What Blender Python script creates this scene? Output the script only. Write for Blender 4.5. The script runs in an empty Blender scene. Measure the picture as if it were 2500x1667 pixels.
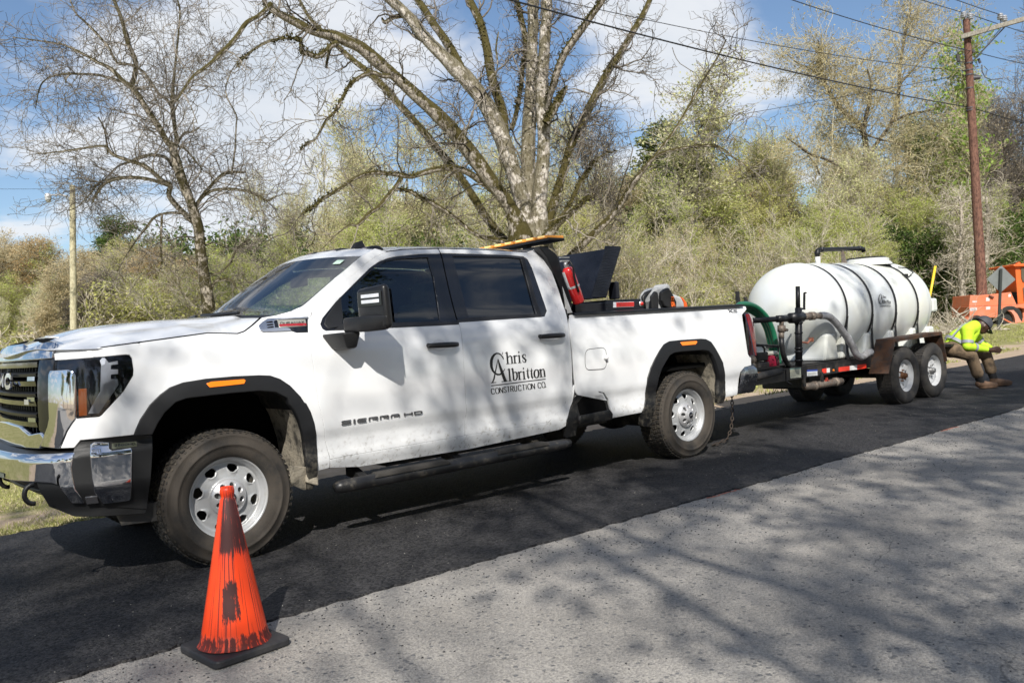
import bpy, bmesh, math, random
import numpy as np
from mathutils import Vector, Matrix, noise as mnoise
from math import sin, cos, pi, radians
D = bpy.data
scene = bpy.context.scene
COL = scene.collection
# ------------------------------------------------------------------ camera
CW, CH = 2500.0, 1667.0
CAMP = (-1.8816, -6.0805, 1.3249)
YAW, PIT, ROL, FPX = 0.68838, -0.014316, -0.065, 2052.42
def cam_basis():
    F = np.array([sin(YAW)*cos(PIT), cos(YAW)*cos(PIT), sin(PIT)])
    R0 = np.array([cos(YAW), -sin(YAW), 0.0]); U0 = np.cross(R0, F)
    R = R0*cos(ROL)+U0*sin(ROL); U = -R0*sin(ROL)+U0*cos(ROL)
    return R, U, F
CR_, CU_, CF_ = cam_basis()
CC_ = np.array(CAMP)
cd = D.cameras.new("camera"); cam = D.objects.new("camera", cd); COL.objects.link(cam)
cd.sensor_fit = 'HORIZONTAL'; cd.sensor_width = 36.0; cd.lens = FPX/CW*36.0
cd.clip_start = 0.05; cd.clip_end = 3000.0
m = Matrix(((CR_[0], CU_[0], -CF_[0]), (CR_[1], CU_[1], -CF_[1]), (CR_[2], CU_[2], -CF_[2]))).to_4x4()
m.translation = Vector(CAMP); cam.matrix_world = m
scene.camera = cam
cd.dof.use_dof = True; cd.dof.focus_distance = 6.3; cd.dof.aperture_fstop = 5.6
# ------------------------------------------------------------------ daylight
SUN_EL, SUN_AZ = radians(40.5), math.atan2(-.617, -.787)          # azimuth clockwise from +Y
sun_vec = Vector((sin(SUN_AZ)*cos(SUN_EL), cos(SUN_AZ)*cos(SUN_EL), sin(SUN_EL)))
ld = D.lights.new("sun", 'SUN'); ld.energy = 4.9; ld.angle = radians(0.53); ld.color = (1.0, .955, .88)
sun = D.objects.new("sun", ld); COL.objects.link(sun)
sun.rotation_euler = (-sun_vec).to_track_quat('-Z', 'Y').to_euler(); sun.location = sun_vec*60
w = D.worlds.new("World"); scene.world = w; w.use_nodes = True
wt = w.node_tree; wt.nodes.clear(); WN = wt.nodes; WL = wt.links
sky = WN.new('ShaderNodeTexSky'); sky.sky_type = 'NISHITA'; sky.sun_disc = False
sky.sun_elevation = SUN_EL; sky.sun_rotation = SUN_AZ % (2*pi); sky.altitude = 50; sky.air_density = 1.0; sky.dust_density = .6; sky.ozone_density = 3.0
bg1 = WN.new('ShaderNodeBackground'); bg1.inputs[1].default_value = .10
WL.new(sky.outputs[0], bg1.inputs[0])
# white cumulus: noise on the view direction, denser where the photo's clouds hang
geo = WN.new('ShaderNodeTexCoord')
def wmath(op, a, b=None, c=None, clamp=False):
    n = WN.new('ShaderNodeMath'); n.operation = op; n.use_clamp = clamp
    for i, v in enumerate((a, b, c)):
        if v is None: continue
        if isinstance(v, (int, float)): n.inputs[i].default_value = v
        else: WL.new(v, n.inputs[i])
    return n.outputs[0]
sepw = WN.new('ShaderNodeSeparateXYZ'); WL.new(geo.outputs['Generated'], sepw.inputs[0])
zc_ = wmath('ADD', wmath('MAXIMUM', sepw.outputs[2], 0.0), .16)
cx_ = wmath('DIVIDE', sepw.outputs[0], zc_); cy_ = wmath('DIVIDE', sepw.outputs[1], zc_)
cmb = WN.new('ShaderNodeCombineXYZ'); WL.new(cx_, cmb.inputs[0]); WL.new(cy_, cmb.inputs[1])
n1 = WN.new('ShaderNodeTexNoise'); n1.inputs['Scale'].default_value = 1.7; n1.inputs['Detail'].default_value = 9; n1.inputs['Roughness'].default_value = .55; n1.inputs['Distortion'].default_value = .35
WL.new(cmb.outputs[0], n1.inputs['Vector'])
cov = wmath('MULTIPLY_ADD', n1.outputs[0], 1.9, -.45)
def sdir(px, py):
    r = CR_*((px-CW/2)/FPX)+CU_*((CH/2-py)/FPX)+CF_; return r/np.linalg.norm(r)
# (centre in the photo, angular radius, strength): + cloud, - clear blue
for px_, py_, rad, st in ((520,170,.24,.20),(820,330,.18,.16),(200,300,.17,.12),(1690,30,.15,.24),(1560,90,.10,.16),(1950,60,.10,.12),(2250,450,.12,.10),(700,520,.18,.08),(1900,470,.12,.04),
                          (20,60,.09,-.16),(60,560,.13,-.14),(1250,330,.17,-.16),(1960,230,.12,-.18),(2250,120,.13,-.22),(1130,480,.12,-.10),(500,60,.05,-.07),(2420,30,.16,-.16)):
    dv = sdir(px_, py_)
    vm = WN.new('ShaderNodeVectorMath'); vm.operation = 'DISTANCE'; WL.new(geo.outputs['Generated'], vm.inputs[0]); vm.inputs[1].default_value = tuple(dv)
    mr = WN.new('ShaderNodeMapRange'); mr.interpolation_type = 'SMOOTHSTEP'; mr.inputs[1].default_value = 0; mr.inputs[2].default_value = rad*1.7; mr.inputs[3].default_value = st; mr.inputs[4].default_value = 0
    WL.new(vm.outputs['Value'], mr.inputs[0]); cov = wmath('ADD', cov, mr.outputs[0])
ramp = WN.new('ShaderNodeMapRange'); ramp.interpolation_type = 'SMOOTHSTEP'; ramp.inputs[1].default_value = .42; ramp.inputs[2].default_value = .80
WL.new(cov, ramp.inputs[0])
shade = WN.new('ShaderNodeMapRange'); shade.inputs[1].default_value = .62; shade.inputs[2].default_value = 1.15; shade.inputs[3].default_value = 1.0; shade.inputs[4].default_value = 0.0; WL.new(cov, shade.inputs[0])
ccol = WN.new('ShaderNodeMix'); ccol.data_type = 'RGBA'; ccol.inputs[6].default_value = (.70,.76,.84,1); ccol.inputs[7].default_value = (.93,.94,.96,1); WL.new(shade.outputs[0], ccol.inputs[0])
bg2 = WN.new('ShaderNodeBackground'); bg2.inputs[1].default_value = .80; WL.new(ccol.outputs[2], bg2.inputs[0])
mixw = WN.new('ShaderNodeMixShader'); WL.new(wmath('MULTIPLY', ramp.outputs[0], .93), mixw.inputs[0]); WL.new(bg1.outputs[0], mixw.inputs[1]); WL.new(bg2.outputs[0], mixw.inputs[2])
wo = WN.new('ShaderNodeOutputWorld'); WL.new(mixw.outputs[0], wo.inputs[0])
vs = scene.view_settings; vs.view_transform = 'Standard'; vs.look = 'None'; vs.gamma = 1; vs.exposure = 0.34; vs.use_curve_mapping = False
scene.cycles.max_bounces = 7; scene.cycles.transparent_max_bounces = 12; scene.cycles.glossy_bounces = 4; scene.cycles.transmission_bounces = 4; scene.cycles.diffuse_bounces = 3
# ------------------------------------------------------------------ where a direction of view meets a known surface
def ray(s): return CR_*((s[0]-CW/2)/FPX)+CU_*((CH/2-s[1])/FPX)+CF_
def onplane(s, n, d):
    r = ray(s); n = np.array(n, float); t = (d-n@CC_)/(n@r); return CC_+t*r
def at_y(s, y): return onplane(s, (0,1,0), y)
def at_x(s, x): return onplane(s, (1,0,0), x)
def at_z(s, z): return onplane(s, (0,0,1), z)
def at_d(s, d): return CC_+ray(s)*d                      # d = metres in front of the camera
def crop(ox, oy, sc): return lambda x, y: (ox+x/sc, oy+y/sc)
k1=crop(0,780,2.529);k2=crop(480,560,3.675);k3=crop(1000,560,3.734);k4=crop(1340,560,3.92);k5=crop(1460,780,3.92);k6=crop(1780,580,3.734);k7=crop(2200,600,4.127)
k8=crop(2200,0,5.227);k9=crop(400,1140,2.975);k10=crop(0,0,1.96);k11=crop(600,0,2.529);k12=crop(1400,0,2.063)
kA=crop(0,800,4.9);kB=crop(0,1040,5.6);kC=crop(700,920,2.94);kD=crop(620,770,14.7);kE=crop(1180,840,11.2);kF=crop(820,985,9.8);kG=crop(1800,760,6.534)
k0=crop(0,0,2352/2500.)
def pxs(k, *v): return [k(v[i], v[i+1]) for i in range(0, len(v), 2)]
def sstep(a, b, x):
    t = min(1.0, max(0.0, (x-a)/(b-a))); return t*t*(3-2*t)
def cinterp(xs, ys):
    xs = np.array(xs, float); ys = np.array(ys, float)
    m_ = np.gradient(ys, xs)
    def f(x):
        if x <= xs[0]: return ys[0]+m_[0]*(x-xs[0])
        if x >= xs[-1]: return ys[-1]+m_[-1]*(x-xs[-1])
        i = int(np.searchsorted(xs, x)-1); h = xs[i+1]-xs[i]; t = (x-xs[i])/h
        return (2*t**3-3*t*t+1)*ys[i]+(t**3-2*t*t+t)*h*m_[i]+(-2*t**3+3*t*t)*ys[i+1]+(t**3-t*t)*h*m_[i+1]
    return f
# body shell: a plan curve (front centre -> corner -> driver's side) and a height profile
_pf = cinterp([.38,.47,.54,.62,.68,.76,.85,1.0,1.15,1.28,1.36,1.40,1.43,1.47,1.6,1.8,1.95,2.02],
              [.955,.985,1.010,1.008,1.012,1.036,1.042,1.042,1.034,1.018,.998,.980,.960,.942,.896,.832,.776,.72])
_pfront = cinterp([.38,.47,.54,.62,.68,.76,.85,1.0,1.15,1.25,1.32,1.38,1.43,1.47,1.50,1.53],
              [.985,1.0,1.010,1.012,1.018,1.036,1.040,1.040,1.034,1.022,1.005,.98,.945,.90,.85,.78])
_plan_pts = [(-1.0,0),(-.992,-.3),(-.97,-.58),(-.935,-.74),(-.87,-.86),(-.77,-.945),(-.62,-.998),(-.45,-1.025),(-.25,-1.038),(0,-1.04)]
_plan_pts = [(x, -y) for x, y in _plan_pts[4:0:-1]]+_plan_pts   # and a little of the passenger's side
_plan_pts = [(x, abs(y) if i < 4 else y) for i, (x, y) in enumerate(_plan_pts)]
def _mkplan(pp, n=10):
    P_ = np.array(pp, float); d = np.r_[0, np.cumsum(np.linalg.norm(np.diff(P_, axis=0), axis=1))]
    fx = cinterp(d, P_[:,0]); fy = cinterp(d, P_[:,1])
    s = np.linspace(0, d[-1], 120); Q = np.array([(fx(t), fy(t)) for t in s])
    d2 = np.r_[0, np.cumsum(np.linalg.norm(np.diff(Q, axis=0), axis=1))]
    return Q, d2-d2[-1]+pp[-1][0]
class Shell:
    def __init__(self, pp, prof):
        Q, u = _mkplan(pp); Q = np.vstack([Q, [8.0, pp[-1][1]]]); u = np.r_[u, 8.0]
        self.Q, self.u, self.prof = Q, u, prof
        t = np.gradient(Q, u, axis=0); t /= np.linalg.norm(t, axis=1)[:,None]
        self.N = np.stack([t[:,1], -t[:,0]], 1)                       # outward normal in plan
        self.N[-2:] = (0,-1)
    def base(self, u):
        return (np.interp(u, self.u, self.Q[:,0]), np.interp(u, self.u, self.Q[:,1])), (np.interp(u, self.u, self.N[:,0]), np.interp(u, self.u, self.N[:,1]))
    def __call__(self, u, z, lift=0.0):
        (x, y), (nx, ny) = self.base(u); o = self.prof(u, z)+lift
        return np.array([x+nx*o, y+ny*o, z])
    def inv(self, s):
        z = 1.0; u = 1.0; r = ray(s); d = r[:2]; dd = d@d
        for it in range(16):
            o = self.prof(u, z); P_ = self.Q+self.N*o
            A = P_[:-1]-CC_[:2]; B = P_[1:]-CC_[:2]
            ca = d[0]*A[:,1]-d[1]*A[:,0]; cb = d[0]*B[:,1]-d[1]*B[:,0]
            hit = np.where((ca*cb <= 0) & ((A@d > 0)))[0]
            if len(hit) == 0: return None
            best = None
            for i in hit:
                w = ca[i]/(ca[i]-cb[i]) if ca[i] != cb[i] else 0
                p = P_[i]*(1-w)+P_[i+1]*w; t = (p-CC_[:2])@d/dd
                if best is None or t < best[0]: best = (t, self.u[i]*(1-w)+self.u[i+1]*w)
            un_ = best[1]; zn = CC_[2]+r[2]*best[0]
            if it < 5: u = .4*u+.6*un_; z = .4*z+.6*zn
            else:
                if abs(un_-u)+abs(zn-z) < 1e-5: u, z = un_, zn; break
                u, z = .2*u+.8*un_, .2*z+.8*zn
        return (u, z)
ARCH_F = (0.0, .41); ARCH_R = (4.405, .41)
def body_off(u, z):
    w = sstep(.25, .6, u); b = _pf(z)*w+_pfront(z)*(1-w)-1.04 if u > -.45 else _pfront(z)-1.04
    if u < -.45: b *= .8
    for cx, cz in (ARCH_F, ARCH_R):                              # the sides swell around the wheel arches
        if abs(u-cx) < 1.0:
            d = math.hypot(u-cx, (z-cz)*.95); b += .018*sstep(.86, .66, d)*sstep(.3,.6,z)
    return b
body = Shell(_plan_pts, body_off)
# ------------------------------------------------------------------ materials
MATS = {}
def mat(name, col, rough=.6, metal=0.0, vary=0.0, scale=6.0, dirt=None, dirt_amt=0.0, dirt_scale=4.0, dirt_z=None, bump=0.0, bump_scale=60.0, coat=0.0, spec=.5, emis=None, trans=0.0, dirt_lo=.45, coords='Object'):
    if name in MATS: return MATS[name]
    mt = D.materials.new(name); mt.use_nodes = True; t = mt.node_tree; N = t.nodes; L = t.links
    b = N['Principled BSDF']; b.inputs['Roughness'].default_value = rough; b.inputs['Metallic'].default_value = metal
    b.inputs['Base Color'].default_value = (*col, 1); b.inputs['Specular IOR Level'].default_value = spec
    if coat: b.inputs['Coat Weight'].default_value = coat; b.inputs['Coat Roughness'].default_value = .04
    if emis: b.inputs['Emission Color'].default_value = (*emis[0], 1); b.inputs['Emission Strength'].default_value = emis[1]
    if trans: b.inputs['Transmission Weight'].default_value = trans
    cur = None
    tc = N.new('ShaderNodeTexCoord'); src = tc.outputs['Object']
    if coords == 'World':
        g_ = N.new('ShaderNodeNewGeometry'); src = g_.outputs['Position']
    def noise(sc, det=5, rg=.6):
        n = N.new('ShaderNodeTexNoise'); n.inputs['Scale'].default_value = sc; n.inputs['Detail'].default_value = det; n.inputs['Roughness'].default_value = rg; L.new(src, n.inputs['Vector']); return n.outputs[0]
    if vary:
        mr = N.new('ShaderNodeMapRange'); mr.inputs[1].default_value = .25; mr.inputs[2].default_value = .75; mr.inputs[3].default_value = 1-vary; mr.inputs[4].default_value = 1+vary; L.new(noise(scale), mr.inputs[0])
        mx = N.new('ShaderNodeVectorMath'); mx.operation = 'SCALE'; mx.inputs[0].default_value = col; L.new(mr.outputs[0], mx.inputs['Scale']); cur = mx.outputs[0]
    if dirt:
        mr = N.new('ShaderNodeMapRange'); mr.interpolation_type = 'SMOOTHSTEP'; mr.inputs[1].default_value = dirt_lo; mr.inputs[2].default_value = dirt_lo+.22; mr.inputs[3].default_value = 0; mr.inputs[4].default_value = dirt_amt; L.new(noise(dirt_scale, 8, .7), mr.inputs[0])
        f = mr.outputs[0]
        if dirt_z:                                                  # splashed-up road dirt: (height where it ends, height where it is full)
            g2 = N.new('ShaderNodeNewGeometry'); sp = N.new('ShaderNodeSeparateXYZ'); L.new(g2.outputs['Position'], sp.inputs[0])
            m2 = N.new('ShaderNodeMapRange'); m2.interpolation_type = 'SMOOTHSTEP'; m2.inputs[1].default_value = dirt_z[0]; m2.inputs[2].default_value = dirt_z[1]; m2.inputs[3].default_value = 0; m2.inputs[4].default_value = 1; L.new(sp.outputs[2], m2.inputs[0])
            mm = N.new('ShaderNodeMath'); mm.operation = 'MULTIPLY'; L.new(f, mm.inputs[0]); L.new(m2.outputs[0], mm.inputs[1]); f = mm.outputs[0]
        mx = N.new('ShaderNodeMix'); mx.data_type = 'RGBA'; L.new(f, mx.inputs[0])
        if cur is None: mx.inputs[6].default_value = (*col, 1)
        else: L.new(cur, mx.inputs[6])
        mx.inputs[7].default_value = (*dirt, 1); cur = mx.outputs[2]
        r2 = N.new('ShaderNodeMapRange'); r2.inputs[3].default_value = rough; r2.inputs[4].default_value = max(rough, .85); L.new(f, r2.inputs[0]); L.new(r2.outputs[0], b.inputs['Roughness'])
    if cur is not None: L.new(cur, b.inputs['Base Color'])
    if bump:
        bp = N.new('ShaderNodeBump'); bp.inputs['Strength'].default_value = bump; bp.inputs['Distance'].default_value = .01; L.new(noise(bump_scale), bp.inputs['Height']); L.new(bp.outputs[0], b.inputs['Normal'])
    MATS[name] = mt; return mt
def glass_mat(name, tint, fac_gloss=.08, ior=1.5):
    mt = D.materials.new(name); mt.use_nodes = True; t = mt.node_tree; N = t.nodes; L = t.links; N.clear()
    o = N.new('ShaderNodeOutputMaterial'); tr = N.new('ShaderNodeBsdfTransparent'); tr.inputs[0].default_value = (*tint, 1)
    gl = N.new('ShaderNodeBsdfGlossy'); gl.inputs['Roughness'].default_value = .015; gl.inputs[0].default_value = (1,1,1,1)
    fr = N.new('ShaderNodeFresnel'); fr.inputs[0].default_value = ior
    mx = N.new('ShaderNodeMixShader'); L.new(fr.outputs[0], mx.inputs[0]); L.new(tr.outputs[0], mx.inputs[1]); L.new(gl.outputs[0], mx.inputs[2]); L.new(mx.outputs[0], o.inputs[0])
    MATS[name] = mt; return mt
MUD = (.33,.29,.22)
paint = mat('white_paint', (.74,.75,.76), .20, coat=1.0, dirt=(.17,.145,.105), dirt_amt=.85, dirt_scale=30.0, dirt_z=(.80,.44), dirt_lo=.50, vary=.02, scale=1.5)
chrome = mat('chrome', (.78,.78,.80), .05, 1.0, dirt=(.35,.32,.28), dirt_amt=.25, dirt_scale=30, dirt_lo=.55)
gblack = mat('gloss_black', (.008,.009,.012), .08, coat=.5)
mblack = mat('satin_black_plastic', (.009,.0095,.0105), .42, vary=.2, scale=12, dirt=(.16,.145,.12), dirt_amt=.35, dirt_scale=14, dirt_z=(1.0,.5), dirt_lo=.45, bump=.15, bump_scale=400)
flareM = mat('flare_plastic', (.008,.0085,.010), .48, vary=.1, dirt=(.2,.18,.14), dirt_amt=.5, dirt_scale=20, dirt_z=(.8,.35), dirt_lo=.42, bump=.12, bump_scale=500)
mirrorM = mat('mirror_plastic', (.011,.011,.012), .34, dirt=(.42,.40,.36), dirt_amt=.75, dirt_scale=45, dirt_lo=.64)
dark = mat('dark_cavity', (.003,.003,.003), .95, spec=.1)
frameblk = mat('chassis_black', (.015,.015,.016), .7, vary=.4, dirt=(.13,.11,.08), dirt_amt=.5)
rubber = mat('window_rubber', (.012,.012,.013), .45)
pillarM = mat('pillar_applique', (.010,.011,.015), .22, coat=.3)
tyreM = mat('tyre_rubber', (.017,.016,.015), .78, vary=.25, scale=9, dirt=(.062,.050,.038), dirt_amt=.65, dirt_scale=3.2, dirt_lo=.36, bump=.3, bump_scale=120)
tyreT = mat('trailer_tyre_rubber', (.022,.021,.022), .8, vary=.2, dirt=(.09,.08,.065), dirt_amt=.5, dirt_scale=3.5, dirt_lo=.42)
treadM = mat('tyre_tread', (.016,.015,.014), .85, vary=.25, dirt=(.15,.125,.09), dirt_amt=.6, dirt_scale=30, dirt_lo=.46)
mudM = mat('muddy_liner', (.06,.055,.045), .9, vary=.3, dirt=(.36,.32,.25), dirt_amt=.9, dirt_scale=9, dirt_lo=.36, bump=.6, bump_scale=60)
linerM = mat('wheel_liner', (.005,.005,.005), .9, dirt=(.10,.09,.07), dirt_amt=.6, dirt_scale=6)
rimM = mat('silver_wheel_paint', (.44,.45,.46), .38, .35, vary=.06, dirt=(.30,.27,.22), dirt_amt=.35, dirt_scale=12, dirt_lo=.48)
capM = mat('wheel_cap_silver', (.55,.55,.56), .32, .5, dirt=(.3,.27,.22), dirt_amt=.3, dirt_scale=20)
amber = mat('amber_lens', (.95,.22,.01), .25, coat=.6, emis=((1,.22,.01),.12))
redlens = mat('red_lens', (.26,.006,.006), .1, coat=1.0, vary=.3, scale=30)
redrefl = mat('red_reflector', (.65,.02,.02), .25)
silver = mat('bright_silver', (.72,.72,.72), .25, .6)
lampwhite = mat('clear_lens_white', (.85,.86,.88), .15, coat=.7, emis=((.9,.95,1.0),.15))
ledgrey = mat('lamp_silver', (.50,.51,.53), .3, .3)
glassF = glass_mat('front_door_glass', (.62,.74,.67), ior=1.75)
glassW = glass_mat('windshield_glass', (.70,.80,.76), ior=2.6)
glassR = glass_mat('privacy_glass', (.022,.026,.032), ior=1.8)
lensG = glass_mat('headlight_lens', (.66,.68,.72), ior=1.5)
interior = mat('interior_dark', (.20,.21,.21), .8, vary=.2)
interior2 = mat('interior_grey', (.22,.235,.23), .8, vary=.15)
decal = mat('decal_black', (.006,.006,.007), .35)
badgeM = mat('badge_dark_metal', (.13,.13,.135), .35, .6)
red_paint = mat('red_enamel', (.62,.02,.02), .22, coat=.8)
plateM = mat('black_tread_plate', (.016,.018,.026), .30, .2, vary=.25, scale=5)
# ------------------------------------------------------------------ mesh helpers
def setp(o, parent=None, label=None, cat=None, group=None, kind=None):
    if parent is not None: o.parent = parent
    if label: o['label'] = label
    if cat: o['category'] = cat
    if group: o['group'] = group
    if kind: o['kind'] = kind
    return o
def empty(name, loc=(0,0,0), label=None, cat=None, group=None, rz=0.0):
    o = D.objects.new(name, None); COL.objects.link(o); o.location = loc; o.rotation_euler = (0,0,rz); o.empty_display_size = .2
    return setp(o, None, label, cat, group)
def copy_tree(o, parent=None, label=None, group=None):
    c = o.copy(); COL.objects.link(c)
    if parent is not None: c.parent = parent
    if label: c['label'] = label
    if group: c['group'] = group
    for ch in KIDS.get(o.name, []): copy_tree(ch, c)
    return c
KIDS = {}
def link(name, me, mt, parent=None, smooth=False, bevel=0.0, loc=None, **kw):
    o = D.objects.new(name, me); COL.objects.link(o)
    if mt is not None and not me.materials:
        for m_ in (mt if isinstance(mt, (list, tuple)) else [mt]): me.materials.append(m_)
    if parent is not None:
        o.parent = parent; KIDS.setdefault(parent.name, []).append(o)
        if parent.type == 'EMPTY' or parent.type == 'MESH': o.matrix_parent_inverse = Matrix()
    if smooth:
        me.polygons.foreach_set('use_smooth', [True]*len(me.polygons))
    if bevel:
        bv = o.modifiers.new('bevel', 'BEVEL'); bv.width = bevel; bv.segments = 2; bv.limit_method = 'ANGLE'; bv.angle_limit = radians(40)
    if loc is not None: o.location = loc
    kw.pop('mirror', None)
    return setp(o, None, **kw)
class MB:
    def __init__(s): s.v = []; s.f = []; s.m = []; s.mi = 0
    def add(s, vs, fs):
        b = len(s.v); s.v += [tuple(map(float, v)) for v in vs]; s.f += [tuple(b+i for i in f) for f in fs]; s.m += [s.mi]*len(fs); return s
    def box(s, c, d, R=None):
        vs = [Vector((sx*d[0]/2, sy*d[1]/2, sz*d[2]/2)) for sz in (-1,1) for sy in (-1,1) for sx in (-1,1)]
        if R is not None: vs = [R @ v for v in vs]
        vs = [v+Vector(c) for v in vs]
        return s.add(vs, [(0,2,3,1),(4,5,7,6),(0,1,5,4),(2,6,7,3),(0,4,6,2),(1,3,7,5)])
    def hexa(s, a, b):                                             # two quads of four corners each
        return s.add(list(a)+list(b), [(3,2,1,0),(4,5,6,7),(0,1,5,4),(1,2,6,5),(2,3,7,6),(3,0,4,7)])
    def tube(s, pts, r, n=8, cap=True):
        pts = [Vector(tuple(map(float, p))) for p in pts]; k = len(pts)
        if not isinstance(r, (list, tuple)): r = [r]*k
        up = None; vs = []
        for i, p in enumerate(pts):
            d = (pts[min(i+1,k-1)]-pts[max(i-1,0)]).normalized()
            if up is None: up = Vector((0,0,1)) if abs(d.z) < .9 else Vector((1,0,0))
            a = d.cross(up);
            if a.length < 1e-6: a = d.orthogonal()
            a.normalize(); b = a.cross(d).normalized(); up = b
            for j in range(n):
                t = 2*pi*j/n; vs.append(p+a*(cos(t)*r[i])+b*(sin(t)*r[i]))
        fs = [(i*n+j, i*n+(j+1)%n, (i+1)*n+(j+1)%n, (i+1)*n+j) for i in range(k-1) for j in range(n)]
        if cap: fs += [tuple(range(n))[::-1], tuple((k-1)*n+j for j in range(n))]
        return s.add(vs, fs)
    def lathe(s, prof, M=None, n=32, cap=False, a0=0.0, a1=2*pi):   # prof: (radius, height along local z)
        M = M or Matrix(); full = abs(a1-a0-2*pi) < 1e-6; nn = n if full else n+1
        vs = [M @ Vector((r*cos(a0+(a1-a0)*j/n), r*sin(a0+(a1-a0)*j/n), h)) for r, h in prof for j in range(nn)]
        fs = []
        for i in range(len(prof)-1):
            for j in range(n):
                j2 = (j+1) % nn if full else j+1
                fs.append((i*nn+j, i*nn+j2, (i+1)*nn+j2, (i+1)*nn+j))
        if cap: fs += [tuple(range(nn))[::-1], tuple((len(prof)-1)*nn+j for j in range(nn))]
        return s.add(vs, fs)
    def cyl(s, a, b, r, n=12, r2=None):
        return s.tube([a, b], [r, r if r2 is None else r2], n)
    def grid(s, P, close_u=False, close_v=False):                  # P[i][j] points
        nu, nv = len(P), len(P[0]); vs = [p for row in P for p in row]; fs = []
        for i in range(nu-(0 if close_u else 1)):
            for j in range(nv-(0 if close_v else 1)):
                i2 = (i+1) % nu; j2 = (j+1) % nv; fs.append((i*nv+j, i*nv+j2, i2*nv+j2, i2*nv+j))
        return s.add(vs, fs)
    def prism(s, poly, o, ax, ay, depth):                          # flat outline (ax, ay from o) extruded along depth vector
        o, ax, ay, dv = (Vector(tuple(map(float, q))) for q in (o, ax, ay, depth)); n = len(poly)
        a = [o+ax*p[0]+ay*p[1] for p in poly]; b = [p+dv for p in a]
        return s.add(a+b, [tuple(range(n))[::-1], tuple(range(n, 2*n))]+[(i, (i+1)%n, n+(i+1)%n, n+i) for i in range(n)])
    def mesh(s, name, recalc=True):
        me = D.meshes.new(name); me.from_pydata(s.v, [], s.f)
        if recalc:
            bm = bmesh.new(); bm.from_mesh(me); bmesh.ops.recalc_face_normals(bm, faces=bm.faces); bm.to_mesh(me); bm.free()
        return me
    def build(s, name, mt, parent=None, smooth=False, bevel=0.0, recalc=True, auto=None, **kw):
        me = s.mesh(name, recalc)
        if isinstance(mt, (list, tuple)) and not recalc: 
            for m_ in mt: me.materials.append(m_)
            me.polygons.foreach_set('material_index', s.m)
        elif isinstance(mt, (list, tuple)):
            for m_ in mt: me.materials.append(m_)
            me.polygons.foreach_set('material_index', s.m)
        o = link(name, me, mt, parent, smooth, bevel, **kw)
        if auto is not None: 
            me.polygons.foreach_set('use_smooth', [True]*len(me.polygons)); me.set_sharp_from_angle(angle=radians(auto))
        return o
def inset_poly(P, d):
    n = len(P); A = sum(P[i][0]*P[(i+1)%n][1]-P[(i+1)%n][0]*P[i][1] for i in range(n)); sg = 1 if A > 0 else -1
    out = []
    for i in range(n):
        p0, p1, p2 = (Vector(P[(i+k) % n]) for k in (-1, 0, 1)); a = (p1-p0); b = (p2-p1)
        if a.length < 1e-7 or b.length < 1e-7: out.append(tuple(p1)); continue
        a.normalize(); b.normalize(); na = Vector((-a.y, a.x))*sg; nb = Vector((-b.y, b.x))*sg; q = na+nb
        q = q/max(.35, q.length_squared/2) if q.length > 1e-6 else na
        out.append((p1.x+q.x*d, p1.y+q.y*d))
    return out
def rounded(P, r, n=4):                                            # fillet the corners of an outline; r a number or one per corner
    out = []; k = len(P)
    for i in range(k):
        p0, p1, p2 = (Vector(P[(i+j) % k]) for j in (-1, 0, 1)); ri = r[i] if isinstance(r, (list, tuple)) else r
        a = p0-p1; b = p2-p1; ri = min(ri, a.length*.45, b.length*.45)
        if ri < 1e-5: out.append(tuple(p1)); continue
        A = p1+a.normalized()*ri; B = p1+b.normalized()*ri
        for j in range(n+1):
            t = j/n; q = A*(1-t)**2+p1*2*t*(1-t)+B*t*t; out.append(tuple(q))
    return out
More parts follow.
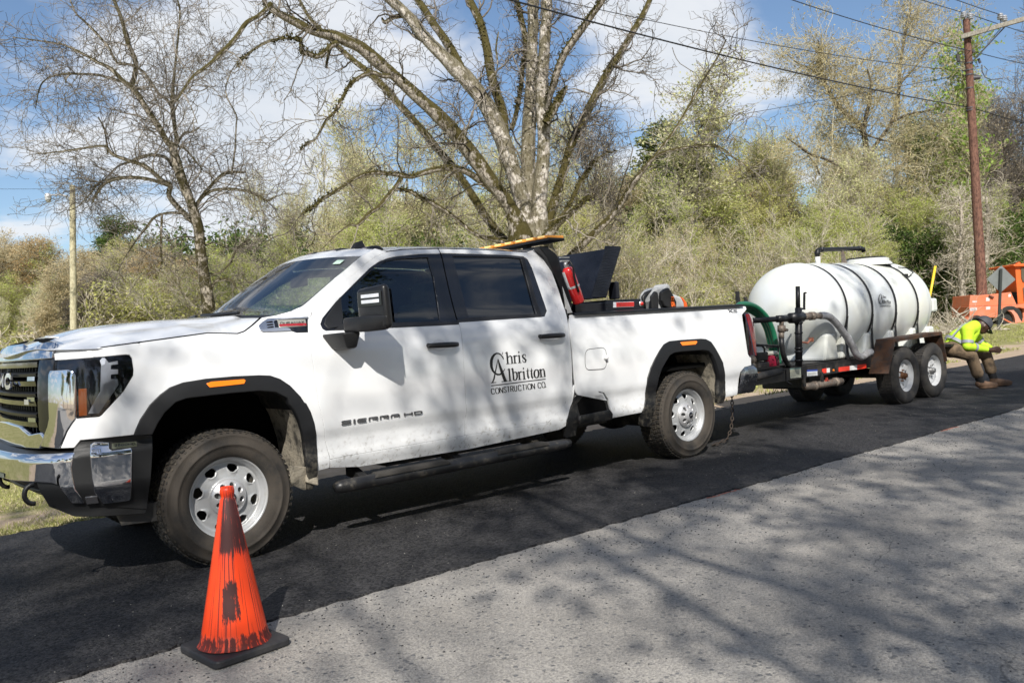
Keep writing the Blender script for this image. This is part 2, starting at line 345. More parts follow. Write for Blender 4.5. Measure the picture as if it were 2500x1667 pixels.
def panel(name, outline, surf, mt, parent=None, px=True, grid=(.07,.045), thick=.022, gap=.0028, lift=0.0, holes=(), mirror=False, both=False, lip=.004, **kw):
    """a sheet pressed to the surface `surf`, cut from an outline in photo pixels (px) or in the surface's own (u, v)"""
    def conv(P): 
        if not px: return [tuple(map(float, p)) for p in P]
        q = [surf.inv(p) for p in P]
        return [tuple(map(float, a)) for a in q if a is not None]
    out = inset_poly(conv(outline), gap); hl = [inset_poly(conv(h), -gap) for h in holes]
    bm = bmesh.new(); es = []
    for P in [out]+hl:
        vs = [bm.verts.new((p[0], p[1], 0)) for p in P]
        for i in range(len(vs)): es.append(bm.edges.new((vs[i], vs[(i+1) % len(vs)])))
    bmesh.ops.triangle_fill(bm, use_beauty=True, edges=es)
    us = [p[0] for p in out]; v_s = [p[1] for p in out]
    for ax, lo, hi, st in ((0, min(us), max(us), grid[0]), (1, min(v_s), max(v_s), grid[1])):
        k = math.floor(lo/st)+1
        while k*st < hi:
            co = [0,0,0]; co[ax] = k*st; no = [0,0,0]; no[ax] = 1
            bmesh.ops.bisect_plane(bm, geom=bm.verts[:]+bm.edges[:]+bm.faces[:], dist=1e-5, plane_co=co, plane_no=no); k += 1
    bmesh.ops.triangulate(bm, faces=[f for f in bm.faces if len(f.verts) > 4])
    bm.verts.index_update(); bm.normal_update()
    UV = [tuple(v.co[:2]) for v in bm.verts]
    def nrm(u, v):
        a = surf(u+.002, v)-surf(u-.002, v); b = surf(u, v+.002)-surf(u, v-.002); n = np.cross(a, b); n /= np.linalg.norm(n); return n
    fl = [tuple(v.index for v in f.verts) if f.normal.z > 0 else tuple(v.index for v in f.verts)[::-1] for f in bm.faces]
    bd = []
    for e in bm.edges:
        if len(e.link_faces) == 1:
            l = e.link_faces[0].loops[:]; f = e.link_faces[0]
            a, b = e.verts[0].index, e.verts[1].index; idx = [v.index for v in f.verts]
            if f.normal.z < 0: idx = idx[::-1]
            i = idx.index(a)
            if idx[(i+1) % len(idx)] != b: a, b = b, a
            bd.append((a, b))
    bm.free()
    N_ = [nrm(*p) for p in UV]; P0 = [surf(*p)+n*lift for p, n in zip(UV, N_)]
    V = [tuple(p) for p in P0]; VN = [tuple(n) for n in N_]; F = list(fl)
    used = sorted({i for e in bd for i in e}); 
    # the folded edge: a small rounded return, then the flange going in
    outn = {i: np.zeros(3) for i in used}
    for a, b in bd:
        d = P0[b]-P0[a]; o_ = np.cross(d, N_[a]); l_ = np.linalg.norm(o_)
        if l_ > 1e-9: outn[a] += o_/l_; outn[b] += o_/l_
    ring1, ring2 = {}, {}
    for i in used:
        o_ = outn[i]; l_ = np.linalg.norm(o_); o_ = o_/l_ if l_ > 1e-9 else o_
        ring1[i] = len(V); V.append(tuple(P0[i]+o_*lip*.7-N_[i]*lip)); nn = o_*.85+N_[i]*.5; VN.append(tuple(nn/np.linalg.norm(nn)))
        ring2[i] = len(V); V.append(tuple(P0[i]+o_*lip*.7-N_[i]*thick)); VN.append(tuple(o_) if l_ > 1e-9 else tuple(N_[i]))
    for a, b in bd:
        F.append((b, a, ring1[a], ring1[b])); F.append((ring1[b], ring1[a], ring2[a], ring2[b]))
    objs = []
    for sg in ((1,-1) if (mirror or both) else (1,)):
        me = D.meshes.new(name); Vv = V if sg == 1 else [(x, -y, z) for x, y, z in V]; Ff = F if sg == 1 else [f[::-1] for f in F]; Nn = VN if sg == 1 else [(a, -b, c) for a, b, c in VN]
        me.from_pydata(Vv, [], Ff); me.polygons.foreach_set('use_smooth', [True]*len(Ff)); me.normals_split_custom_set_from_vertices(Nn)
        objs.append(link(name, me, mt, parent, **kw))
    return objs[0]
def stroke(MBo, pts, w, f, lift=.0, closed=False):
    """flat ribbon along 2-D points (u, v) with width(s) w, placed by f(u, v)"""
    n = len(pts); w = w if isinstance(w, (list, tuple)) else [w]*n; L_, R_ = [], []
    for i, p in enumerate(pts):
        a = Vector(pts[i-1 if i or closed else 0]); b = Vector(pts[(i+1) % n if i < n-1 or closed else i]); d = (b-a)
        if d.length < 1e-9: d = Vector((1,0))
        d.normalize(); nn = Vector((-d.y, d.x))*w[i]/2
        L_.append(tuple(f(p[0]+nn.x, p[1]+nn.y))); R_.append(tuple(f(p[0]-nn.x, p[1]-nn.y)))
    k = n if closed else n-1
    MBo.add(L_+R_, [(i, (i+1) % n, n+(i+1) % n, n+i) for i in range(k)])
def arc(cx, cy, rx, ry, a0, a1, n=10): return [(cx+rx*cos(radians(a0+(a1-a0)*i/n)), cy+ry*sin(radians(a0+(a1-a0)*i/n))) for i in range(n+1)]
# stroke letters on a 0..w by 0..1 cell
GL = {
 'A': (.8, [[(0,0),(.4,1),(.8,0)],[(.16,.38),(.64,.38)]]), 'B': (.7,[[(0,0),(0,1),(.5,1),(.62,.78),(.5,.54),(0,.54)],[(.5,.54),(.68,.28),(.5,0),(0,0)]]),
 'C': (.75,[[(.72,.8),(.5,1),(.2,1),(0,.75),(0,.25),(.2,0),(.5,0),(.72,.2)]]), 'D': (.75,[[(0,0),(0,1),(.45,1),(.72,.75),(.72,.25),(.45,0),(0,0)]]),
 'E': (.65,[[(.62,1),(0,1),(0,0),(.62,0)],[(0,.52),(.5,.52)]]), 'G': (.8,[[(.75,.8),(.5,1),(.2,1),(0,.75),(0,.25),(.2,0),(.55,0),(.76,.2),(.76,.48),(.45,.48)]]),
 'H': (.75,[[(0,0),(0,1)],[(.72,0),(.72,1)],[(0,.5),(.72,.5)]]), 'I': (.05,[[(0.02,0),(0.02,1)]]), 'L': (.6,[[(0,1),(0,0),(.58,0)]]),
 'M': (.95,[[(0,0),(0,1),(.46,.25),(.92,1),(.92,0)]]), 'N': (.75,[[(0,0),(0,1),(.72,0),(.72,1)]]), 'O': (.8,[[(.2,0),(0,.28),(0,.72),(.2,1),(.58,1),(.78,.72),(.78,.28),(.58,0),(.2,0)]]),
 'R': (.7,[[(0,0),(0,1),(.5,1),(.66,.78),(.5,.5),(0,.5)],[(.34,.5),(.68,0)]]), 'S': (.7,[[(.66,.82),(.5,1),(.18,1),(.02,.76),(.2,.54),(.5,.48),(.68,.24),(.5,0),(.18,0),(0,.18)]]),
 'T': (.72,[[(0,1),(.72,1)],[(.36,1),(.36,0)]]), 'U': (.75,[[(0,1),(0,.25),(.2,0),(.52,0),(.72,.25),(.72,1)]]), 'V': (.75,[[(0,1),(.37,0),(.74,1)]]), 'X': (.75,[[(0,0),(.74,1)],[(0,1),(.74,0)]]),
 '0': (.65,[[(.15,0),(0,.25),(0,.75),(.15,1),(.48,1),(.63,.75),(.63,.25),(.48,0),(.15,0)]]), '1': (.3,[[(0,.75),(.2,1),(.2,0)]]), '2': (.62,[[(0,.8),(.15,1),(.45,1),(.6,.76),(.45,.5),(0,0),(.62,0)]]),
 '3': (.62,[[(0,.85),(.2,1),(.5,1),(.6,.76),(.4,.52)],[(.4,.52),(.62,.26),(.5,0),(.15,0),(0,.15)]]), '5': (.62,[[(.58,1),(.05,1),(0,.55),(.4,.6),(.62,.32),(.45,0),(.12,0),(0,.14)]]), '.': (.1,[[(0,0),(0,.1)]]), ' ': (.4,[])}
def text(s, W_, H_, f0, mt, name, parent=None, wt=.16, **kw):
    """stroke lettering spanning u 0..W_, v 0..H_; f maps (u, v) to a point"""
    f = lambda u, v: f0(u/W_, v)
    tot = sum(GL[c][0]+.28 for c in s)-.28; sx = W_/tot; mb = MB(); x = 0
    for c in s:
        w_, st = GL[c]
        for ln in st: stroke(mb, [((x+p[0])*sx, p[1]*H_*(1-wt)+H_*wt/2) for p in ln], wt*H_, f)
        x += w_+.28
    return mb.build(name, mt, parent, recalc=False, **kw)
def quadmap(c00, c10, c01, c11):                                   # bilinear map from the unit square
    c00, c10, c01, c11 = (np.array(q, float) for q in (c00, c10, c01, c11))
    return lambda u, v: c00*(1-u)*(1-v)+c10*u*(1-v)+c01*(1-u)*v+c11*u*v
def on(surf, pts, lift=0.0): 
    out = []
    for p in pts:
        q = surf.inv(p)
        if q is not None: out.append(tuple(surf(q[0], q[1], lift)))
    return out
# ================================================================== the pickup truck
truck = empty('pickup_truck', (2.2, 0, 0), 'white crew cab pickup truck with company lettering on its rear door, parked on fresh asphalt', 'pickup truck')
T = truck
def settle(root):                                                   # parts are built in world space; hang them from the thing's base point
    for o in list(D.objects):
        if o.parent == root: o.matrix_parent_inverse = Matrix.Translation(-Vector(root.location))
fblack = mat('front_black_plastic', (.008,.0085,.0095), .5, bump=.15, bump_scale=400)
UC = -1.79                                                          # arc length where the shell crosses the centre line
front_arch_out = pxs(k1,830,710, 870,620, 930,530, 990,470, 1050,425, 1130,395, 1270,372, 1440,357, 1600,350, 1665,352, 1725,372, 1785,412, 1850,480, 1900,560)+pxs(kC,130,190, 165,255, 190,330, 203,420, 210,520, 213,610, 213,676)
front_arch_in = pxs(k1,935,705, 965,640, 1010,570, 1080,505, 1150,480, 1300,462, 1450,446, 1600,434, 1700,442, 1775,480)+pxs(kC,20,190, 60,240, 90,300, 115,380, 132,470, 143,560, 150,650, 152,735, 150,805)
fender_out = pxs(kA,715,1437, 760,1330, 800,1230, 850,1150, 897,1090, 1180,1068, 1215,1047, 1480,760, 1596,570, 1600,500, 1580,360, 1550,322, 1510,317, 1118,352, 1130,290, 1215,238) \
  + pxs(k2,100,930, 370,936, 430,915, 500,862, 580,790, 700,770, 860,728, 1037,748, 1015,800, 1001,850, 1005,930, 1030,1100, 1060,1300, 1095,1540)+pxs(kC,240,220, 275,430, 312,590, 308,652, 215,676) \
  + front_arch_out[::-1][1:] + pxs(kB,1095,192, 1010,295, 815,302)
panel('fender', fender_out, body, paint, T, mirror=True)
panel('wheel_arch_flare', front_arch_out+[kC(205,740), kC(175,800)]+front_arch_in[::-1], body, flareM, T, lift=.014, gap=.0, thick=.05, mirror=True, grid=(.05,.05), lip=.010)
rear_arch_out = pxs(k5,420,890, 440,850, 455,760, 465,640, 475,560, 503,470, 545,380, 590,300, 630,243, 680,214, 780,203, 980,190, 1030,194, 1072,216, 1110,270, 1150,340, 1185,410, 1203,500, 1208,600, 1206,746)
rear_arch_in = pxs(k5,500,1022, 522,880, 540,750, 552,640, 570,560, 600,470, 640,400, 680,335, 722,312, 800,300, 1000,286, 1052,296, 1092,332, 1122,400, 1146,480, 1156,580, 1152,700, 1150,800)
panel('wheel_arch_flare', pxs(k5,415,1010)+rear_arch_out+pxs(k5,1190,790)+rear_arch_in[::-1], body, flareM, T, lift=.014, gap=0, thick=.05, mirror=True, grid=(.05,.05), lip=.010)
def amber_marker(poly):
    panel('side_marker_lamp', poly, body, amber, T, lift=.020, gap=0, thick=.006, grid=(.2,.2))
amber_marker(pxs(k1,1272,397, 1300,388, 1500,372, 1508,378, 1500,395, 1290,417))
amber_marker(pxs(k4,1250,1082, 1400,1070, 1405,1080, 1390,1100, 1265,1110))
# front door, rear door, quarter, rocker, bed side
fd_out = pxs(k3,430,846, 452,858, 475,960, 490,1150, 500,1350, 512,1568)+pxs(kC,1292,250, 1280,420, 314,590, 275,430, 240,220)+pxs(k2,1095,1540, 1060,1300, 1030,1100, 1005,930, 1001,850, 1015,800, 1040,748, 1100,682, 1200,587, 1300,500, 1400,410, 1500,322, 1600,247, 1700,202, 1850,182, 2165,175, 2188,216,
    2000,219, 1800,240, 1720,257, 1640,287, 1560,342, 1450,450, 1250,650, 1130,797, 1112,850, 1128,888, 1160,908, 1300,902)
panel('front_door', fd_out, body, paint, T, mirror=True, grid=(.06,.035))
rd_out = pxs(k3,264,176, 600,184, 900,198, 1060,211, 1130,242, 1182,300, 1232,400, 1292,560, 1350,720, 1400,850, 1440,1000, 1460,1150, 1470,1300, 1470,1450, 1452,1568)+pxs(kC,2030,100, 2000,190, 1930,272, 1880,325, 1280,420, 1292,250)+pxs(k3,512,1568, 500,1350, 490,1150, 475,960, 452,858,
    432,846, 1200,797, 1236,790, 1256,740, 1240,690, 1180,520, 1120,350, 1080,272, 1040,246, 900,232, 286,214)
panel('rear_door', rd_out, body, paint, T, mirror=True, grid=(.06,.035))
panel('cab_quarter_panel', pxs(k3,1062,209, 1130,186, 1205,200, 1252,272, 1302,400, 1360,560, 1420,745, 1442,850, 1462,1000, 1478,1200, 1483,1400, 1476,1568)+pxs(kC,2066,60, 2050,180, 2012,306, 1882,326, 1932,270, 2002,190, 2032,100)+pxs(k3,1454,1568, 1472,1450, 1472,1300, 1462,1150, 1442,1000, 1402,850, 1352,720, 1294,560, 1234,400, 1184,300, 1132,241), body, paint, T, mirror=True, gap=.001)
panel('rocker_panel', pxs(kC,314,592, 1280,421, 1880,326, 2008,306, 2004,352, 1960,378, 1300,520, 800,600, 520,645, 310,652), body, paint, T, mirror=True, gap=.002, thick=.06)
panel('bed_side', pxs(k4,200,815, 700,792, 1200,768, 1880,734, 1892,765, 1850,818, 1856,870, 1870,960, 1885,1060, 1905,1190, 1920,1217, 1936,1226, 1937,1300, 1872,1318)+pxs(k5,1365,500, 1345,600, 1330,722, 1206,748)+rear_arch_out[::-1][1:]+pxs(k5,125,947, 128,870, 100,760, 60,702, 0,685)+pxs(kC,2300,170, 2270,122, 2090,132)+pxs(k3,1520,1480, 1503,1300, 1490,1100, 1470,950, 1456,850), body, paint, T, mirror=True, grid=(.07,.04))
panel('fuel_door', rounded(pxs(k4,345,1180, 350,1140, 545,1128, 548,1240, 545,1330, 350,1345), .0, 1), body, paint, T, lift=.002, gap=.004, thick=.006)
cfd = on(body, [k4(537,1226)])[0]; MB().lathe([(0,.035),(.012,.034),(.020,.024),(.021,.0)], Matrix.Translation(cfd) @ Matrix.Rotation(pi/2, 4, 'X'), 14).build('fuel_cap_knob', mat('white_plastic', (.75,.75,.75), .4), T, smooth=True)
# fuel door shut line
mb = MB(); P_ = rounded([body.inv(p) for p in pxs(k4,343,1150, 545,1127, 550,1335, 345,1347)], .06, 5)
stroke(mb, P_, .0045, lambda u, v: body(u, v, .0028), closed=True); mb.build('fuel_door_seam', dark, T, recalc=False)
# window trims and glass
ft_out = pxs(k2,1162,906, 1132,888, 1114,850, 1132,797, 1252,650, 1452,450, 1562,342, 1642,288, 1722,259, 1802,242, 2000,220, 2188,217, 2240,440, 2300,680, 2342,838, 2344,850)
ft_hole = pxs(k2,1318,842, 1300,600, 1480,445, 1600,338, 1690,285, 1800,262, 2078,246, 2130,420, 2165,640, 2190,815)
panel('front_window_trim', ft_out, body, pillarM, T, holes=[ft_hole], gap=.0008, lift=-.004, thick=.02, mirror=True)
rt_out = pxs(k3,286,216, 900,233, 1040,247, 1078,272, 1118,350, 1178,520, 1238,690, 1254,740, 1234,788, 1200,795, 434,845, 420,790, 350,500)
rt_hole = pxs(k3,392,238, 900,250, 1018,262, 1085,500, 1160,770, 545,806, 480,560)
panel('rear_window_trim', rt_out, body, pillarM, T, holes=[rt_hole], gap=.0008, lift=-.004, thick=.02, mirror=True)
panel('rear_vent_trim', pxs(k3,1018,262, 1045,262, 1200,770, 1162,771, 1085,500), body, rubber, T, gap=0, lift=-.001, thick=.01)
panel('front_door_glass', ft_hole, body, glassF, T, gap=-.01, lift=-.016, thick=.004, mirror=True)
panel('rear_door_glass', rt_hole, body, glassR, T, gap=-.01, lift=-.016, thick=.004, mirror=True)
panel('belt_moulding', pxs(k2,1230,908, 1320,845, 2352,832, 2352,851), body, rubber, T, gap=0, lift=.003, thick=.01, mirror=True)
panel('belt_moulding', pxs(k3,432,848, 434,826, 545,806, 1162,772, 1200,780, 1200,796), body, rubber, T, gap=0, lift=.003, thick=.01, mirror=True)
panel('mirror_sail', rounded(pxs(k2,1160,800, 1288,610, 1312,780, 1300,870, 1180,888, 1150,850), 0), body, mblack, T, gap=0, lift=.004, thick=.02)
# dark seals down in the shut lines
mb = MB()
for ln in (pxs(k2,860,728)*0+pxs(k2,1600,247, 1500,322, 1400,410, 1300,500, 1200,587, 1100,682, 1040,748, 1015,800, 1001,850, 1005,930, 1030,1100, 1060,1300, 1095,1540)+pxs(kC,240,220, 275,430, 314,590, 1280,420, 1880,325, 1930,272, 2000,190, 2030,100)+pxs(k3,1452,1568, 1470,1450, 1470,1300, 1460,1150, 1440,1000, 1400,850, 1350,720, 1292,560, 1232,400, 1182,300, 1130,242, 1060,211, 900,198, 600,184, 264,176)+pxs(k2,1850,182, 1700,202, 1600,247),
           pxs(k3,264,176, 350,500, 452,858, 475,960, 490,1150, 500,1350, 512,1568)+pxs(kC,1292,250, 1280,420), pxs(kC,314,590, 308,655),
           pxs(kA,1118,350, 1130,290, 1213,238)+pxs(k2,100,930, 370,936, 430,915, 500,862, 580,790), pxs(kA,1485,757, 1830,915)):
    q_ = [body.inv(p) for p in ln]; dn = []
    for a_, b_ in zip(q_[:-1], q_[1:]):
        k_ = max(1, int(math.dist(a_, b_)/.025)); dn += [(a_[0]+(b_[0]-a_[0])*i_/k_, a_[1]+(b_[1]-a_[1])*i_/k_) for i_ in range(k_)]
    stroke(mb, dn+[q_[-1]], .010, lambda u, v: body(u, v, -.0035))
mb.build('door_seal', dark, T, recalc=False)
# windshield pillar + roof rail
pil = pxs(k2,860,728, 950,690, 1100,562, 1250,432, 1380,325, 1480,240, 1600,172, 1702,200, 1600,245, 1500,320, 1400,408, 1300,498, 1200,585, 1100,680, 1040,746)
panel('windshield_pillar', pil, body, paint, T, mirror=True, gap=.0005, thick=.03)
ws_edge = [np.array(q) for q in on(body, pxs(k2,700,770, 860,728, 950,690, 1100,562, 1250,432, 1380,325, 1480,240))]
def ws(t, s):                                                       # t 0 bottom .. 1 top, s -1 driver .. 1 passenger
    k = t*(len(ws_edge)-1); i = min(int(k), len(ws_edge)-2); e = ws_edge[i]*(1-(k-i))+ws_edge[i+1]*(k-i)
    x, y, z = e; return (x-(.18-.0*t)*(1-s*s)*1.0, y*-s*-1 if False else -abs(y)*-s, z+.035*(1-s*s))
mb = MB(); mb.grid([[ws(i/14, -1+2*j/20) for j in range(21)] for i in range(15)])
o = mb.build('windshield', glassW, T, smooth=True)
mb = MB()                                                           # black frit round the glass
for (t0, t1, s0, s1) in ((0,.035,-1,1),(.965,1,-1,1),(0,1,-1,-.965),(0,1,.965,1)):
    mb.grid([[np.array(ws(t0+(t1-t0)*i/10, s0+(s1-s0)*j/16))+np.array((.006,0,-.006)) for j in range(17)] for i in range(11)])
mb.build('windshield_border', gblack, T, smooth=True)
mb = MB(); mb.grid([[np.array(ws(t, s))+np.array((-.004,0,.004)) for s in (-.88,-.80)] for t in (.86,.93)]); mb.build('inspection_sticker', mat('sticker_green', (.55,.72,.60), .6), T)
# roof skin
re_ = on(body, pxs(k2,1480,240, 1600,172, 1702,202, 1850,182, 2165,175))[:]; re_ = [np.array(p) for p in re_]+[np.array(p) for p in on(body, pxs(k3,600,184, 900,198, 1060,211, 1130,186, 1205,200, 1245,260))]
re_.sort(key=lambda p: p[0])
rex = cinterp([p[0] for p in re_], [p[2] for p in re_]); xs0, xs1 = re_[0][0], 2.93
def roofz(x): return 2.045-.035*((x-1.95)/1.0)**2 if x < 1.95 else 2.045-.030*((x-1.95)/1.0)**2
rows = []
for i in range(31):
    f = (i/30)**1.4; row = []; k = 1-(1-min(1, f/.38))**2.4
    for j in range(33):
        s = -1+2*j/32; xe = xs0+(xs1-xs0)*f; S0 = ws(1, s); x = S0[0]*(1-f)+(xs1+.03*(1-s*s))*f
        ze = min(1.985, np.interp(xe, [p[0] for p in re_], [p[2] for p in re_])); ye = -body(xe, ze)[1]
        row.append((x, ye*s, ze+(1-k)*.035*(1-s*s)+k*max(roofz(x)-ze, .01)*(1-abs(s)**3.2)))
    rows.append(row)
MB().grid(rows).build('roof', paint, T, smooth=True)
mb = MB(); mb.grid([[ (xs1+.02+.10*(1-t)+ .04*t-.02, y_*(.76+.18*(1-t)), 1.42+(1.97-1.42)*t) for y_ in (-1,-.5,0,.5,1)] for t in (0,.5,1)]); mb.build('cab_back_wall', paint, T)
MB().box((2.99,0,1.69),(.02,1.1,.36)).build('rear_window', glassR, T)
# cab/bed gap strip, drip seam, cab floor and seats
panel('body_gap_filler', pxs(k3,1400,700, 1445,720, 1470,850, 1520,1480, 1500,1568, 1478,1568, 1482,1400, 1478,1200, 1460,1000, 1440,860), body, rubber, T, gap=0, lift=-.02, thick=.02, mirror=True)
mb = MB()
mb.box((1.75,0,.66),(2.4,1.86,.22)); mb.box((.05,0,.95),(1.3,1.0,.8)); mb.box((.02,.74,1.22),(1.15,.38,.30)); mb.box((.02,-.74,1.22),(1.15,.38,.30))
for sg in (-1,1):
    mb.box((1.75,sg*.955,1.02),(2.38,.03,.78)); mb.box((4.17,sg*.955,1.235),(2.5,.03,.33)); mb.box((3.38,sg*.955,.85),(.80,.03,.65)); mb.box((5.15,sg*.955,.9),(.42,.03,.65)); mb.box((4.4,sg*.58,.95),(1.25,.03,.75))
mb.box((-.55,0,.95),(.35,1.3,.75))
mb.box((4.17,0,.86),(2.46,1.86,.04)); mb.box((2.99,0,1.12),(.05,1.86,.60)); 
mb.build('inner_body_shell', dark, T)
mb = MB(); mb.box((4.17,0,.64),(2.9,.95,.16)); mb.box((1.55,0,.55),(3.9,.95,.2)); mb.cyl((0,-.75,.41),(0,.75,.41),.07); mb.cyl((4.405,-.75,.41),(4.405,.75,.41),.08); mb.lathe([(.02,-.2),(.16,-.12),(.18,0),(.16,.12),(.02,.2)], Matrix.Translation((4.405,0,.41)) @ Matrix.Rotation(pi/2,4,'X'), 16)
mb.tube([(2.5,.35,.5),(4.2,.4,.48),(5.0,.55,.5),(5.35,.7,.45)], .05); mb.box((3.25,-.62,.58),(.5,.35,.28)); mb.box((1.9,-.6,.48),(1.3,.3,.18)); mb.build('chassis_frame', frameblk, T)
# dash, wheel, seats
mb = MB(); mb.box((.82,0,1.33),(.42,1.7,.24)); mb.build('dashboard', interior, T, bevel=.05)
mb = MB(); mb.lathe([(.175,-.015),(.19,0),(.175,.015),(.16,0),(.175,-.015)], Matrix.Translation((1.12,-.42,1.40)) @ Matrix.Rotation(radians(-62),4,'Y'), 20); mb.cyl((1.12,-.42,1.40),(.95,-.42,1.33),.03); mb.build('steering_wheel', interior, T, smooth=True)
for xs_, nm in ((1.62,'front_seat'),(2.52,'rear_seat')):
    for sy in (-.42,.42):
        mb = MB(); mb.box((xs_-.12,sy,1.0),(.52,.52,.22)); mb.box((xs_+.2,sy,1.30),(.18,.50,.55), Matrix.Rotation(radians(12),3,'Y')); mb.box((xs_+.27,sy,1.66),(.10,.26,.18), Matrix.Rotation(radians(12),3,'Y')); mb.build(nm, interior2, T, bevel=.04)
mb = MB(); mb.box((1.02,0,1.80),(.03,.26,.08)); mb.cyl((1.0,0,1.86),(1.02,0,1.8),.012); mb.build('rear_view_mirror', interior, T, bevel=.01)
mb = MB(); q = np.array(ws(.50,-.55)); 
for a, b in (((.03,-.62),(.42,-.05)),((.03,.10),(.36,.62))):
    p0, p1 = np.array(ws(*a))+np.array((-.02,0,.012)), np.array(ws(.02,b[1]))+np.array((-.02,0,.012)); mb.tube([p0, p1], .012, 6)
mb.build('wiper', mblack, T)
mb = MB(); mb.grid([[np.array(ws(0,-1+2*j/16))+np.array((-.07*i,0,-.03*i)) for j in range(17)] for i in range(2)]); mb.build('cowl', mblack, T)
# hood
hx = [ -1.0,-.9,-.82,-.64,-.45,-.23,.05,.3,.45]; hzc = cinterp(hx, [1.375,1.435,1.462,1.505,1.527,1.540,1.547,1.547,1.547])
he = on(body, pxs(kA,1215,238)+pxs(k1,900,146)+pxs(k1,1200,116)+pxs(k2,100,930, 370,936, 430,915, 500,862, 580,790)); hex_ = [p[0] for p in he]
hez = cinterp([-.99,-.85]+hex_, [1.375,1.375]+[p[2] for p in he])
rows = []
for i in range(41):
    f = i/40; row = []
    for j in range(49):
        s = -1+2*j/48
        xe = -.90+(.36+.90)*f
        # edge point on the shell
        u = xe if xe > -.45 else None
        ze = float(np.interp(xe, [-.90,-.80]+hex_, [1.384,1.378]+[p[2] for p in he]))
        # half width of the shell at that x
        Q = body.Q; m_ = (body.u > UC); yy = float(np.interp(xe, Q[m_][:,0], Q[m_][:,1])); off = body_off(max(xe,-.9), ze); ye = -(yy)+off*(1.0 if xe > -.6 else .6)
        if xe < -.5: ye = min(ye, .95)
        x = xe-(.105*(1-s*s))*(1-f)-.12*(1-s*s)*f
        zc = hzc(x); dome = .018*sstep(.62,.50,abs(ye*s))*sstep(-1.0,-.6,x); z = ze+(zc-.012-ze)*(1-abs(s)**2.7)+dome-.006
        row.append((x, ye*s, z))
    rows.append(row)
MB().grid(rows).build('hood', paint, T, smooth=True)
for sg in (1,-1):
    pass
panel('hood_front_edge', pxs(kA,1118,350, 1130,290, 1213,238, 1000,250, 668,262, 655,384), body, paint, T, gap=.001, mirror=True)
hfz = 1.415
mb = MB(); mb.grid([[ (lambda q: (q[0],q[1],q[2]))(body(UC+(u_)*.98, z_)) for u_ in np.linspace(-.8,.8,33)] for z_ in np.linspace(1.33,1.405,4)]); mb.build('hood_nose_skin', paint, T, smooth=True)
# hood scoop opening on the nose of the hood
def hood_pt(y, x): 
    return (x, y, float(hzc(x))+.004-.03*(abs(y)/.95)**2.7)
mb = MB(); sc_ = [at_x(kA(410,178), -.84), at_x(kA(440,133), -.82), at_x(kA(700,120), -.83), at_x(kA(585,168), -.86)]
for sg in (1,-1): mb.add([(p[0]-.01, p[1]*sg, p[2]) for p in sc_], [(0,1,2,3)])
mb.build('hood_scoop_opening', dark, T)
mb = MB(); mb.tube([sc_[1], (np.array(sc_[1])+np.array(sc_[2]))/2+np.array((0,0,.006)), sc_[2]], [.006,.01,.006], 6); mb.build('hood_scoop_lip', paint, T, smooth=True)
# chrome nose band, grille, chrome surround
def uvpanel(name, uv, mt, lift=0.0, both=False, **kw): return panel(name, uv, body, mt, T, px=False, lift=lift, both=both, **kw)
nu = -.962
uvpanel('chrome_nose', [(2*UC-nu,1.330),(2*UC-nu+.01,1.40),(2*UC-nu+.10,1.415),(UC-.42,1.375),(UC-.30,1.42),(UC+.30,1.42),(UC+.42,1.375),(nu-.10,1.415),(nu-.01,1.41),(nu,1.330)], mat('mirror_chrome', (.70,.71,.73), .03, 1.0), lift=.016, gap=0, thick=.03, grid=(.09,.03))
mb = MB(); mb.grid([[body(u_, z_, -.075) for u_ in np.linspace(UC-.72,UC+.72,25)] for z_ in (.86,1.33)]); mb.build('grille_backing', dark, T)
slat_z = [(1.302,.040),(1.243,.030),(1.195,.040),(1.128,.030),(1.082,.040),(1.012,.030),(.962,.040)]
for z_, h_ in slat_z:
    mb = MB(); U_ = np.linspace(UC-.67,UC+.67,31); P_ = []
    for u_ in U_:
        zz = z_-.012*math.cos((u_-UC)/.67*pi/2)*0
        P_.append([body(u_, zz-h_/2, -.03), body(u_, zz-h_/2+.004, -.002), body(u_, zz+h_/2-.008, .004), body(u_, zz+h_/2, -.012), body(u_, zz+h_/2, -.05)])
    mb.grid(P_); mb.build('grille_slat', gblack if h_ > .035 else mblack, T, auto=35)
for z_ in (1.222,1.105,.988):
    for uu in (-1.17, 2*UC+1.17):
        mb = MB(); mb.grid([[body(u_, z_+dz, .010) for u_ in np.linspace(uu-.055,uu+.055,5)] for dz in (-.012,.012)]); mb.build('grille_chrome_insert', mat('blue_chrome',(.62,.68,.78),.08,1.0), T)
for z0_, z1_ in ((1.26,1.285),(1.14,1.18),(1.03,1.065),(.975,1.0),(.91,.945)):
    mb = MB()
    for k in range(22):
        uu = UC-.63+1.26*k/21; mb.add([body(uu-.004,z0_,-.03), body(uu+.004,z0_,-.03), body(uu+.004,z1_,-.03), body(uu-.004,z1_,-.03)], [(0,1,2,3)])
    mb.build('grille_fins', mblack, T, kind='stuff')
uvpanel('grille_side_frame', [(-1.10,.93),(-1.035,.90),(-.985,1.0),(-.965,1.28),(-.955,1.325),(-1.10,1.325)], gblack, lift=.0, gap=0, both=False)
panel('grille_side_frame', [(2*UC+1.10,.93),(2*UC+1.035,.90),(2*UC+.985,1.0),(2*UC+.965,1.28),(2*UC+.955,1.325),(2*UC+1.10,1.325)], body, gblack, T, px=False, gap=0)
mb = MB(); fgl = lambda u, v: body(UC-.30+u, 1.165+v, .022)
for ch, x0 in (('G',0.0),('M',.20),('C',.42)):
    w_, st = GL[ch]
    for ln in st: stroke(mb, [(x0+p[0]*.165/w_*.95, .008+p[1]*.072) for p in ln], .026, fgl)
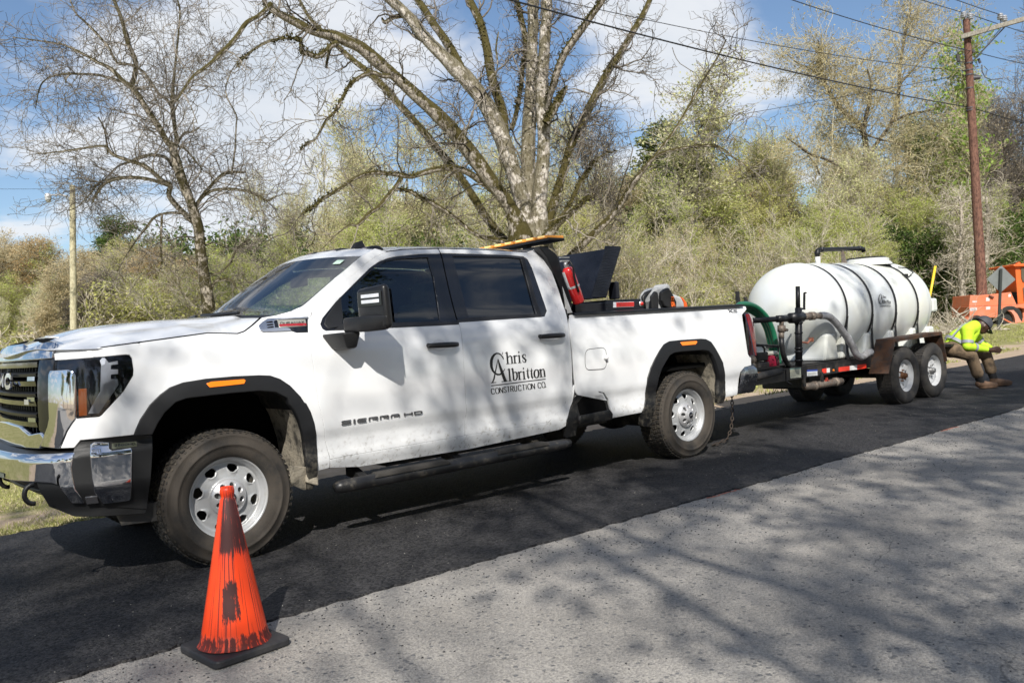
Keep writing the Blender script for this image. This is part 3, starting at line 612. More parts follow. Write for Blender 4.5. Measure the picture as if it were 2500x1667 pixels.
o = mb.build('grille_emblem', chrome, T, recalc=False); sd = o.modifiers.new('s','SOLIDIFY'); sd.thickness = .012; sd.offset = 0
mb = MB(); mb.grid([[body(u_, z_, .016) for u_ in np.linspace(-1.255,-1.185,4)] for z_ in (1.075,1.105)]); mb.build('grille_badge', silver, T)
# headlight: dark housing, silver reflector, amber tower, clear lens, chrome upright
hl = pxs(kA,660,392, 1118,354, 1510,320, 1548,324, 1576,362, 1596,500, 1592,568, 1480,757, 1213,1044, 1180,1065, 905,1082, 895,1000, 880,545, 820,512, 655,500)
panel('headlight_housing', hl, body, gblack, T, gap=.001, lift=-.014, thick=.02, mirror=True)
panel('headlight_reflector', pxs(kA,1215,365, 1245,355, 1300,420, 1405,395, 1408,430, 1350,440, 1325,465, 1345,492, 1408,495, 1410,548, 1345,552, 1328,580, 1345,608, 1408,612, 1412,680, 1180,1020, 1055,1025, 1140,870, 1205,760), body, ledgrey, T, gap=0, lift=-.006, thick=.008, mirror=True)
panel('turn_signal', pxs(kA,935,735, 1025,730, 1028,1045, 940,1055), body, mat('dim_amber',(.42,.10,.01),.4), T, gap=0, lift=-.007, thick=.006, mirror=True)
panel('lamp_eyebrow', pxs(kA,1200,390, 1225,360, 1262,372, 1250,430, 1215,450), body, lampwhite, T, gap=0, lift=-.003, thick=.006)
for ys in (465,582): panel('reflector_notch', rounded(pxs(kA,1330,ys-22, 1520,ys-30, 1520,ys+32, 1330,ys+26),0), body, gblack, T, gap=0, lift=-.003, thick=.006)
panel('headlight_lens', hl, body, lensG, T, gap=.004, lift=.003, thick=.004, mirror=True)
chromeM = MATS['mirror_chrome']
panel('headlight_chrome_upright', pxs(kA,602,562, 618,522, 820,513, 868,535, 893,575, 896,1088, 850,1150, 800,1230, 760,1330, 717,1434, 480,1402, 545,1300, 590,1180, 608,1085), body, chromeM, T, gap=0, lift=.012, thick=.04, mirror=True, lip=.008)
uvpanel('lower_grille_chrome', [(-1.09,.832),(-1.04,.885),(-1.07,.912),(-1.22,.895),(-1.40,.935),(UC,.945),(2*UC+1.40,.935),(2*UC+1.22,.895),(2*UC+1.07,.912),(2*UC+1.04,.885),(2*UC+1.09,.832),(UC,.815)], chromeM, lift=.014, gap=0, thick=.05, lip=.010)
# bumper
_bp = [(-1.115,0),(-1.10,-.35),(-1.06,-.62),(-.985,-.80),(-.89,-.905),(-.77,-.97),(-.62,-1.005),(-.43,-1.03),(-.2,-1.04)]
_bp = [(x, -y) for x, y in _bp[4:0:-1]]+_bp
bump = Shell(_bp, lambda u, z: .0-.05*sstep(.62,.45,z)-.03*sstep(.77,.83,z))
i0 = [i for i, q in enumerate(bump.Q) if abs(q[1]) == min(abs(bump.Q[:,1]))][0]; UB = float(bump.u[i0])
def bmir(P): return [bump.inv(p) for p in P]
bt = bmir(pxs(kB,1000,360, 975,440, 955,560, 975,700, 1010,880, 1130,1052, 985,1050, 870,900, 780,792, 700,765, 505,752))
bt = [tuple(p) for p in bt]; bl = [(2*UB-u, v) for u, v in bt[::-1]]
topz = bt[0][1]
panel('front_bumper', bt+bl, bump, chromeM, T, px=False, gap=0, thick=.07, lip=.014, grid=(.05,.03))
mb = MB(); mb.grid([[bump(u_, topz+.008*(i>0), -.015-.05*i) for u_ in np.linspace(2*UB+.86,-.86,41)] for i in range(3)]); mb.build('bumper_top_step', mblack, T, smooth=True)
panel('bumper_corner', pxs(kB,1010,300, 1100,192, 1830,125, 2082,138, 2062,700, 2012,1132, 1420,1100, 1130,1060, 1010,880, 975,700, 955,560, 975,440), bump, fblack, T, gap=.0, lift=-.01, thick=.04, mirror=True)
panel('bumper_recess', pxs(kB,1005,420, 1040,300, 1240,255, 1262,700, 1310,900, 1395,1050, 1180,1065, 1100,960, 1025,860, 990,700, 975,560), bump, fblack, T, gap=0, lift=-.006, thick=.01, mirror=True)
panel('fog_lamp', pxs(kB,1170,975, 1320,960, 1350,1040, 1190,1060), bump, mat('smoked_lamp',(.05,.05,.055),.1,coat=1), T, gap=0, lift=.006, thick=.02)
panel('fog_lamp_bezel', pxs(kB,1252,262, 1290,238, 1475,230, 1482,320, 1530,352, 1788,315, 1782,600, 1772,985, 1760,1002, 1420,1046, 1312,900, 1275,700, 1252,420), bump, chromeM, T, gap=0, lift=.012, thick=.04, mirror=True, lip=.012)
q = [bump.inv(p) for p in pxs(kB,1545,288, 1865,258, 1545,240, 1865,210)]; qm = quadmap(*[(a,b,0) for a,b in q])
panel('badge_plate', pxs(kB,1535,240, 1866,208, 1866,262, 1535,294), bump, mat('badge_olive',(.12,.13,.09),.4,.3), T, gap=0, lift=-.004, thick=.006)
text('2500HD', 7, 1, lambda u, v: bump(*(qm(.06+u*.88, .18+v*.64)[:2]), .0045), gblack, 'bumper_badge', T, wt=.2)
panel('lower_valance', pxs(kB,455,770, 700,768, 790,800, 985,1052, 1130,1062, 1420,1100, 2012,1132, 1992,1196, 1500,1230, 1000,1240, 640,1125, 500,900), bump, fblack, T, gap=0, lift=-.02, thick=.05, mirror=True)
mb = MB(); mb.grid([[bump(u_, z_, -.05-1.2*(.64-z_)) for u_ in np.linspace(2*UB+1.2,-1.2,41)] for z_ in (.64,.58,.50,.43)]); mb.build('air_intake', mat('intake_black',(.015,.015,.016),.5), T, smooth=True)
for z_ in (.52,.57): MB().tube([bump(u_, z_, -.04-1.2*(.64-z_)) for u_ in np.linspace(2*UB+1.25,-1.25,31)], .012, 6).build('intake_bar', mblack, T, smooth=True)
for hk in ((60,722),(405,935)):
    c = at_x(kB(*hk), -1.06 if hk[0] < 100 else -1.06); 
    mb = MB(); mb.tube([Vector(c)+Vector((-.045*sin(a)*1.0, .02*sin(a)*0, .052*cos(a)))+Vector((.02,0,0)) for a in np.linspace(-.1,pi+.1,10)], .013, 8); mb.build('tow_hook', mblack, T, smooth=True)
mb = MB(); mb.hexa([(-.60,-.88,.345),(-.36,-.90,.335),(-.36,-.3,.335),(-.50,-.3,.345)],[(-.64,-.90,.45),(-.30,-.93,.45),(-.30,-.3,.45),(-.55,-.3,.45)]); mb.build('air_dam', mat('air_dam_grey',(.05,.05,.05),.6,vary=.3,dirt=MUD,dirt_amt=.5), T)
mb = MB()
for k in range(2): pass
mb.grid([[bump(u_, z_, .004) for u_ in np.linspace(UB-.42,UB+.42,15)] for z_ in (.655,.682)]); mb.build('plate_strip', mat('plate_strip_blue',(.25,.30,.36),.3,.6), T)
# ------------------------------------------------------------------ wheels
def wheel_well(inpx, split, parent):
    P_ = [body.inv(p) for p in inpx]; n = len(P_)
    for sg in (1,-1):
        for nm, mt, rng in (('wheel_liner', linerM, range(0, split+1)), ('splash_liner', mudM, range(split, n))):
            mb = MB(); g = []
            for i in rng:
                p = body(*P_[i], .0); q_ = [np.array((p[0], -d if d > -90 else p[1], p[2])) for d in (99,.95,.86,.74,.6)]; q_[0] = p
                g.append([(a[0], a[1]*sg, a[2]) for a in q_])
            mb.grid(g); mb.build(nm, mt, parent, smooth=True)
wheel_well(front_arch_in, 11, T); wheel_well(rear_arch_in, 12, T)
mb = MB(); pf = [body(*body.inv(p)) for p in pxs(kC,20,640, 150,650, 175,800, 125,812, 35,770)]
mb.add([tuple(p+np.array((0,.01,0))) for p in pf]+[tuple(p+np.array((.012,.012,0))) for p in pf], [(0,1,2,3,4),(5,6,7,8,9)]+[(i,(i+1)%5,5+(i+1)%5,5+i) for i in range(5)]); mb.build('mud_flap', mudM, T)
mb = MB(); mb.hexa([(.50,-1.0,.42),(.585,-1.0,.385),(.585,-.72,.385),(.50,-.72,.42)],[(.52,-1.0,.66),(.59,-1.01,.66),(.59,-.72,.66),(.52,-.72,.66)]); mb.build('mud_flap', mudM, T, bevel=.01)
_rp = cinterp([.0,.07,.10,.115,.132,.15,.168,.187,.203,.216,.228,.238,.247], [-.02,-.022,-.024,-.036,-.040,-.044,-.046,-.050,-.058,-.055,-.030,-.008,.0])
def rim_surf(u, v, lift=0.0):
    r = math.hypot(u, v); a = math.atan2(v, u)
    return np.array((u, v, _rp(r)+.016*math.exp(-((r-.170)/.026)**2)*max(0, cos(8*a+pi))**1.0+lift))
def make_wheel(name, tyre_prof, tyre_mat, r_lip, lugs, tread, loc, flip):
    """local z = outward; stands as a part of a vehicle"""
    M = Matrix.Translation(loc) @ (Matrix.Rotation(pi/2, 4, 'X') if not flip else Matrix.Rotation(-pi/2, 4, 'X'))
    e = D.objects.new('wheel', None); COL.objects.link(e); e.matrix_world = M
    return e
def wheel(parent, loc, sc=1.0, spin=0.0, driver=True, kind='truck'):
    e = D.objects.new('wheel', None); COL.objects.link(e); e.parent = parent
    e.matrix_basis = Matrix.Translation(Vector(loc)-Vector(parent.location)) @ Matrix.Rotation(pi/2 if driver else -pi/2, 4, 'X') @ Matrix.Rotation(spin, 4, 'Z') @ Matrix.Scale(sc, 4)
    return e
TW = {}
def build_truck_wheel(e):
    if not TW:
        mb = MB(); prof = [(.246,.002),(.256,.016),(.272,.026),(.300,.034),(.318,.035),(.320,.038),(.330,.038),(.333,.034),(.352,.030),(.374,.019),(.377,.021),(.384,.017),(.396,.002),(.403,-.012),(.407,-.03),(.408,-.12),(.407,-.225),(.403,-.24),(.384,-.268),(.33,-.285),(.25,-.255)]
        mb.lathe(prof, n=96); TW['tyre'] = mb.mesh('tyre')
        mb = MB(); n = 62
        for k in range(n):
            a = 2*pi*k/n; rnd = random.Random(k)
            for (h, w_, l_, off, tw) in ((-.026,.040,.62,0,.05),(-.078,.040,.55,.35,.35),(-.126,.036,.62,.1,0),(-.174,.040,.55,.45,-.35),(-.226,.040,.62,.2,0)):
                aa = a+off*2*pi/n; R = Matrix.Rotation(aa, 3, 'Z') @ Matrix.Rotation(tw*.6, 3, 'X'); mb.box(Matrix.Rotation(aa,3,'Z') @ Vector((.4095,0,h)), (.007, .41*2*pi/n*l_, w_), R)
            R = Matrix.Rotation(a, 3, 'Z'); mb.box(R @ Vector((.391,0,.001)), (.018, .41*2*pi/n*.35, .009), R @ Matrix.Rotation(radians(-38),3,'Y'))
        TW['tread'] = mb.mesh('tread')
        # rim disc with eight windows
        hol = []
        for k in range(8):
            a = 2*pi*(k+.5)/8; pts = []
            for j in range(14):
                t = 2*pi*j/14; r = .1770+.0295*sin(t); w_ = (.037+.008*sin(t))*(abs(cos(t))**.75)*(1 if cos(t) > 0 else -1)
                pts.append((cos(a)*r-sin(a)*w_, sin(a)*r+cos(a)*w_))
            hol.append(pts)
        o = panel('rim', [(.2375*cos(2*pi*j/72), .2375*sin(2*pi*j/72)) for j in range(72)], rim_surf, rimM, None, px=False, holes=hol, gap=0, grid=(.012,.012), thick=.012, lip=.003)
        TW['rim'] = o.data; D.objects.remove(o)
        mb = MB(); mb.lathe([(.237,-.009),(.247,.001),(.250,-.003),(.246,-.012),(.222,-.03),(.214,-.06),(.21,-.24)], n=72); TW['barrel'] = mb.mesh('barrel')
        mb = MB(); mb.lathe([(.001,-.13),(.19,-.13),(.19,-.15)], n=40); mb.box((.15,.05,-.12),(.10,.16,.07)); TW['brake'] = mb.mesh('brake')
        # centre cap with eight lug openings
        cp = cinterp([0,.03,.034,.05,.062,.095,.108,.115], [.034,.034,.030,.024,.016,-.004,-.014,-.024])
        hol = [[(.0775*cos(2*pi*(k+.5)/8)+.0205*cos(t), .0775*sin(2*pi*(k+.5)/8)+.0205*sin(t)) for t in np.linspace(0,2*pi,11)[:-1]] for k in range(8)]
        o = panel('hub_cap', [(.114*cos(2*pi*j/48), .114*sin(2*pi*j/48)) for j in range(48)], lambda u, v, lift=0: np.array((u, v, cp(math.hypot(u,v)))), capM, None, px=False, holes=hol, gap=0, grid=(.013,.013), thick=.02, lip=.003)
        TW['cap'] = o.data; D.objects.remove(o)
        mb = MB()
        for k in range(8):
            a = 2*pi*(k+.5)/8; c = Vector((.0775*cos(a), .0775*sin(a), 0)); mb.lathe([(.001,-.012),(.014,-.014),(.015,-.03)], Matrix.Translation(c), 6); 
        mb.lathe([(.001,-.034),(.11,-.034)], n=24); TW['nuts'] = mb.mesh('nuts')
        mb = MB(); mb.lathe([(.001,.040),(.026,.038),(.0305,.033)], n=24); TW['button'] = mb.mesh('button')
        mb = MB()
        for ch, x0 in (('G',-.017),('M',-.005),('C',.009)):
            w_, st = GL[ch]
            for ln in st: stroke(mb, [(x0+p[0]*.009/w_, -.0035+p[1]*.008) for p in ln], .002, lambda u, v: (v*0+u, v, .0412))
        TW['logo'] = mb.mesh('logo', False)
    def add(nm, key, mt, smooth=True, auto=None):
        o = link(nm, TW[key], mt, e, smooth)
        if key in ('tyre','barrel','rim'): pass
        return o
    ty = add('tyre','tyre',tyreM); add('tread','tread',treadM,False); add('rim','rim',rimM,False); add('rim_barrel','barrel',rimM); add('brake_disc','brake',linerM,False)
    add('hub_cap','cap',capM,False); add('lug_nuts','nuts',mat('lug_nut',(.06,.06,.06),.45,.6),False); add('cap_button','button',gblack); add('cap_logo','logo',red_paint if False else silver,False)
for x in (0, 4.405):
    for sg in (1,-1):
        e = wheel(T, (x, -.982*sg, .412), spin=(.25 if x else .12), driver=(sg == 1)); build_truck_wheel(e)
# ------------------------------------------------------------------ towing mirror
def rbox(name, c, d, mt, parent, R=None, bevel=.02, seg=3, **kw):
    o = MB().box((0,0,0), d).build(name, mt, parent, **kw); o.matrix_basis = Matrix.Translation(Vector(c)-(Vector(parent.location) if parent.type=='EMPTY' else Vector((0,0,0)))) @ (R.to_4x4() if R is not None else Matrix())
    o['placed'] = 1
    bv = o.modifiers.new('bevel','BEVEL'); bv.width = bevel; bv.segments = seg; o.data.polygons.foreach_set('use_smooth', [True]*len(o.data.polygons)); return o
def hexb(name, a, b, mt, parent, bevel=.02, seg=3, **kw):
    o = MB().hexa(a, b).build(name, mt, parent, **kw); bv = o.modifiers.new('bevel','BEVEL'); bv.width = bevel; bv.segments = seg; o.data.polygons.foreach_set('use_smooth', [True]*len(o.data.polygons)); return o
for sg in (1,-1):
    Y = lambda y: y*sg
    def mir(P): return [(p[0], p[1]*sg, p[2]) for p in P]
    fx = lambda y: .853+.24*(abs(y)-1.15)
    hd = hexb('mirror_head', mir([(.86,-1.155,1.372),(.925,-1.43,1.382),(.985,-1.425,1.39),(.955,-1.165,1.38)]), mir([(.862,-1.150,1.655),(.925,-1.405,1.675),(.985,-1.40,1.67),(.955,-1.165,1.655)]), mirrorM, T, .035, 4)
    hexb('mirror_arm', mir([(.775,-1.115,1.375),(.845,-1.30,1.366),(.955,-1.425,1.375),(.86,-1.10,1.38)]), mir([(.775,-1.115,1.470),(.845,-1.30,1.478),(.935,-1.425,1.475),(.87,-1.10,1.47)]), mirrorM, T, .014, 3)
    hexb('mirror_mount', mir([(.74,-1.0,1.262),(.775,-1.17,1.265),(.84,-1.17,1.27),(.90,-1.0,1.262)]), mir([(.665,-1.0,1.372),(.735,-1.20,1.378),(.86,-1.20,1.378),(.93,-1.0,1.372)]), mblack, T, .018, 3)
    if sg == 1:
        for z_ in (1.602,1.566):
            mb = MB(); yy = np.linspace(-1.215,-1.375,5); mb.grid([[(.8535+.245*(abs(y_)-1.15)-.002, y_, z_+dz) for y_ in yy] for dz in (-.011,.011)]); mb.build('mirror_light_strip', lampwhite, T)
        mb = MB(); mb.grid([[(.8535+.245*(abs(y_)-1.15)-.0008, y_, z_) for y_ in np.linspace(-1.185,-1.395,5)] for z_ in (1.535,1.63)]); mb.build('mirror_lamp_lens', gblack, T)
    MB().add([(.986,-1.19*sg,1.42),(1.0,-1.40*sg,1.42),(1.0,-1.38*sg,1.64),(.986,-1.19*sg,1.64)], [(0,1,2,3)]).build('mirror_glass', chromeM, T)
# ------------------------------------------------------------------ door handles
def handle(P):                                                      # P: left end, right end centre in pixels
    (ua, va), (ub, vb) = body.inv(P[0]), body.inv(P[1])
    mb = MB(); n = 12; g = []
    for i in range(n+1):
        t = i/n; u = ua+(ub-ua)*t; v = va+(vb-va)*t; l_ = .030+.026*(1-abs(2*t-1)**3.2); c = body(u, v, l_); hh = .020-.004*abs(2*t-1)**4
        g.append([c+np.array((0,a*.013,b*hh)) for a, b in ((-1,0),(-.75,.75),(0,1),(.8,.8),(1,0),(.8,-.8),(0,-1),(-.75,-.75))])
    mb.grid(g, close_v=True); mb.add(g[0], [tuple(range(8))]); mb.add(g[-1], [tuple(range(8))[::-1]])
    for t in (.08,.90): 
        u = ua+(ub-ua)*t; v = va+(vb-va)*t; mb.tube([body(u, v, -.01), body(u, v, .04)], [.02,.016], 8)
    mb.build('door_handle', mat('handle_black',(.012,.012,.013),.35), T, smooth=True)
    mb = MB(); uc = ua+(ub-ua)*.44; vc = va+(vb-va)*.44
    g = [[body(uc+.062*r*cos(a), vc+.046*r*sin(a), .0012-.000*r) for a in np.linspace(0,2*pi,25)] for r in (0,.5,1.0)]
    mb.grid(g); mb.build('handle_cup', mat('handle_cup_white',(.60,.61,.63),.3,coat=.6), T, smooth=True)
handle([k3(150,1062), k3(420,1048)]); handle([k3(1170,978), k3(1388,964)])
# ------------------------------------------------------------------ badges and lettering on the side
def sidequad(p00, p10, p01, p11, lift):
    q = [body.inv(p) for p in (p00,p10,p01,p11)]; qm = quadmap(*[(a,b,0) for a,b in q]); return lambda u, v: body(*(qm(u, v)[:2]), lift)
W_S = {'S':[[(1,1),(.12,1),(0,.78),(.1,.54),(.9,.46),(1,.22),(.88,0),(0,0)]], 'I':[[(.5,0),(.5,1)]], 'E':[[(1,1),(.12,1),(0,.8),(0,.2),(.12,0),(1,0)],[(0,.5),(.95,.5)]], 'R':[[(0,0),(0,1),(.9,1),(1,.8),(.9,.42),(.35,.42)],[(.6,.42),(1,0)]],
       'A':[[(0,0),(0,.7),(.15,1),(.88,1),(1,.75),(1,0)],[(.3,.38),(1,.38)]], 'H':[[(0,0),(0,1)],[(1,0),(1,1)],[(0,.5),(1,.5)]], 'D':[[(0,0),(0,1),(.88,1),(1,.8),(1,.2),(.88,0),(0,0)]]}
f = sidequad(kF(110,512), kF(2062,240), kF(110,412), kF(2055,160), .006)
for ch, a, b in (('S',112,352),('I',388,445),('E',482,706),('R',745,975),('R',1010,1235),('A',1270,1490),('H',1598,1812),('D',1850,2060)):
    a = (a-110)/1950; b = (b-110)/1950; mb = MB()
    for ln in W_S[ch]: 
        pts = [(a+.008+(b-a-.016)*p[0], .12+.76*p[1]) for p in ln]
        if ch == 'I': stroke(mb, [(pts[0][0]*19.5,0.0),(pts[1][0]*19.5,1.0)], .40, lambda u, v: f(u/19.5, v))
        else:                                                       # widths differ along and across the wide letters
            for i in range(len(pts)-1):
                q0_, q1_ = (pts[i][0]*19.5, pts[i][1]), (pts[i+1][0]*19.5, pts[i+1][1]); stroke(mb, [q0_, q1_], .19 if abs(q1_[0]-q0_[0]) > abs(q1_[1]-q0_[1]) else .30, lambda u, v: f(u/19.5, v))
    o = mb.build('badge_letter', badgeM, T, recalc=False); sd = o.modifiers.new('s','SOLIDIFY'); sd.thickness = .006; sd.offset = 0
# vent with the engine badge
panel('fender_vent_trim', pxs(kD,180,385, 300,270, 480,160, 700,140, 1200,105, 1930,70, 1935,110, 1400,120, 820,170, 740,180, 700,215, 690,250, 740,470, 1180,470, 1250,490, 1310,535, 1290,565, 700,590, 330,600, 230,545), body, mat('vent_chrome',(.72,.73,.76),.15,.9), T, gap=0, lift=.010, thick=.014, lip=.005, grid=(.03,.02))
panel('fender_vent', pxs(kD,700,200, 830,175, 1400,140, 1925,110, 1930,600, 1520,612, 1400,570, 1310,540, 1250,480, 740,485), body, gblack, T, gap=0, lift=.004, thick=.006)
for y0 in (275,365,452): panel('vent_slot', pxs(kD,430+y0*.15-35,y0+10, 640+y0*.15-35,y0-25, 670+y0*.15-35,y0+15, 480+y0*.15-35,y0+32, 440+y0*.15-35,y0+28), body, dark, T, gap=0, lift=.012, thick=.003)
panel('engine_badge', pxs(kD,850,212, 1825,160, 1862,385, 905,445), body, mat('badge_champagne',(.42,.41,.36),.3,.5), T, gap=0, lift=.010, thick=.008)
panel('engine_badge_band', pxs(kD,905,360, 1845,305, 1858,378, 920,425), body, mat('badge_band_red', (.30,.012,.02), .35), T, gap=0, lift=.013, thick=.004)
fb = sidequad(kD(935,345), kD(1775,290), kD(925,235), kD(1755,190), .0125); mb = MB()
o = text('DURAMAX', 7.5, 1, fb, decal, 'engine_badge_lettering', T, wt=.22)
fb = sidequad(kD(945,402), kD(1800,352), kD(938,375), kD(1795,328), .0145)
mb = MB()
for a, b in ((0,.25),(.29,.30),(.34,.43),(.46,.55),(.60,.66),(.68,.98)): stroke(mb, [(a,.5),(b,.5)], .55, fb)
mb.build('engine_badge_small_print', silver, T, recalc=False)
fb = sidequad(k4(1715,797), k4(1803,795), k4(1712,765), k4(1800,763), .004); mb = MB()
stroke(mb, [(0.02,.95),(.45,.05)], .14, fb); stroke(mb, [(.42,.95),(.08,.05)], .14, fb); stroke(mb, [(.42,.1),(.98,.1)], .2, fb); stroke(mb, [(.5,.85),(.72,.85),(.72,.42)], .12, fb); stroke(mb, [(.55,.5),(.72,.5)], .15, fb); stroke(mb, [(.86,.9),(.86,.35)], .09, fb)
mb.build('bed_badge', badgeM, T, recalc=False)
# company lettering on the rear door (serif strokes traced where they stand on the door)
def px_on_door(x, y): return body.inv(kE(x, y))
mb = MB(); LF = .0018
def pst(pts, w):                                                    # polyline in crop pixels with widths in crop pixels
    n = len(pts); w = w if isinstance(w, (list, tuple)) else [w]*n; L_, R_ = [], []
    for i, p in enumerate(pts):
        a = Vector(pts[max(i-1,0)]); b = Vector(pts[min(i+1,n-1)]); d = (b-a).normalized(); nn = Vector((-d.y, d.x))*w[i]/2
        L_.append(tuple(body(*px_on_door(p[0]+nn.x, p[1]+nn.y), LF))); R_.append(tuple(body(*px_on_door(p[0]-nn.x, p[1]-nn.y), LF)))
    mb.add(L_+R_, [(i, i+1, n+i+1, n+i) for i in range(n-1)])
pst([(545,420),(520,350),(470,285),(420,255),(360,250),(300,285),(250,350),(220,430),(213,520),(220,620),(255,720),(310,790),(380,830),(450,828),(510,780),(560,720),(585,672)], [14,24,34,38,40,55,72,78,80,72,60,48,50,48,30,22,16])   # C
pst([(515,285),(530,215)], [22,12]); pst([(520,330),(556,415)],[30,8])
pst([(398,405),(350,640),(285,960),(240,1050)], [14,30,42,26]); pst([(205,1058),(350,1045)], 20); pst([(245,1050),(270,1000)],[50,20])     # A
pst([(398,410),(450,600),(520,800),(590,985),(615,1020)], [20,62,80,84,60]); pst([(495,1025),(662,1008)], 22)
def serif_i(x, y, h, slant=14, w=42, dot=True, foot=True):          # lower-case stem: base (x, y), height h
    pst([(x-slant, y-h),(x, y)], w); pst([(x-slant-46, y-h+34),(x-slant+6, y-h-4)], [12,26])
    if foot: pst([(x-46, y+4),(x+48, y-4)], 16)
    if dot:
        cx_, cy_ = x-slant-8, y-h-78; pst([(cx_, cy_-26),(cx_, cy_-14),(cx_, cy_+14),(cx_, cy_+26)], [14,36,36,14])
serif_i(668,538,320,30,46,False); pst([(668,380),(700,335),(740,322),(765,350),(778,430),(785,525)], [16,26,34,42,44,44]); pst([(745,535),(808,525)],16)      # h
serif_i(862,520,210,16,44,False); pst([(855,360),(890,310),(915,325)],[20,30,44])       # r
serif_i(992,508,208,18,44,True)                                     # i
pst([(1158,350),(1150,290),(1105,280),(1070,310),(1075,355),(1120,395),(1160,440),(1150,490),(1105,500),(1075,470),(1068,430)], [10,20,26,40,46,44,46,34,22,18,10])   # s
serif_i(728,1005,335,28,46,False)                                   # l
pst([(795,660),(830,985)],46); pst([(752,690),(800,655)],[12,26]); pst([(815,800),(850,765),(890,765),(918,820),(922,900),(895,970),(855,990),(825,975)],[14,22,34,44,46,38,22,18])       # b
serif_i(990,970,215,22,44,False); pst([(980,810),(1015,750),(1045,760)],[20,30,42])       # r
serif_i(1120,958,215,20,44,True)
for x0 in (1215,1320): pst([(x0-8,655),(x0-5,800),(x0+5,900),(x0+20,938),(x0+45,890)],[16,44,46,34,12]); pst([(x0-48,735),(x0+38,715)],16)
for k in range(2): pass
ov = [(1450+62*cos(t)*1.0, 808+112*sin(t)) for t in np.linspace(-pi/2, 3*pi/2, 25)]; pst(ov, [20+30*abs(cos(t)) for t in np.linspace(-pi/2,3*pi/2,25)])   # o
serif_i(1580,898,215,22,44,False); pst([(1572,745),(1605,690),(1640,682),(1660,730),(1668,800),(1680,885)],[16,26,34,42,44,44]); pst([(1640,895),(1700,885)],16)      # n
pst([(212,1137),(1700,952)], 24)
def cap(ch, x0, x1, yb0, h):                                        # capitals of the bottom line on its slant
    for ln in GL[ch][1]:
        w_ = GL[ch][0] if ch != 'I' else .1
        pts = [(x0+(x1-x0)*(p[0]/max(w_,.1))+ (1-p[1])*12, yb0-(x0-210)*.128-h*p[1]-8) for p in ln]
        for i in range(len(pts)-1):
            d = Vector(pts[i+1])-Vector(pts[i]); pst([pts[i], pts[i+1]], 15 if abs(d.x) > abs(d.y)*1.3 else 24)
xs_ = [('C',210,300),('O',325,420),('N',440,525),('S',550,620),('T',640,712),('R',738,810),('U',835,905),('C',945,1030),('T',1055,1130),('I',1160,1175),('O',1205,1300),('N',1315,1395),('C',1485,1570),('O',1590,1680)]
for ch, a, b in xs_: cap(ch, a, b, 1372, 150)
pst([(1700,1160),(1702,1182)], 24)
mb.build('company_lettering', decal, T, recalc=False)
# ------------------------------------------------------------------ roof lamps and antenna
def roof_at(x, y): 
    f = 0; return (x, y, min(2.045, roofz(x)) - .06*(abs(y)/.78)**3.2)
rl = [(at_z(k2(1530,172), 1.992)), (at_z(k2(885,287), 1.990))]+[at_z(k2(*p), 2.0) for p in ((1035,228),(1140,212),(1245,194))]
lmp = mat('smoked_amber_lens', (.10,.04,.02), .2, coat=.5)
for i, c in enumerate(rl):
    w_ = .11
    o = hexb('clearance_lamp', [(c[0]-.06,c[1]-w_,c[2]-.03),(c[0]+.09,c[1]-w_,c[2]-.02),(c[0]+.09,c[1]+w_,c[2]-.02),(c[0]-.06,c[1]+w_,c[2]-.03)], [(c[0]-.01,c[1]-w_*.75,c[2]+.012),(c[0]+.06,c[1]-w_*.75,c[2]+.014),(c[0]+.06,c[1]+w_*.75,c[2]+.014),(c[0]-.01,c[1]+w_*.75,c[2]+.012)], mblack, T, .012, 3)
    MB().add([(c[0]-.045,c[1]-w_*.45,c[2]-.012),(c[0]-.045,c[1]+w_*.45,c[2]-.012),(c[0]-.012,c[1]+w_*.40,c[2]+.012),(c[0]-.012,c[1]-w_*.40,c[2]+.012)],[(0,1,2,3)]).build('lamp_lens', lmp, o)
c = at_z(k2(1360,212), 1.99); c2_ = at_y(k2(1485,165), c[1]); tp = at_y(k2(1482,100), c[1]); tl = at_y(k2(1418,120), c[1])
hexb('antenna_fin', [(c[0],c[1]-.035,c[2]-.01),(c2_[0]+.03,c[1]-.04,c[2]),(c2_[0]+.03,c[1]+.04,c[2]),(c[0],c[1]+.035,c[2]-.01)], [(tl[0],c[1]-.008,tl[2]),(tp[0],c[1]-.008,tp[2]),(tp[0],c[1]+.008,tp[2]),(tl[0],c[1]+.008,tl[2])], mblack, T, .006, 2)
# ------------------------------------------------------------------ headache rack and amber light bar
for sg in (1,-1):
    pts = [at_y(p, -.86) for p in pxs(k3,1180,160, 1262,165, 1330,215, 1352,245, 1400,400, 1490,690, 1462,760, 1425,735, 1385,560, 1320,400, 1250,250)]
    a = [(p[0], p[1]*sg, p[2]) for p in pts]; b = [(p[0], (p[1]+.09)*sg, p[2]) for p in pts]; n = len(a)
    mb = MB(); mb.add(a+b, [tuple(range(n)), tuple(range(n,2*n))[::-1]]+[(i,(i+1)%n,n+(i+1)%n,n+i) for i in range(n)]); mb.build('headache_rack_side', mblack, T, bevel=.008)
mb = MB(); mb.box((2.90,0,1.975),(.10,1.56,.07)); mb.box((3.08,0,1.5),(.05,1.6,.06))
for k in range(9): mb.box((2.985,-.68+1.36*k/8,1.74),(.03,.03,.5), Matrix.Rotation(radians(-18),3,'Y'))
mb.build('headache_rack_frame', mblack, T, bevel=.006)
MB().box((3.04,0,1.55),(.03,1.7,.30)).build('rack_panel', mblack, T)
hexb('light_bar', [(2.85,-.88,2.045),(3.05,-.88,2.045),(3.05,.75,2.045),(2.85,.75,2.045)], [(2.86,-.885,2.070),(3.04,-.885,2.070),(3.04,.755,2.070),(2.86,.755,2.070)], mblack, T, .006, 2)
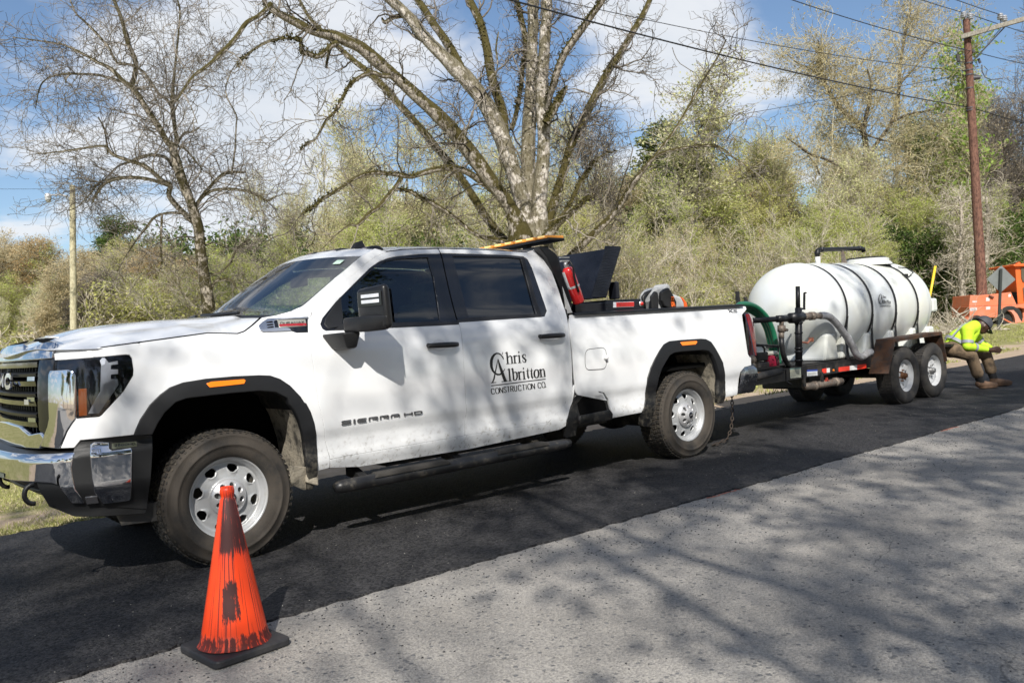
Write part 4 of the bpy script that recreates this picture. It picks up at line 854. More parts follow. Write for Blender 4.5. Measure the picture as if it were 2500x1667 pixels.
ambm = mat('amber_beacon_lens', (.85,.33,.05), .2, coat=.5, emis=((1,.42,.05),.12)); ambl = mat('amber_beacon_led', (.95,.6,.2), .2, emis=((1,.72,.25),.5))
for k in range(11):
    y0 = -.875+.147*k
    o = MB().box((2.95,y0+.068,2.080),(.200,.120,.026)).build('light_bar_lens', ambm, T, bevel=.006)
    mb = MB(); mb.box((2.846,y0+.068,2.084),(.004,.085,.014)); mb.build('light_bar_led', ambl, o)
mb = MB(); mb.box((2.95,-.5,2.02),(.06,.05,.06)); mb.box((2.95,.5,2.02),(.06,.05,.06)); mb.tube([(2.88,-.35,2.04),(2.86,-.30,2.0),(2.9,-.22,2.03),(2.93,-.15,2.0)], .006, 5); mb.build('light_bar_bracket', frameblk, T)
# ------------------------------------------------------------------ bed rail cap, tailgate, tail lamps, rear bumper
for sg in (1,-1):
    mb = MB(); mb.grid([[(x, sg*y, z) for y, z in ((-1.008,1.405),(-1.005,1.424),(-.97,1.432),(-.90,1.428),(-.90,1.36))] for x in (2.985,3.8,4.6,5.36)]); mb.build('bed_rail_cap', mblack, T, auto=30)
mb = MB(); mb.grid([[(5.40+dx,y,z) for z,dx in ((.80,.02),(1.0,.03),(1.25,.02),(1.40,-.01),(1.41,-.07),(.9,-.07))] for y in (-.86,-.3,.3,.86)]); mb.build('tailgate', paint, T, auto=30)
tl_ = pxs(k4,1850,820, 1885,812, 1925,828, 1950,850, 1957,960, 1958,1100, 1950,1180, 1935,1216, 1918,1200, 1900,1130, 1870,960)
bodyr = Shell([(0,-1.035),(3,-1.035),(5.2,-1.03),(5.36,-1.0),(5.44,-.90),(5.46,-.80)], lambda u, z: _pf(z)-1.042)
class Rear:                                                         # the rear corner, wrapping from the side to the back
    C_ = [(5.0,-1.036),(5.30,-1.030),(5.38,-1.005),(5.425,-.965),(5.445,-.90),(5.45,-.80)]
def rearpt(x, y, z): return (x, y, z)
lampM = redlens
a = []; 
rows = []
for z, x0, x1 in ((1.325,5.375,5.50),(1.28,5.380,5.525),(1.18,5.392,5.535),(1.05,5.415,5.535),(.95,5.435,5.52),(.90,5.455,5.49)):
    yb = -(_pf(z)-.002); rows.append([(x0, yb+.0, z), (x0+(x1-x0)*.45, yb-.004, z), (x1-.02, yb+.02, z), (x1, yb+.06, z), (x1+.005, yb+.12, z)])
for sg in (1,-1):
    mb = MB(); mb.grid([[(p[0], p[1]*sg, p[2]) for p in r] for r in rows]); mb.build('tail_lamp', redlens, T, smooth=True)
    mb = MB(); mb.grid([[(r[0][0]-.018+k_*.030, (r[0][1]-.0035*0-(-.001))*sg, r[0][2]) for k_ in (0,1)] for r in rows]); mb.grid([[(p[0]+.0,p[1]*sg,p[2]) for p in ((5.345,-1.008,1.335),(5.43,-1.0,1.338),(5.455,-.9,1.335))],[(p[0],p[1]*sg,p[2]) for p in ((5.36,-1.012,1.30),(5.445,-1.005,1.305),(5.465,-.9,1.30))]]); mb.build('tail_lamp_bezel', mat('bezel_dark_blue',(.02,.025,.05),.15), T)
    hexb('rear_bumper_corner_pad', [(5.36,-.99*sg,.77),(5.60,-.95*sg,.77),(5.60,-.70*sg,.77),(5.36,-.70*sg,.77)],[(5.38,-.97*sg,.815),(5.58,-.93*sg,.81),(5.58,-.70*sg,.81),(5.38,-.70*sg,.815)], mblack, T, .015)
rb = []
for y in np.linspace(-1.0,1.0,21):
    c = abs(y); xx = 5.62-.22*max(0,(c-.80)/.2)**1.5
    rb.append([(xx-.03,y,.785),(xx,y,.775),(xx+.015,y,.72),(xx+.005,y,.62),(xx-.02,y,.54),(xx-.06,y,.525)])
cc = on(body, pxs(k5,1365,500, 1345,600, 1330,735))
rb = [[(cc[0][0],-1.02,.80),(cc[0][0]+.02,-1.03,.77),(cc[1][0]+.01,-1.035,.72),(cc[1][0],-1.03,.65),(cc[2][0],-1.02,.56),(cc[2][0],-1.0,.53)], [(5.42,-1.03,.80),(5.46,-1.04,.77),(5.47,-1.045,.72),(5.46,-1.04,.65),(5.43,-1.03,.56),(5.42,-1.01,.53)]]+rb+[[(5.4,1.02,.79),(5.43,1.03,.77),(5.44,1.03,.72),(5.43,1.02,.63),(5.40,1.01,.54),(5.38,.98,.53)]]
MB().grid(rb).build('rear_bumper', mat('rear_chrome',(.42,.43,.46),.14,1.0,dirt=(.2,.18,.15),dirt_amt=.5,dirt_scale=14), T, smooth=True)
MB().box((5.50,0,.50),(.35,1.1,.08)).box((5.72,0,.47),(.3,.09,.09)).build('hitch_receiver', frameblk, T)
# chain hanging from the bumper
mb = MB(); cp_ = [(5.35,-.80,.50),(5.345,-.80,.38),(5.33,-.80,.26),(5.30,-.80,.15),(5.22,-.80,.06),(5.05,-.80,.035),(4.9,-.80,.03)]
P_ = []
for a, b in zip(cp_[:-1], cp_[1:]):
    for t in np.linspace(0,1,4)[:-1]: P_.append(Vector(a).lerp(Vector(b), t))
for i, p in enumerate(P_[:-1]):
    d = (P_[i+1]-p).normalized(); s_ = d.orthogonal().normalized() if i % 2 else d.cross(d.orthogonal()).normalized()
    ring = [p+d*(.026*cos(t))+s_*(.014*sin(t)) for t in np.linspace(0,2*pi,9)]; mb.tube(ring, .005, 5, cap=False)
mb.build('safety_chain', mat('rusty_chain',(.045,.032,.024),.8), T)
# ------------------------------------------------------------------ bed step, side step
panel('bed_step', pxs(kC,2072,150, 2088,131, 2268,123, 2299,172, 2329,262, 2326,302, 2240,318, 2090,352, 2078,420, 2010,440, 2012,312, 2052,220), body, mblack, T, gap=0, lift=-.006, thick=.05, mirror=True)
panel('bed_step_hollow', pxs(kC,2090,190, 2130,145, 2255,138, 2290,190, 2300,240, 2110,275), body, dark, T, gap=0, lift=-.003, thick=.01)
panel('bed_step_tread', pxs(kC,2100,280, 2310,238, 2328,262, 2325,300, 2090,330), body, mblack, T, gap=0, lift=.02, thick=.06)
for sg in (1,-1):
    q0, q1 = at_y(kC(345,795), -1.06), at_y(kC(2030,472), -1.06)
    r_ = [.030,.045,.047,.047,.047,.047,.047,.040,.030]; ts = [0,.02,.1,.3,.45,.6,.85,.97,1]
    mb = MB(); P_ = [q0+(q1-q0)*t for t in ts]; mb.tube([(p[0], p[1]*sg, p[2]) for p in P_], r_, 12)
    ob = mb.build('side_step_tube', mat('step_black',(.016,.016,.017),.4,vary=.3,dirt=(.13,.115,.09),dirt_amt=.6,dirt_scale=11,dirt_lo=.5), T, smooth=True)
    for t0, t1 in ((.13,.43),(.63,.88)):
        A_ = q0+(q1-q0)*t0; B_ = q0+(q1-q0)*t1; mb = MB(); mb.hexa([(A_[0],(A_[1]-.055)*sg,A_[2]+.02),(B_[0],(B_[1]-.055)*sg,B_[2]+.02),(B_[0],(B_[1]+.05)*sg,B_[2]+.02),(A_[0],(A_[1]+.05)*sg,A_[2]+.02)],[(A_[0]+.03,(A_[1]-.045)*sg,A_[2]+.052),(B_[0]-.03,(B_[1]-.045)*sg,B_[2]+.052),(B_[0]-.03,(B_[1]+.04)*sg,B_[2]+.052),(A_[0]+.03,(A_[1]+.04)*sg,A_[2]+.052)]); mb.build('step_pad', mat('step_pad_dusty',(.035,.032,.028),.85,vary=.3), T, bevel=.01)
    for t in (.12,.5,.87):
        p = q0+(q1-q0)*t; MB().hexa([(p[0]-.03,(p[1])*sg,p[2]-.01),(p[0]+.03,(p[1])*sg,p[2]-.01),(p[0]+.03,-.80*sg,p[2]+.02),(p[0]-.03,-.80*sg,p[2]+.02)],[(p[0]-.03,(p[1])*sg,p[2]+.01),(p[0]+.03,(p[1])*sg,p[2]+.01),(p[0]+.03,-.80*sg,p[2]+.10),(p[0]-.03,-.80*sg,p[2]+.10)]).build('step_bracket', frameblk, T)
# every part was modelled in place: give it its offset from the truck's base point
def rebase(root):
    off = Vector(root.location)
    for o in D.objects:
        if o.parent == root and o.name.split('.')[0] != 'wheel' and 'placed' not in o: o.location = o.location-off
        if 'placed' in o: del o['placed']
rebase(truck)
# ================================================================== ground
def terrain(x, y):
    d = math.hypot(x-2, y)
    h = .30*sstep(16, 34, x) * sstep(-30, 2.5, y) + (.05*mnoise.noise(Vector((x*.15, y*.15, 0)))*sstep(2.6, 6, y))
    if y > 1.3: h += -.03*sstep(1.2,1.8,y)*(1-sstep(1.8,3.0,y))
    return h
def asphalt(name, base, dark_, light, peb, spec=.3, rough=.85, crack=False, bumpd=.006):
    mt = D.materials.new(name); mt.use_nodes = True; t = mt.node_tree; N = t.nodes; L = t.links; b = N['Principled BSDF']
    g = N.new('ShaderNodeNewGeometry'); P_ = g.outputs['Position']
    def nz(sc, det, rg=.6):
        n = N.new('ShaderNodeTexNoise'); n.inputs['Scale'].default_value = sc; n.inputs['Detail'].default_value = det; n.inputs['Roughness'].default_value = rg; L.new(P_, n.inputs['Vector']); return n.outputs[0]
    def mr(x, a, b_, c, d, sm=True):
        n = N.new('ShaderNodeMapRange'); n.inputs[1].default_value = a; n.inputs[2].default_value = b_; n.inputs[3].default_value = c; n.inputs[4].default_value = d; n.interpolation_type = 'SMOOTHSTEP' if sm else 'LINEAR'; L.new(x, n.inputs[0]); return n.outputs[0]
    def mix(f, a, b_, mode='MIX'):
        n = N.new('ShaderNodeMix'); n.data_type = 'RGBA'; n.blend_type = mode
        if isinstance(f, float): n.inputs[0].default_value = f
        else: L.new(f, n.inputs[0])
        for i, v in ((6,a),(7,b_)):
            if isinstance(v, tuple): n.inputs[i].default_value = (*v, 1)
            else: L.new(v, n.inputs[i])
        return n.outputs[2]
    def vor(sc, ft='F1'):
        n = N.new('ShaderNodeTexVoronoi'); n.inputs['Scale'].default_value = sc; L.new(P_, n.inputs['Vector']); return n
    v1 = vor(125 if crack else 75); v2 = vor(38); v3 = vor(17)
    col = mix(mr(nz(.9,4),.3,.7,0,1), tuple(.86*c for c in base), tuple(1.12*c for c in base))
    sepc = N.new('ShaderNodeSeparateColor'); L.new(v1.outputs['Color'], sepc.inputs[0])
    col = mix(mr(sepc.outputs[0],.0,1,0,1,False), mix(1.0, col, dark_, 'MULTIPLY'), mix(1.0, col, light, 'MULTIPLY'))
    s2 = N.new('ShaderNodeSeparateColor'); L.new(v2.outputs['Color'], s2.inputs[0])
    m1 = N.new('ShaderNodeMath'); m1.operation = 'MULTIPLY'; L.new(mr(s2.outputs[0],.80,.84,0,1), m1.inputs[0]); L.new(mr(v2.outputs['Distance'],.30,.42,1,0), m1.inputs[1])
    col = mix(m1.outputs[0], col, peb[0])
    s3 = N.new('ShaderNodeSeparateColor'); L.new(v3.outputs['Color'], s3.inputs[0])
    m2 = N.new('ShaderNodeMath'); m2.operation = 'MULTIPLY'; L.new(mr(s3.outputs[1],peb[2],peb[2]+.03,0,1), m2.inputs[0]); L.new(mr(v3.outputs['Distance'],.16,.24,1,0), m2.inputs[1])
    col = mix(m2.outputs[0], col, peb[1])
    if crack:
        nd = N.new('ShaderNodeTexNoise'); nd.inputs['Scale'].default_value = 1.6; nd.inputs['Detail'].default_value = 6; L.new(P_, nd.inputs['Vector'])
        va = N.new('ShaderNodeVectorMath'); va.operation = 'MULTIPLY_ADD'; L.new(nd.outputs['Color'], va.inputs[0]); va.inputs[1].default_value = (.9,.9,0); L.new(P_, va.inputs[2])
        vc = N.new('ShaderNodeTexVoronoi'); vc.feature = 'DISTANCE_TO_EDGE'; vc.inputs['Scale'].default_value = .42; L.new(va.outputs[0], vc.inputs['Vector'])
        m3 = N.new('ShaderNodeMath'); m3.operation = 'MULTIPLY'; L.new(mr(vc.outputs['Distance'],.001,.004,1,0), m3.inputs[0]); L.new(mr(nz(.5,3),.46,.60,0,.45), m3.inputs[1]); col = mix(m3.outputs[0], col, (.035,.034,.032))
        # dust, sand and old stains
        col = mix(mr(nz(.35,6,.7),.52,.72,0,.35), col, (.34,.31,.27)); col = mix(mr(nz(2.3,6,.75),.60,.72,0,.30), col, (.10,.10,.105))
    L.new(col, b.inputs['Base Color']); b.inputs['Roughness'].default_value = rough; b.inputs['Specular IOR Level'].default_value = spec
    bp = N.new('ShaderNodeBump'); bp.inputs['Strength'].default_value = .9; bp.inputs['Distance'].default_value = bumpd
    mh = N.new('ShaderNodeMath'); mh.operation = 'ADD'; L.new(mr(v1.outputs['Distance'],0,.5,1,0,False), mh.inputs[0]); L.new(m1.outputs[0], mh.inputs[1]); L.new(mh.outputs[0], bp.inputs['Height']); L.new(bp.outputs[0], b.inputs['Normal'])
    MATS[name] = mt; return mt
oldM = asphalt('old_asphalt', (.30,.285,.262), (.78,.78,.80), (1.26,1.24,1.20), ((.16,.16,.16),(.03,.03,.032),.978), crack=True)
newM = asphalt('new_asphalt', (.0175,.0175,.020), (.25,.25,.30), (3.0,2.9,2.6), ((.045,.044,.040),(.07,.068,.06),.985), spec=.35, rough=.78)
def strip(name, y0f, y1f, z, xs, mt, ny=3, kind='structure', wob=None):
    mb = MB(); g = []
    for x in xs:
        a, b = y0f(x), y1f(x); g.append([(x, a+(b-a)*j/ny, z+terrain(x, max(a+(b-a)*j/ny, -99)) if x > 15 else z) for j in range(ny+1)])
    mb.grid(g); return mb.build(name, mt, smooth=True, kind=kind)
rnd = random.Random(3)
XS = list(np.r_[np.arange(-40,-4,1.5), np.arange(-4,14,.04), np.arange(14,30,.5), np.arange(30,140,4)])
def jag(x, s, a=.030): return a*mnoise.noise(Vector((x*9, s, 0)))+a*.9*mnoise.noise(Vector((x*31, s+5, 0)))+.02*mnoise.noise(Vector((x*.9, s, 2)))
XW = list(np.r_[np.arange(-60,140,4)])
strip('old_road', lambda x: -9.5, lambda x: 1.0, 0.0, XW, oldM, 8)
new = strip('new_asphalt_lane', lambda x: -2.185+jag(x,1), lambda x: 1.38+jag(x,7,.06)-.25*sstep(8,20,x), .012, XS, newM, 2)
mb = MB()                                                           # the thick edge of the fresh mat
g = [[(x, -2.185+jag(x,1), .012), (x, -2.185+jag(x,1)-.004-.006*abs(mnoise.noise(Vector((x*40,3,1)))), .0005)] for x in XS if x < 30]; mb.grid(g); mb.build('new_asphalt_edge', newM, kind='structure')
# faint orange paint dashes along the joint
mb = MB()
for x0, x1 in ((3.05,3.45),(6.9,7.3)):
    xs_ = np.arange(x0, x1, .03); mb.grid([[(x, -2.200+jag(x,1)-.0, .0022), (x, -2.216+jag(x,1)-.006*rnd.random(), .0021)] for x in xs_])
mb.build('marking_paint', mat('marking_paint_orange', (.42,.15,.10), .9, vary=.5, scale=60), kind='structure')
# grass, dirt shoulder
def ground_mat():
    mt = D.materials.new('roadside_ground'); mt.use_nodes = True; t = mt.node_tree; N = t.nodes; L = t.links; b = N['Principled BSDF']; b.inputs['Roughness'].default_value = .95; b.inputs['Specular IOR Level'].default_value = .15
    g = N.new('ShaderNodeNewGeometry')
    def nz(sc, det, rg=.6):
        n = N.new('ShaderNodeTexNoise'); n.inputs['Scale'].default_value = sc; n.inputs['Detail'].default_value = det; n.inputs['Roughness'].default_value = rg; L.new(g.outputs['Position'], n.inputs['Vector']); return n.outputs[0]
    def mr(x, a, b_, c, d):
        n = N.new('ShaderNodeMapRange'); n.inputs[1].default_value = a; n.inputs[2].default_value = b_; n.inputs[3].default_value = c; n.inputs[4].default_value = d; L.new(x, n.inputs[0]); return n.outputs[0]
    def mix(f, a, b_):
        n = N.new('ShaderNodeMix'); n.data_type = 'RGBA'; L.new(f, n.inputs[0])
        for i, v in ((6,a),(7,b_)):
            if isinstance(v, tuple): n.inputs[i].default_value = (*v, 1)
            else: L.new(v, n.inputs[i])
        return n.outputs[2]
    grass = mix(mr(nz(1.7,6,.7),.35,.65,0,1), (.24,.24,.08), (.40,.36,.18))
    grass = mix(mr(nz(38,3),.4,.7,0,.55), grass, (.05,.055,.02))
    dirt = mix(mr(nz(3.0,7,.7),.35,.65,0,1), (.50,.39,.28), (.38,.28,.19)); dirt = mix(mr(nz(60,3),.45,.7,0,.5), dirt, (.42,.38,.32))
    sp = N.new('ShaderNodeSeparateXYZ'); L.new(g.outputs['Position'], sp.inputs[0])
    e = mr(sp.outputs[1],1.5,3.6,.28,-.12); ad = N.new('ShaderNodeMath'); ad.operation = 'ADD'; L.new(nz(.9,6,.65), ad.inputs[0]); L.new(e, ad.inputs[1])
    L.new(mix(mr(ad.outputs[0],.50,.60,0,1), grass, dirt), b.inputs['Base Color'])
    bp = N.new('ShaderNodeBump'); bp.inputs['Distance'].default_value = .03; bp.inputs['Strength'].default_value = .8; L.new(nz(45,4), bp.inputs['Height']); L.new(bp.outputs[0], b.inputs['Normal']); return mt
gm = ground_mat()
mb = MB(); xs_ = list(np.r_[-300,-200,-120,np.arange(-80,-6,4),np.arange(-6,20,.5),np.arange(20,60,2),80,120,200,300]); ys_ = list(np.r_[1.0,1.2,1.35,1.5,1.7,2,np.arange(2.5,14,.5),np.arange(14,40,2),50,70,100,160,250,400])
mb.grid([[(x, y, -.004+.012*sstep(1.15,1.7,y)+terrain(x, y)) for y in ys_] for x in xs_]); mb.build('ground', gm, smooth=True, kind='structure')
mb = MB(); mb.grid([[(x, y, -.004) for y in (-9.3,-12,-20,-40,-80,-160,-300)] for x in (-300,-100,-40,-20,0,20,40,100,300)]); mb.build('far_verge', gm, kind='structure')
# grass blades and straw on the near verge
def blades(name, mt, n, region, hmin, hmax, w, seed, lean=.5):
    r = random.Random(seed); mb = MB(); k = 0
    while k < n:
        x, y = region(r)
        if mnoise.noise(Vector((x*1.1, y*1.1, 5)))+.25*r.random()-.22*(1-sstep(1.6,3.2,y)) < -.12: k += 1; continue
        z = terrain(x, y)+.002; h = r.uniform(hmin, hmax); a = r.uniform(0, 2*pi); dx, dy = cos(a)*w, sin(a)*w; lx, ly = r.gauss(0,lean)*h, r.gauss(0,lean)*h
        mb.add([(x-dx,y-dy,z),(x+dx,y+dy,z),(x+lx,y+ly,z+h)], [(0,1,2)]); k += 1
    return mb.build(name, mt, recalc=False, kind='stuff', label='short spring grass and dry straw on the verge beside the new asphalt', cat='grass')
gA = mat('grass_green', (.27,.28,.08), .8, vary=.5, scale=3, coords='World'); gB = mat('grass_straw', (.60,.52,.31), .85, vary=.3, scale=5, coords='World')
blades('grass', gA, 42000, lambda r: (r.uniform(-3.2, 1.5), 1.42+r.random()**1.6*7), .015, .055, .004, 1)
o = blades('grass', gB, 26000, lambda r: (r.uniform(-3.2, 1.5), 1.40+r.random()**1.6*6), .01, .04, .003, 2, 1.1); o['label'] = 'dry straw scattered over the dirt shoulder ahead of the truck'
blades('grass', gA, 40000, lambda r: (r.uniform(4, 40), 1.9+r.random()**1.3*12), .03, .10, .012, 3)['label'] = 'green verge grass behind the tank trailer and the seated worker'
# loose black crumbs and pale stones spilled on the old surface
mb = MB(); r = random.Random(8)
def crumb(x, y, s, z=0.0):
    vs = []
    for dz, k in ((0,1.0),(.6,.75)):
        for j in range(5): a = 2*pi*j/5+r.random(); q = s*k*r.uniform(.7,1.2); vs.append((x+q*cos(a), y+q*sin(a), z+dz*s))
    mb.add(vs, [(4,3,2,1,0),(5,6,7,8,9)]+[(j,(j+1)%5,5+(j+1)%5,5+j) for j in range(5)])
for k in range(3600):
    x = r.uniform(-2.5, 12); t = r.random(); y = -2.2-abs(r.gauss(0,.45)) if t < .62 else r.uniform(-6.5,-2.2); crumb(x, y, r.uniform(.002,.0065)*(1 if t < .62 else .9))
mb.build('asphalt_crumbs', mat('asphalt_crumb',(.02,.02,.022),.7), kind='stuff', recalc=False, label='loose black asphalt crumbs scattered on the old grey road', cat='asphalt crumbs')
mb = MB()
for k in range(1300): crumb(r.uniform(-2.5, 10), r.uniform(-2.15,-1.0) if k % 6 == 0 else r.uniform(-6,-2.2), r.uniform(.0015,.0035), .012 if k % 6 == 0 else 0)
mb.build('stone_chips', mat('stone_chip',(.42,.40,.35),.8), kind='stuff', recalc=False, label='pale stone chips on the road surface', cat='stone chips')
# ================================================================== traffic cone
def cone_mat():
    mt = D.materials.new('cone_orange'); mt.use_nodes = True; t = mt.node_tree; N = t.nodes; L = t.links; b = N['Principled BSDF']; b.inputs['Roughness'].default_value = .42
    b.inputs['Subsurface Weight'].default_value = 0
    tc = N.new('ShaderNodeTexCoord'); sp = N.new('ShaderNodeSeparateXYZ'); L.new(tc.outputs['Object'], sp.inputs[0])
    def m(op, a, b_=None, c=None):
        n = N.new('ShaderNodeMath'); n.operation = op
        for i, v in enumerate((a,b_,c)):
            if v is None: continue
            if isinstance(v,(int,float)): n.inputs[i].default_value = v
            else: L.new(v, n.inputs[i])
        return n.outputs[0]
    ang = m('ARCTAN2', sp.outputs[1], sp.outputs[0]); cmb = N.new('ShaderNodeCombineXYZ'); L.new(m('MULTIPLY', ang, 9.0), cmb.inputs[0]); L.new(m('MULTIPLY', sp.outputs[2], 2.6), cmb.inputs[1])
    n1_ = N.new('ShaderNodeTexNoise'); n1_.inputs['Scale'].default_value = 1.1; n1_.inputs['Detail'].default_value = 7; n1_.inputs['Roughness'].default_value = .72; L.new(cmb.outputs[0], n1_.inputs['Vector'])
    cm2 = N.new('ShaderNodeCombineXYZ'); L.new(m('MULTIPLY', ang, 5.0), cm2.inputs[0]); L.new(m('MULTIPLY', sp.outputs[2], 16.0), cm2.inputs[1])
    n2_ = N.new('ShaderNodeTexNoise'); n2_.inputs['Scale'].default_value = 1.4; n2_.inputs['Detail'].default_value = 8; n2_.inputs['Roughness'].default_value = .7; L.new(cm2.outputs[0], n2_.inputs['Vector'])
    def mr(x, a, b_, c, d):
        n = N.new('ShaderNodeMapRange'); n.interpolation_type = 'SMOOTHSTEP'; n.inputs[1].default_value = a; n.inputs[2].default_value = b_; n.inputs[3].default_value = c; n.inputs[4].default_value = d; L.new(x, n.inputs[0]); return n.outputs[0]
    z = sp.outputs[2]
    top = m('MULTIPLY', mr(z,.36,.47,0,1), mr(z,.64,.70,1,.55))                          # tarry smears: the upper half, a brushed patch, the foot
    side = mr(m('ABSOLUTE', m('SUBTRACT', ang, -1.72)), .75, 1.25, 1, .15)
    f1 = mr(m('ADD', m('MULTIPLY', m('MULTIPLY', top, side), .30), m('ADD', m('MULTIPLY', n1_.outputs[0], .75), m('MULTIPLY', n2_.outputs[0], .25))), .665, .74, 0, .96)
    patch = m('MULTIPLY', mr(m('ABSOLUTE', m('SUBTRACT', z, .235)), .04, .15, 1, 0), mr(m('ABSOLUTE', m('SUBTRACT', ang, -2.12)), .18, .50, 1, 0))
    f2 = mr(m('ADD', m('MULTIPLY', patch, .32), m('MULTIPLY', m('ADD', n1_.outputs[0], n2_.outputs[0]), .5)), .68, .76, 0, 1)
    foot = mr(z,.07,.14,1,0); f3 = mr(m('ADD', m('MULTIPLY', foot, .30), m('MULTIPLY', m('ADD', n1_.outputs[0], n2_.outputs[0]), .5)), .72, .80, 0, .9)
    cm3 = N.new('ShaderNodeCombineXYZ'); L.new(m('MULTIPLY', ang, 11.0), cm3.inputs[0]); L.new(m('MULTIPLY', z, 1.1), cm3.inputs[1]); n3_ = N.new('ShaderNodeTexNoise'); n3_.inputs['Scale'].default_value = 1.3; n3_.inputs['Detail'].default_value = 3; L.new(cm3.outputs[0], n3_.inputs['Vector'])
    f4 = m('MULTIPLY', mr(n3_.outputs[0], .575, .61, 0, .92), mr(z, .05, .5, .75, 1)); f1 = m('MAXIMUM', f1, f4)
    f = m('MAXIMUM', m('MAXIMUM', f1, f2), f3); f = m('MINIMUM', f, .97)
    red = N.new('ShaderNodeMix'); red.data_type = 'RGBA'; L.new(m('MULTIPLY', m('MULTIPLY', top, side), .55), red.inputs[0]); red.inputs[6].default_value = (.85,.060,.008,1); red.inputs[7].default_value = (.46,.020,.010,1)
    mx = N.new('ShaderNodeMix'); mx.data_type = 'RGBA'; L.new(f, mx.inputs[0]); L.new(red.outputs[2], mx.inputs[6]); mx.inputs[7].default_value = (.016,.005,.006,1); L.new(mx.outputs[2], b.inputs['Base Color'])
    L.new(mr(f,0,1,.38,.7), b.inputs['Roughness'])
    return mt
cone = empty('traffic_cone', (-.545,-2.40,0), 'orange traffic cone smeared with black tar on a black rubber base', 'traffic cone', rz=radians(6))
mb = MB(); 
prof = [(.158,.036),(.152,.042),(.145,.055),(.139,.085),(.1375,.088),(.136,.10)]+[(.136-(.136-.032)*t, .10+(.66-.10)*t) for t in (.2,.4,.6,.8,1)]+[(.0275,.665),(.0275,.675),(.031,.685),(.0315,.70),(.0275,.714),(.022,.714),(.022,.66)]
mb.lathe(prof, n=48); co_ = mb.build('cone_body', cone_mat(), cone, smooth=True); co_.rotation_euler = (radians(-1.0), radians(1.5), 0)
mb = MB(); mb.prism(rounded([(-.178,-.178),(.178,-.178),(.178,.178),(-.178,.178)], .035, 4), (0,0,.002), (1,0,0), (0,1,0), (0,0,.034)); mb.build('cone_base', mat('cone_rubber',(.016,.017,.021),.6,vary=.2,dirt=(.1,.09,.08),dirt_amt=.3), cone, bevel=.008)
# ================================================================== bed cargo
plate_n = None
def tread_plate(name, col):
    mt = mat(name, col, .34, .3, vary=.3, scale=6); t = mt.node_tree; N = t.nodes; L = t.links; b = N['Principled BSDF']
    tc = N.new('ShaderNodeTexCoord'); mp = N.new('ShaderNodeMapping'); mp.inputs['Scale'].default_value = (1,30,30); mp.inputs['Rotation'].default_value = (radians(45),0,0); L.new(tc.outputs['Object'], mp.inputs[0])
    br = N.new('ShaderNodeTexBrick'); br.inputs['Scale'].default_value = 1.0; br.inputs['Mortar Size'].default_value = .12; br.inputs['Brick Width'].default_value = 1.2; br.inputs['Row Height'].default_value = .5
    sw = N.new('ShaderNodeSeparateXYZ'); L.new(mp.outputs[0], sw.inputs[0]); cb = N.new('ShaderNodeCombineXYZ'); L.new(sw.outputs[1], cb.inputs[0]); L.new(sw.outputs[2], cb.inputs[1]); L.new(cb.outputs[0], br.inputs['Vector'])
    bp = N.new('ShaderNodeBump'); bp.inputs['Strength'].default_value = .7; bp.inputs['Distance'].default_value = .004; L.new(br.outputs['Fac'], bp.inputs['Height']); L.new(bp.outputs[0], b.inputs['Normal']); return mt
tpm = tread_plate('tread_plate_black', (.016,.019,.028))
box = empty('truck_tool_box', (3.75,0,1.43), 'black tread plate tool box across the truck bed with its lid propped open', 'tool box')
def rel(o, root): o.location = o.location-Vector(root.location); return o
def PB(fn, root):                                                   # build parts in world space, then hang them from the root
    before = set(D.objects); fn(); 
    for o in set(D.objects)-before:
        if o.parent == root: o.location = o.location-Vector(root.location)
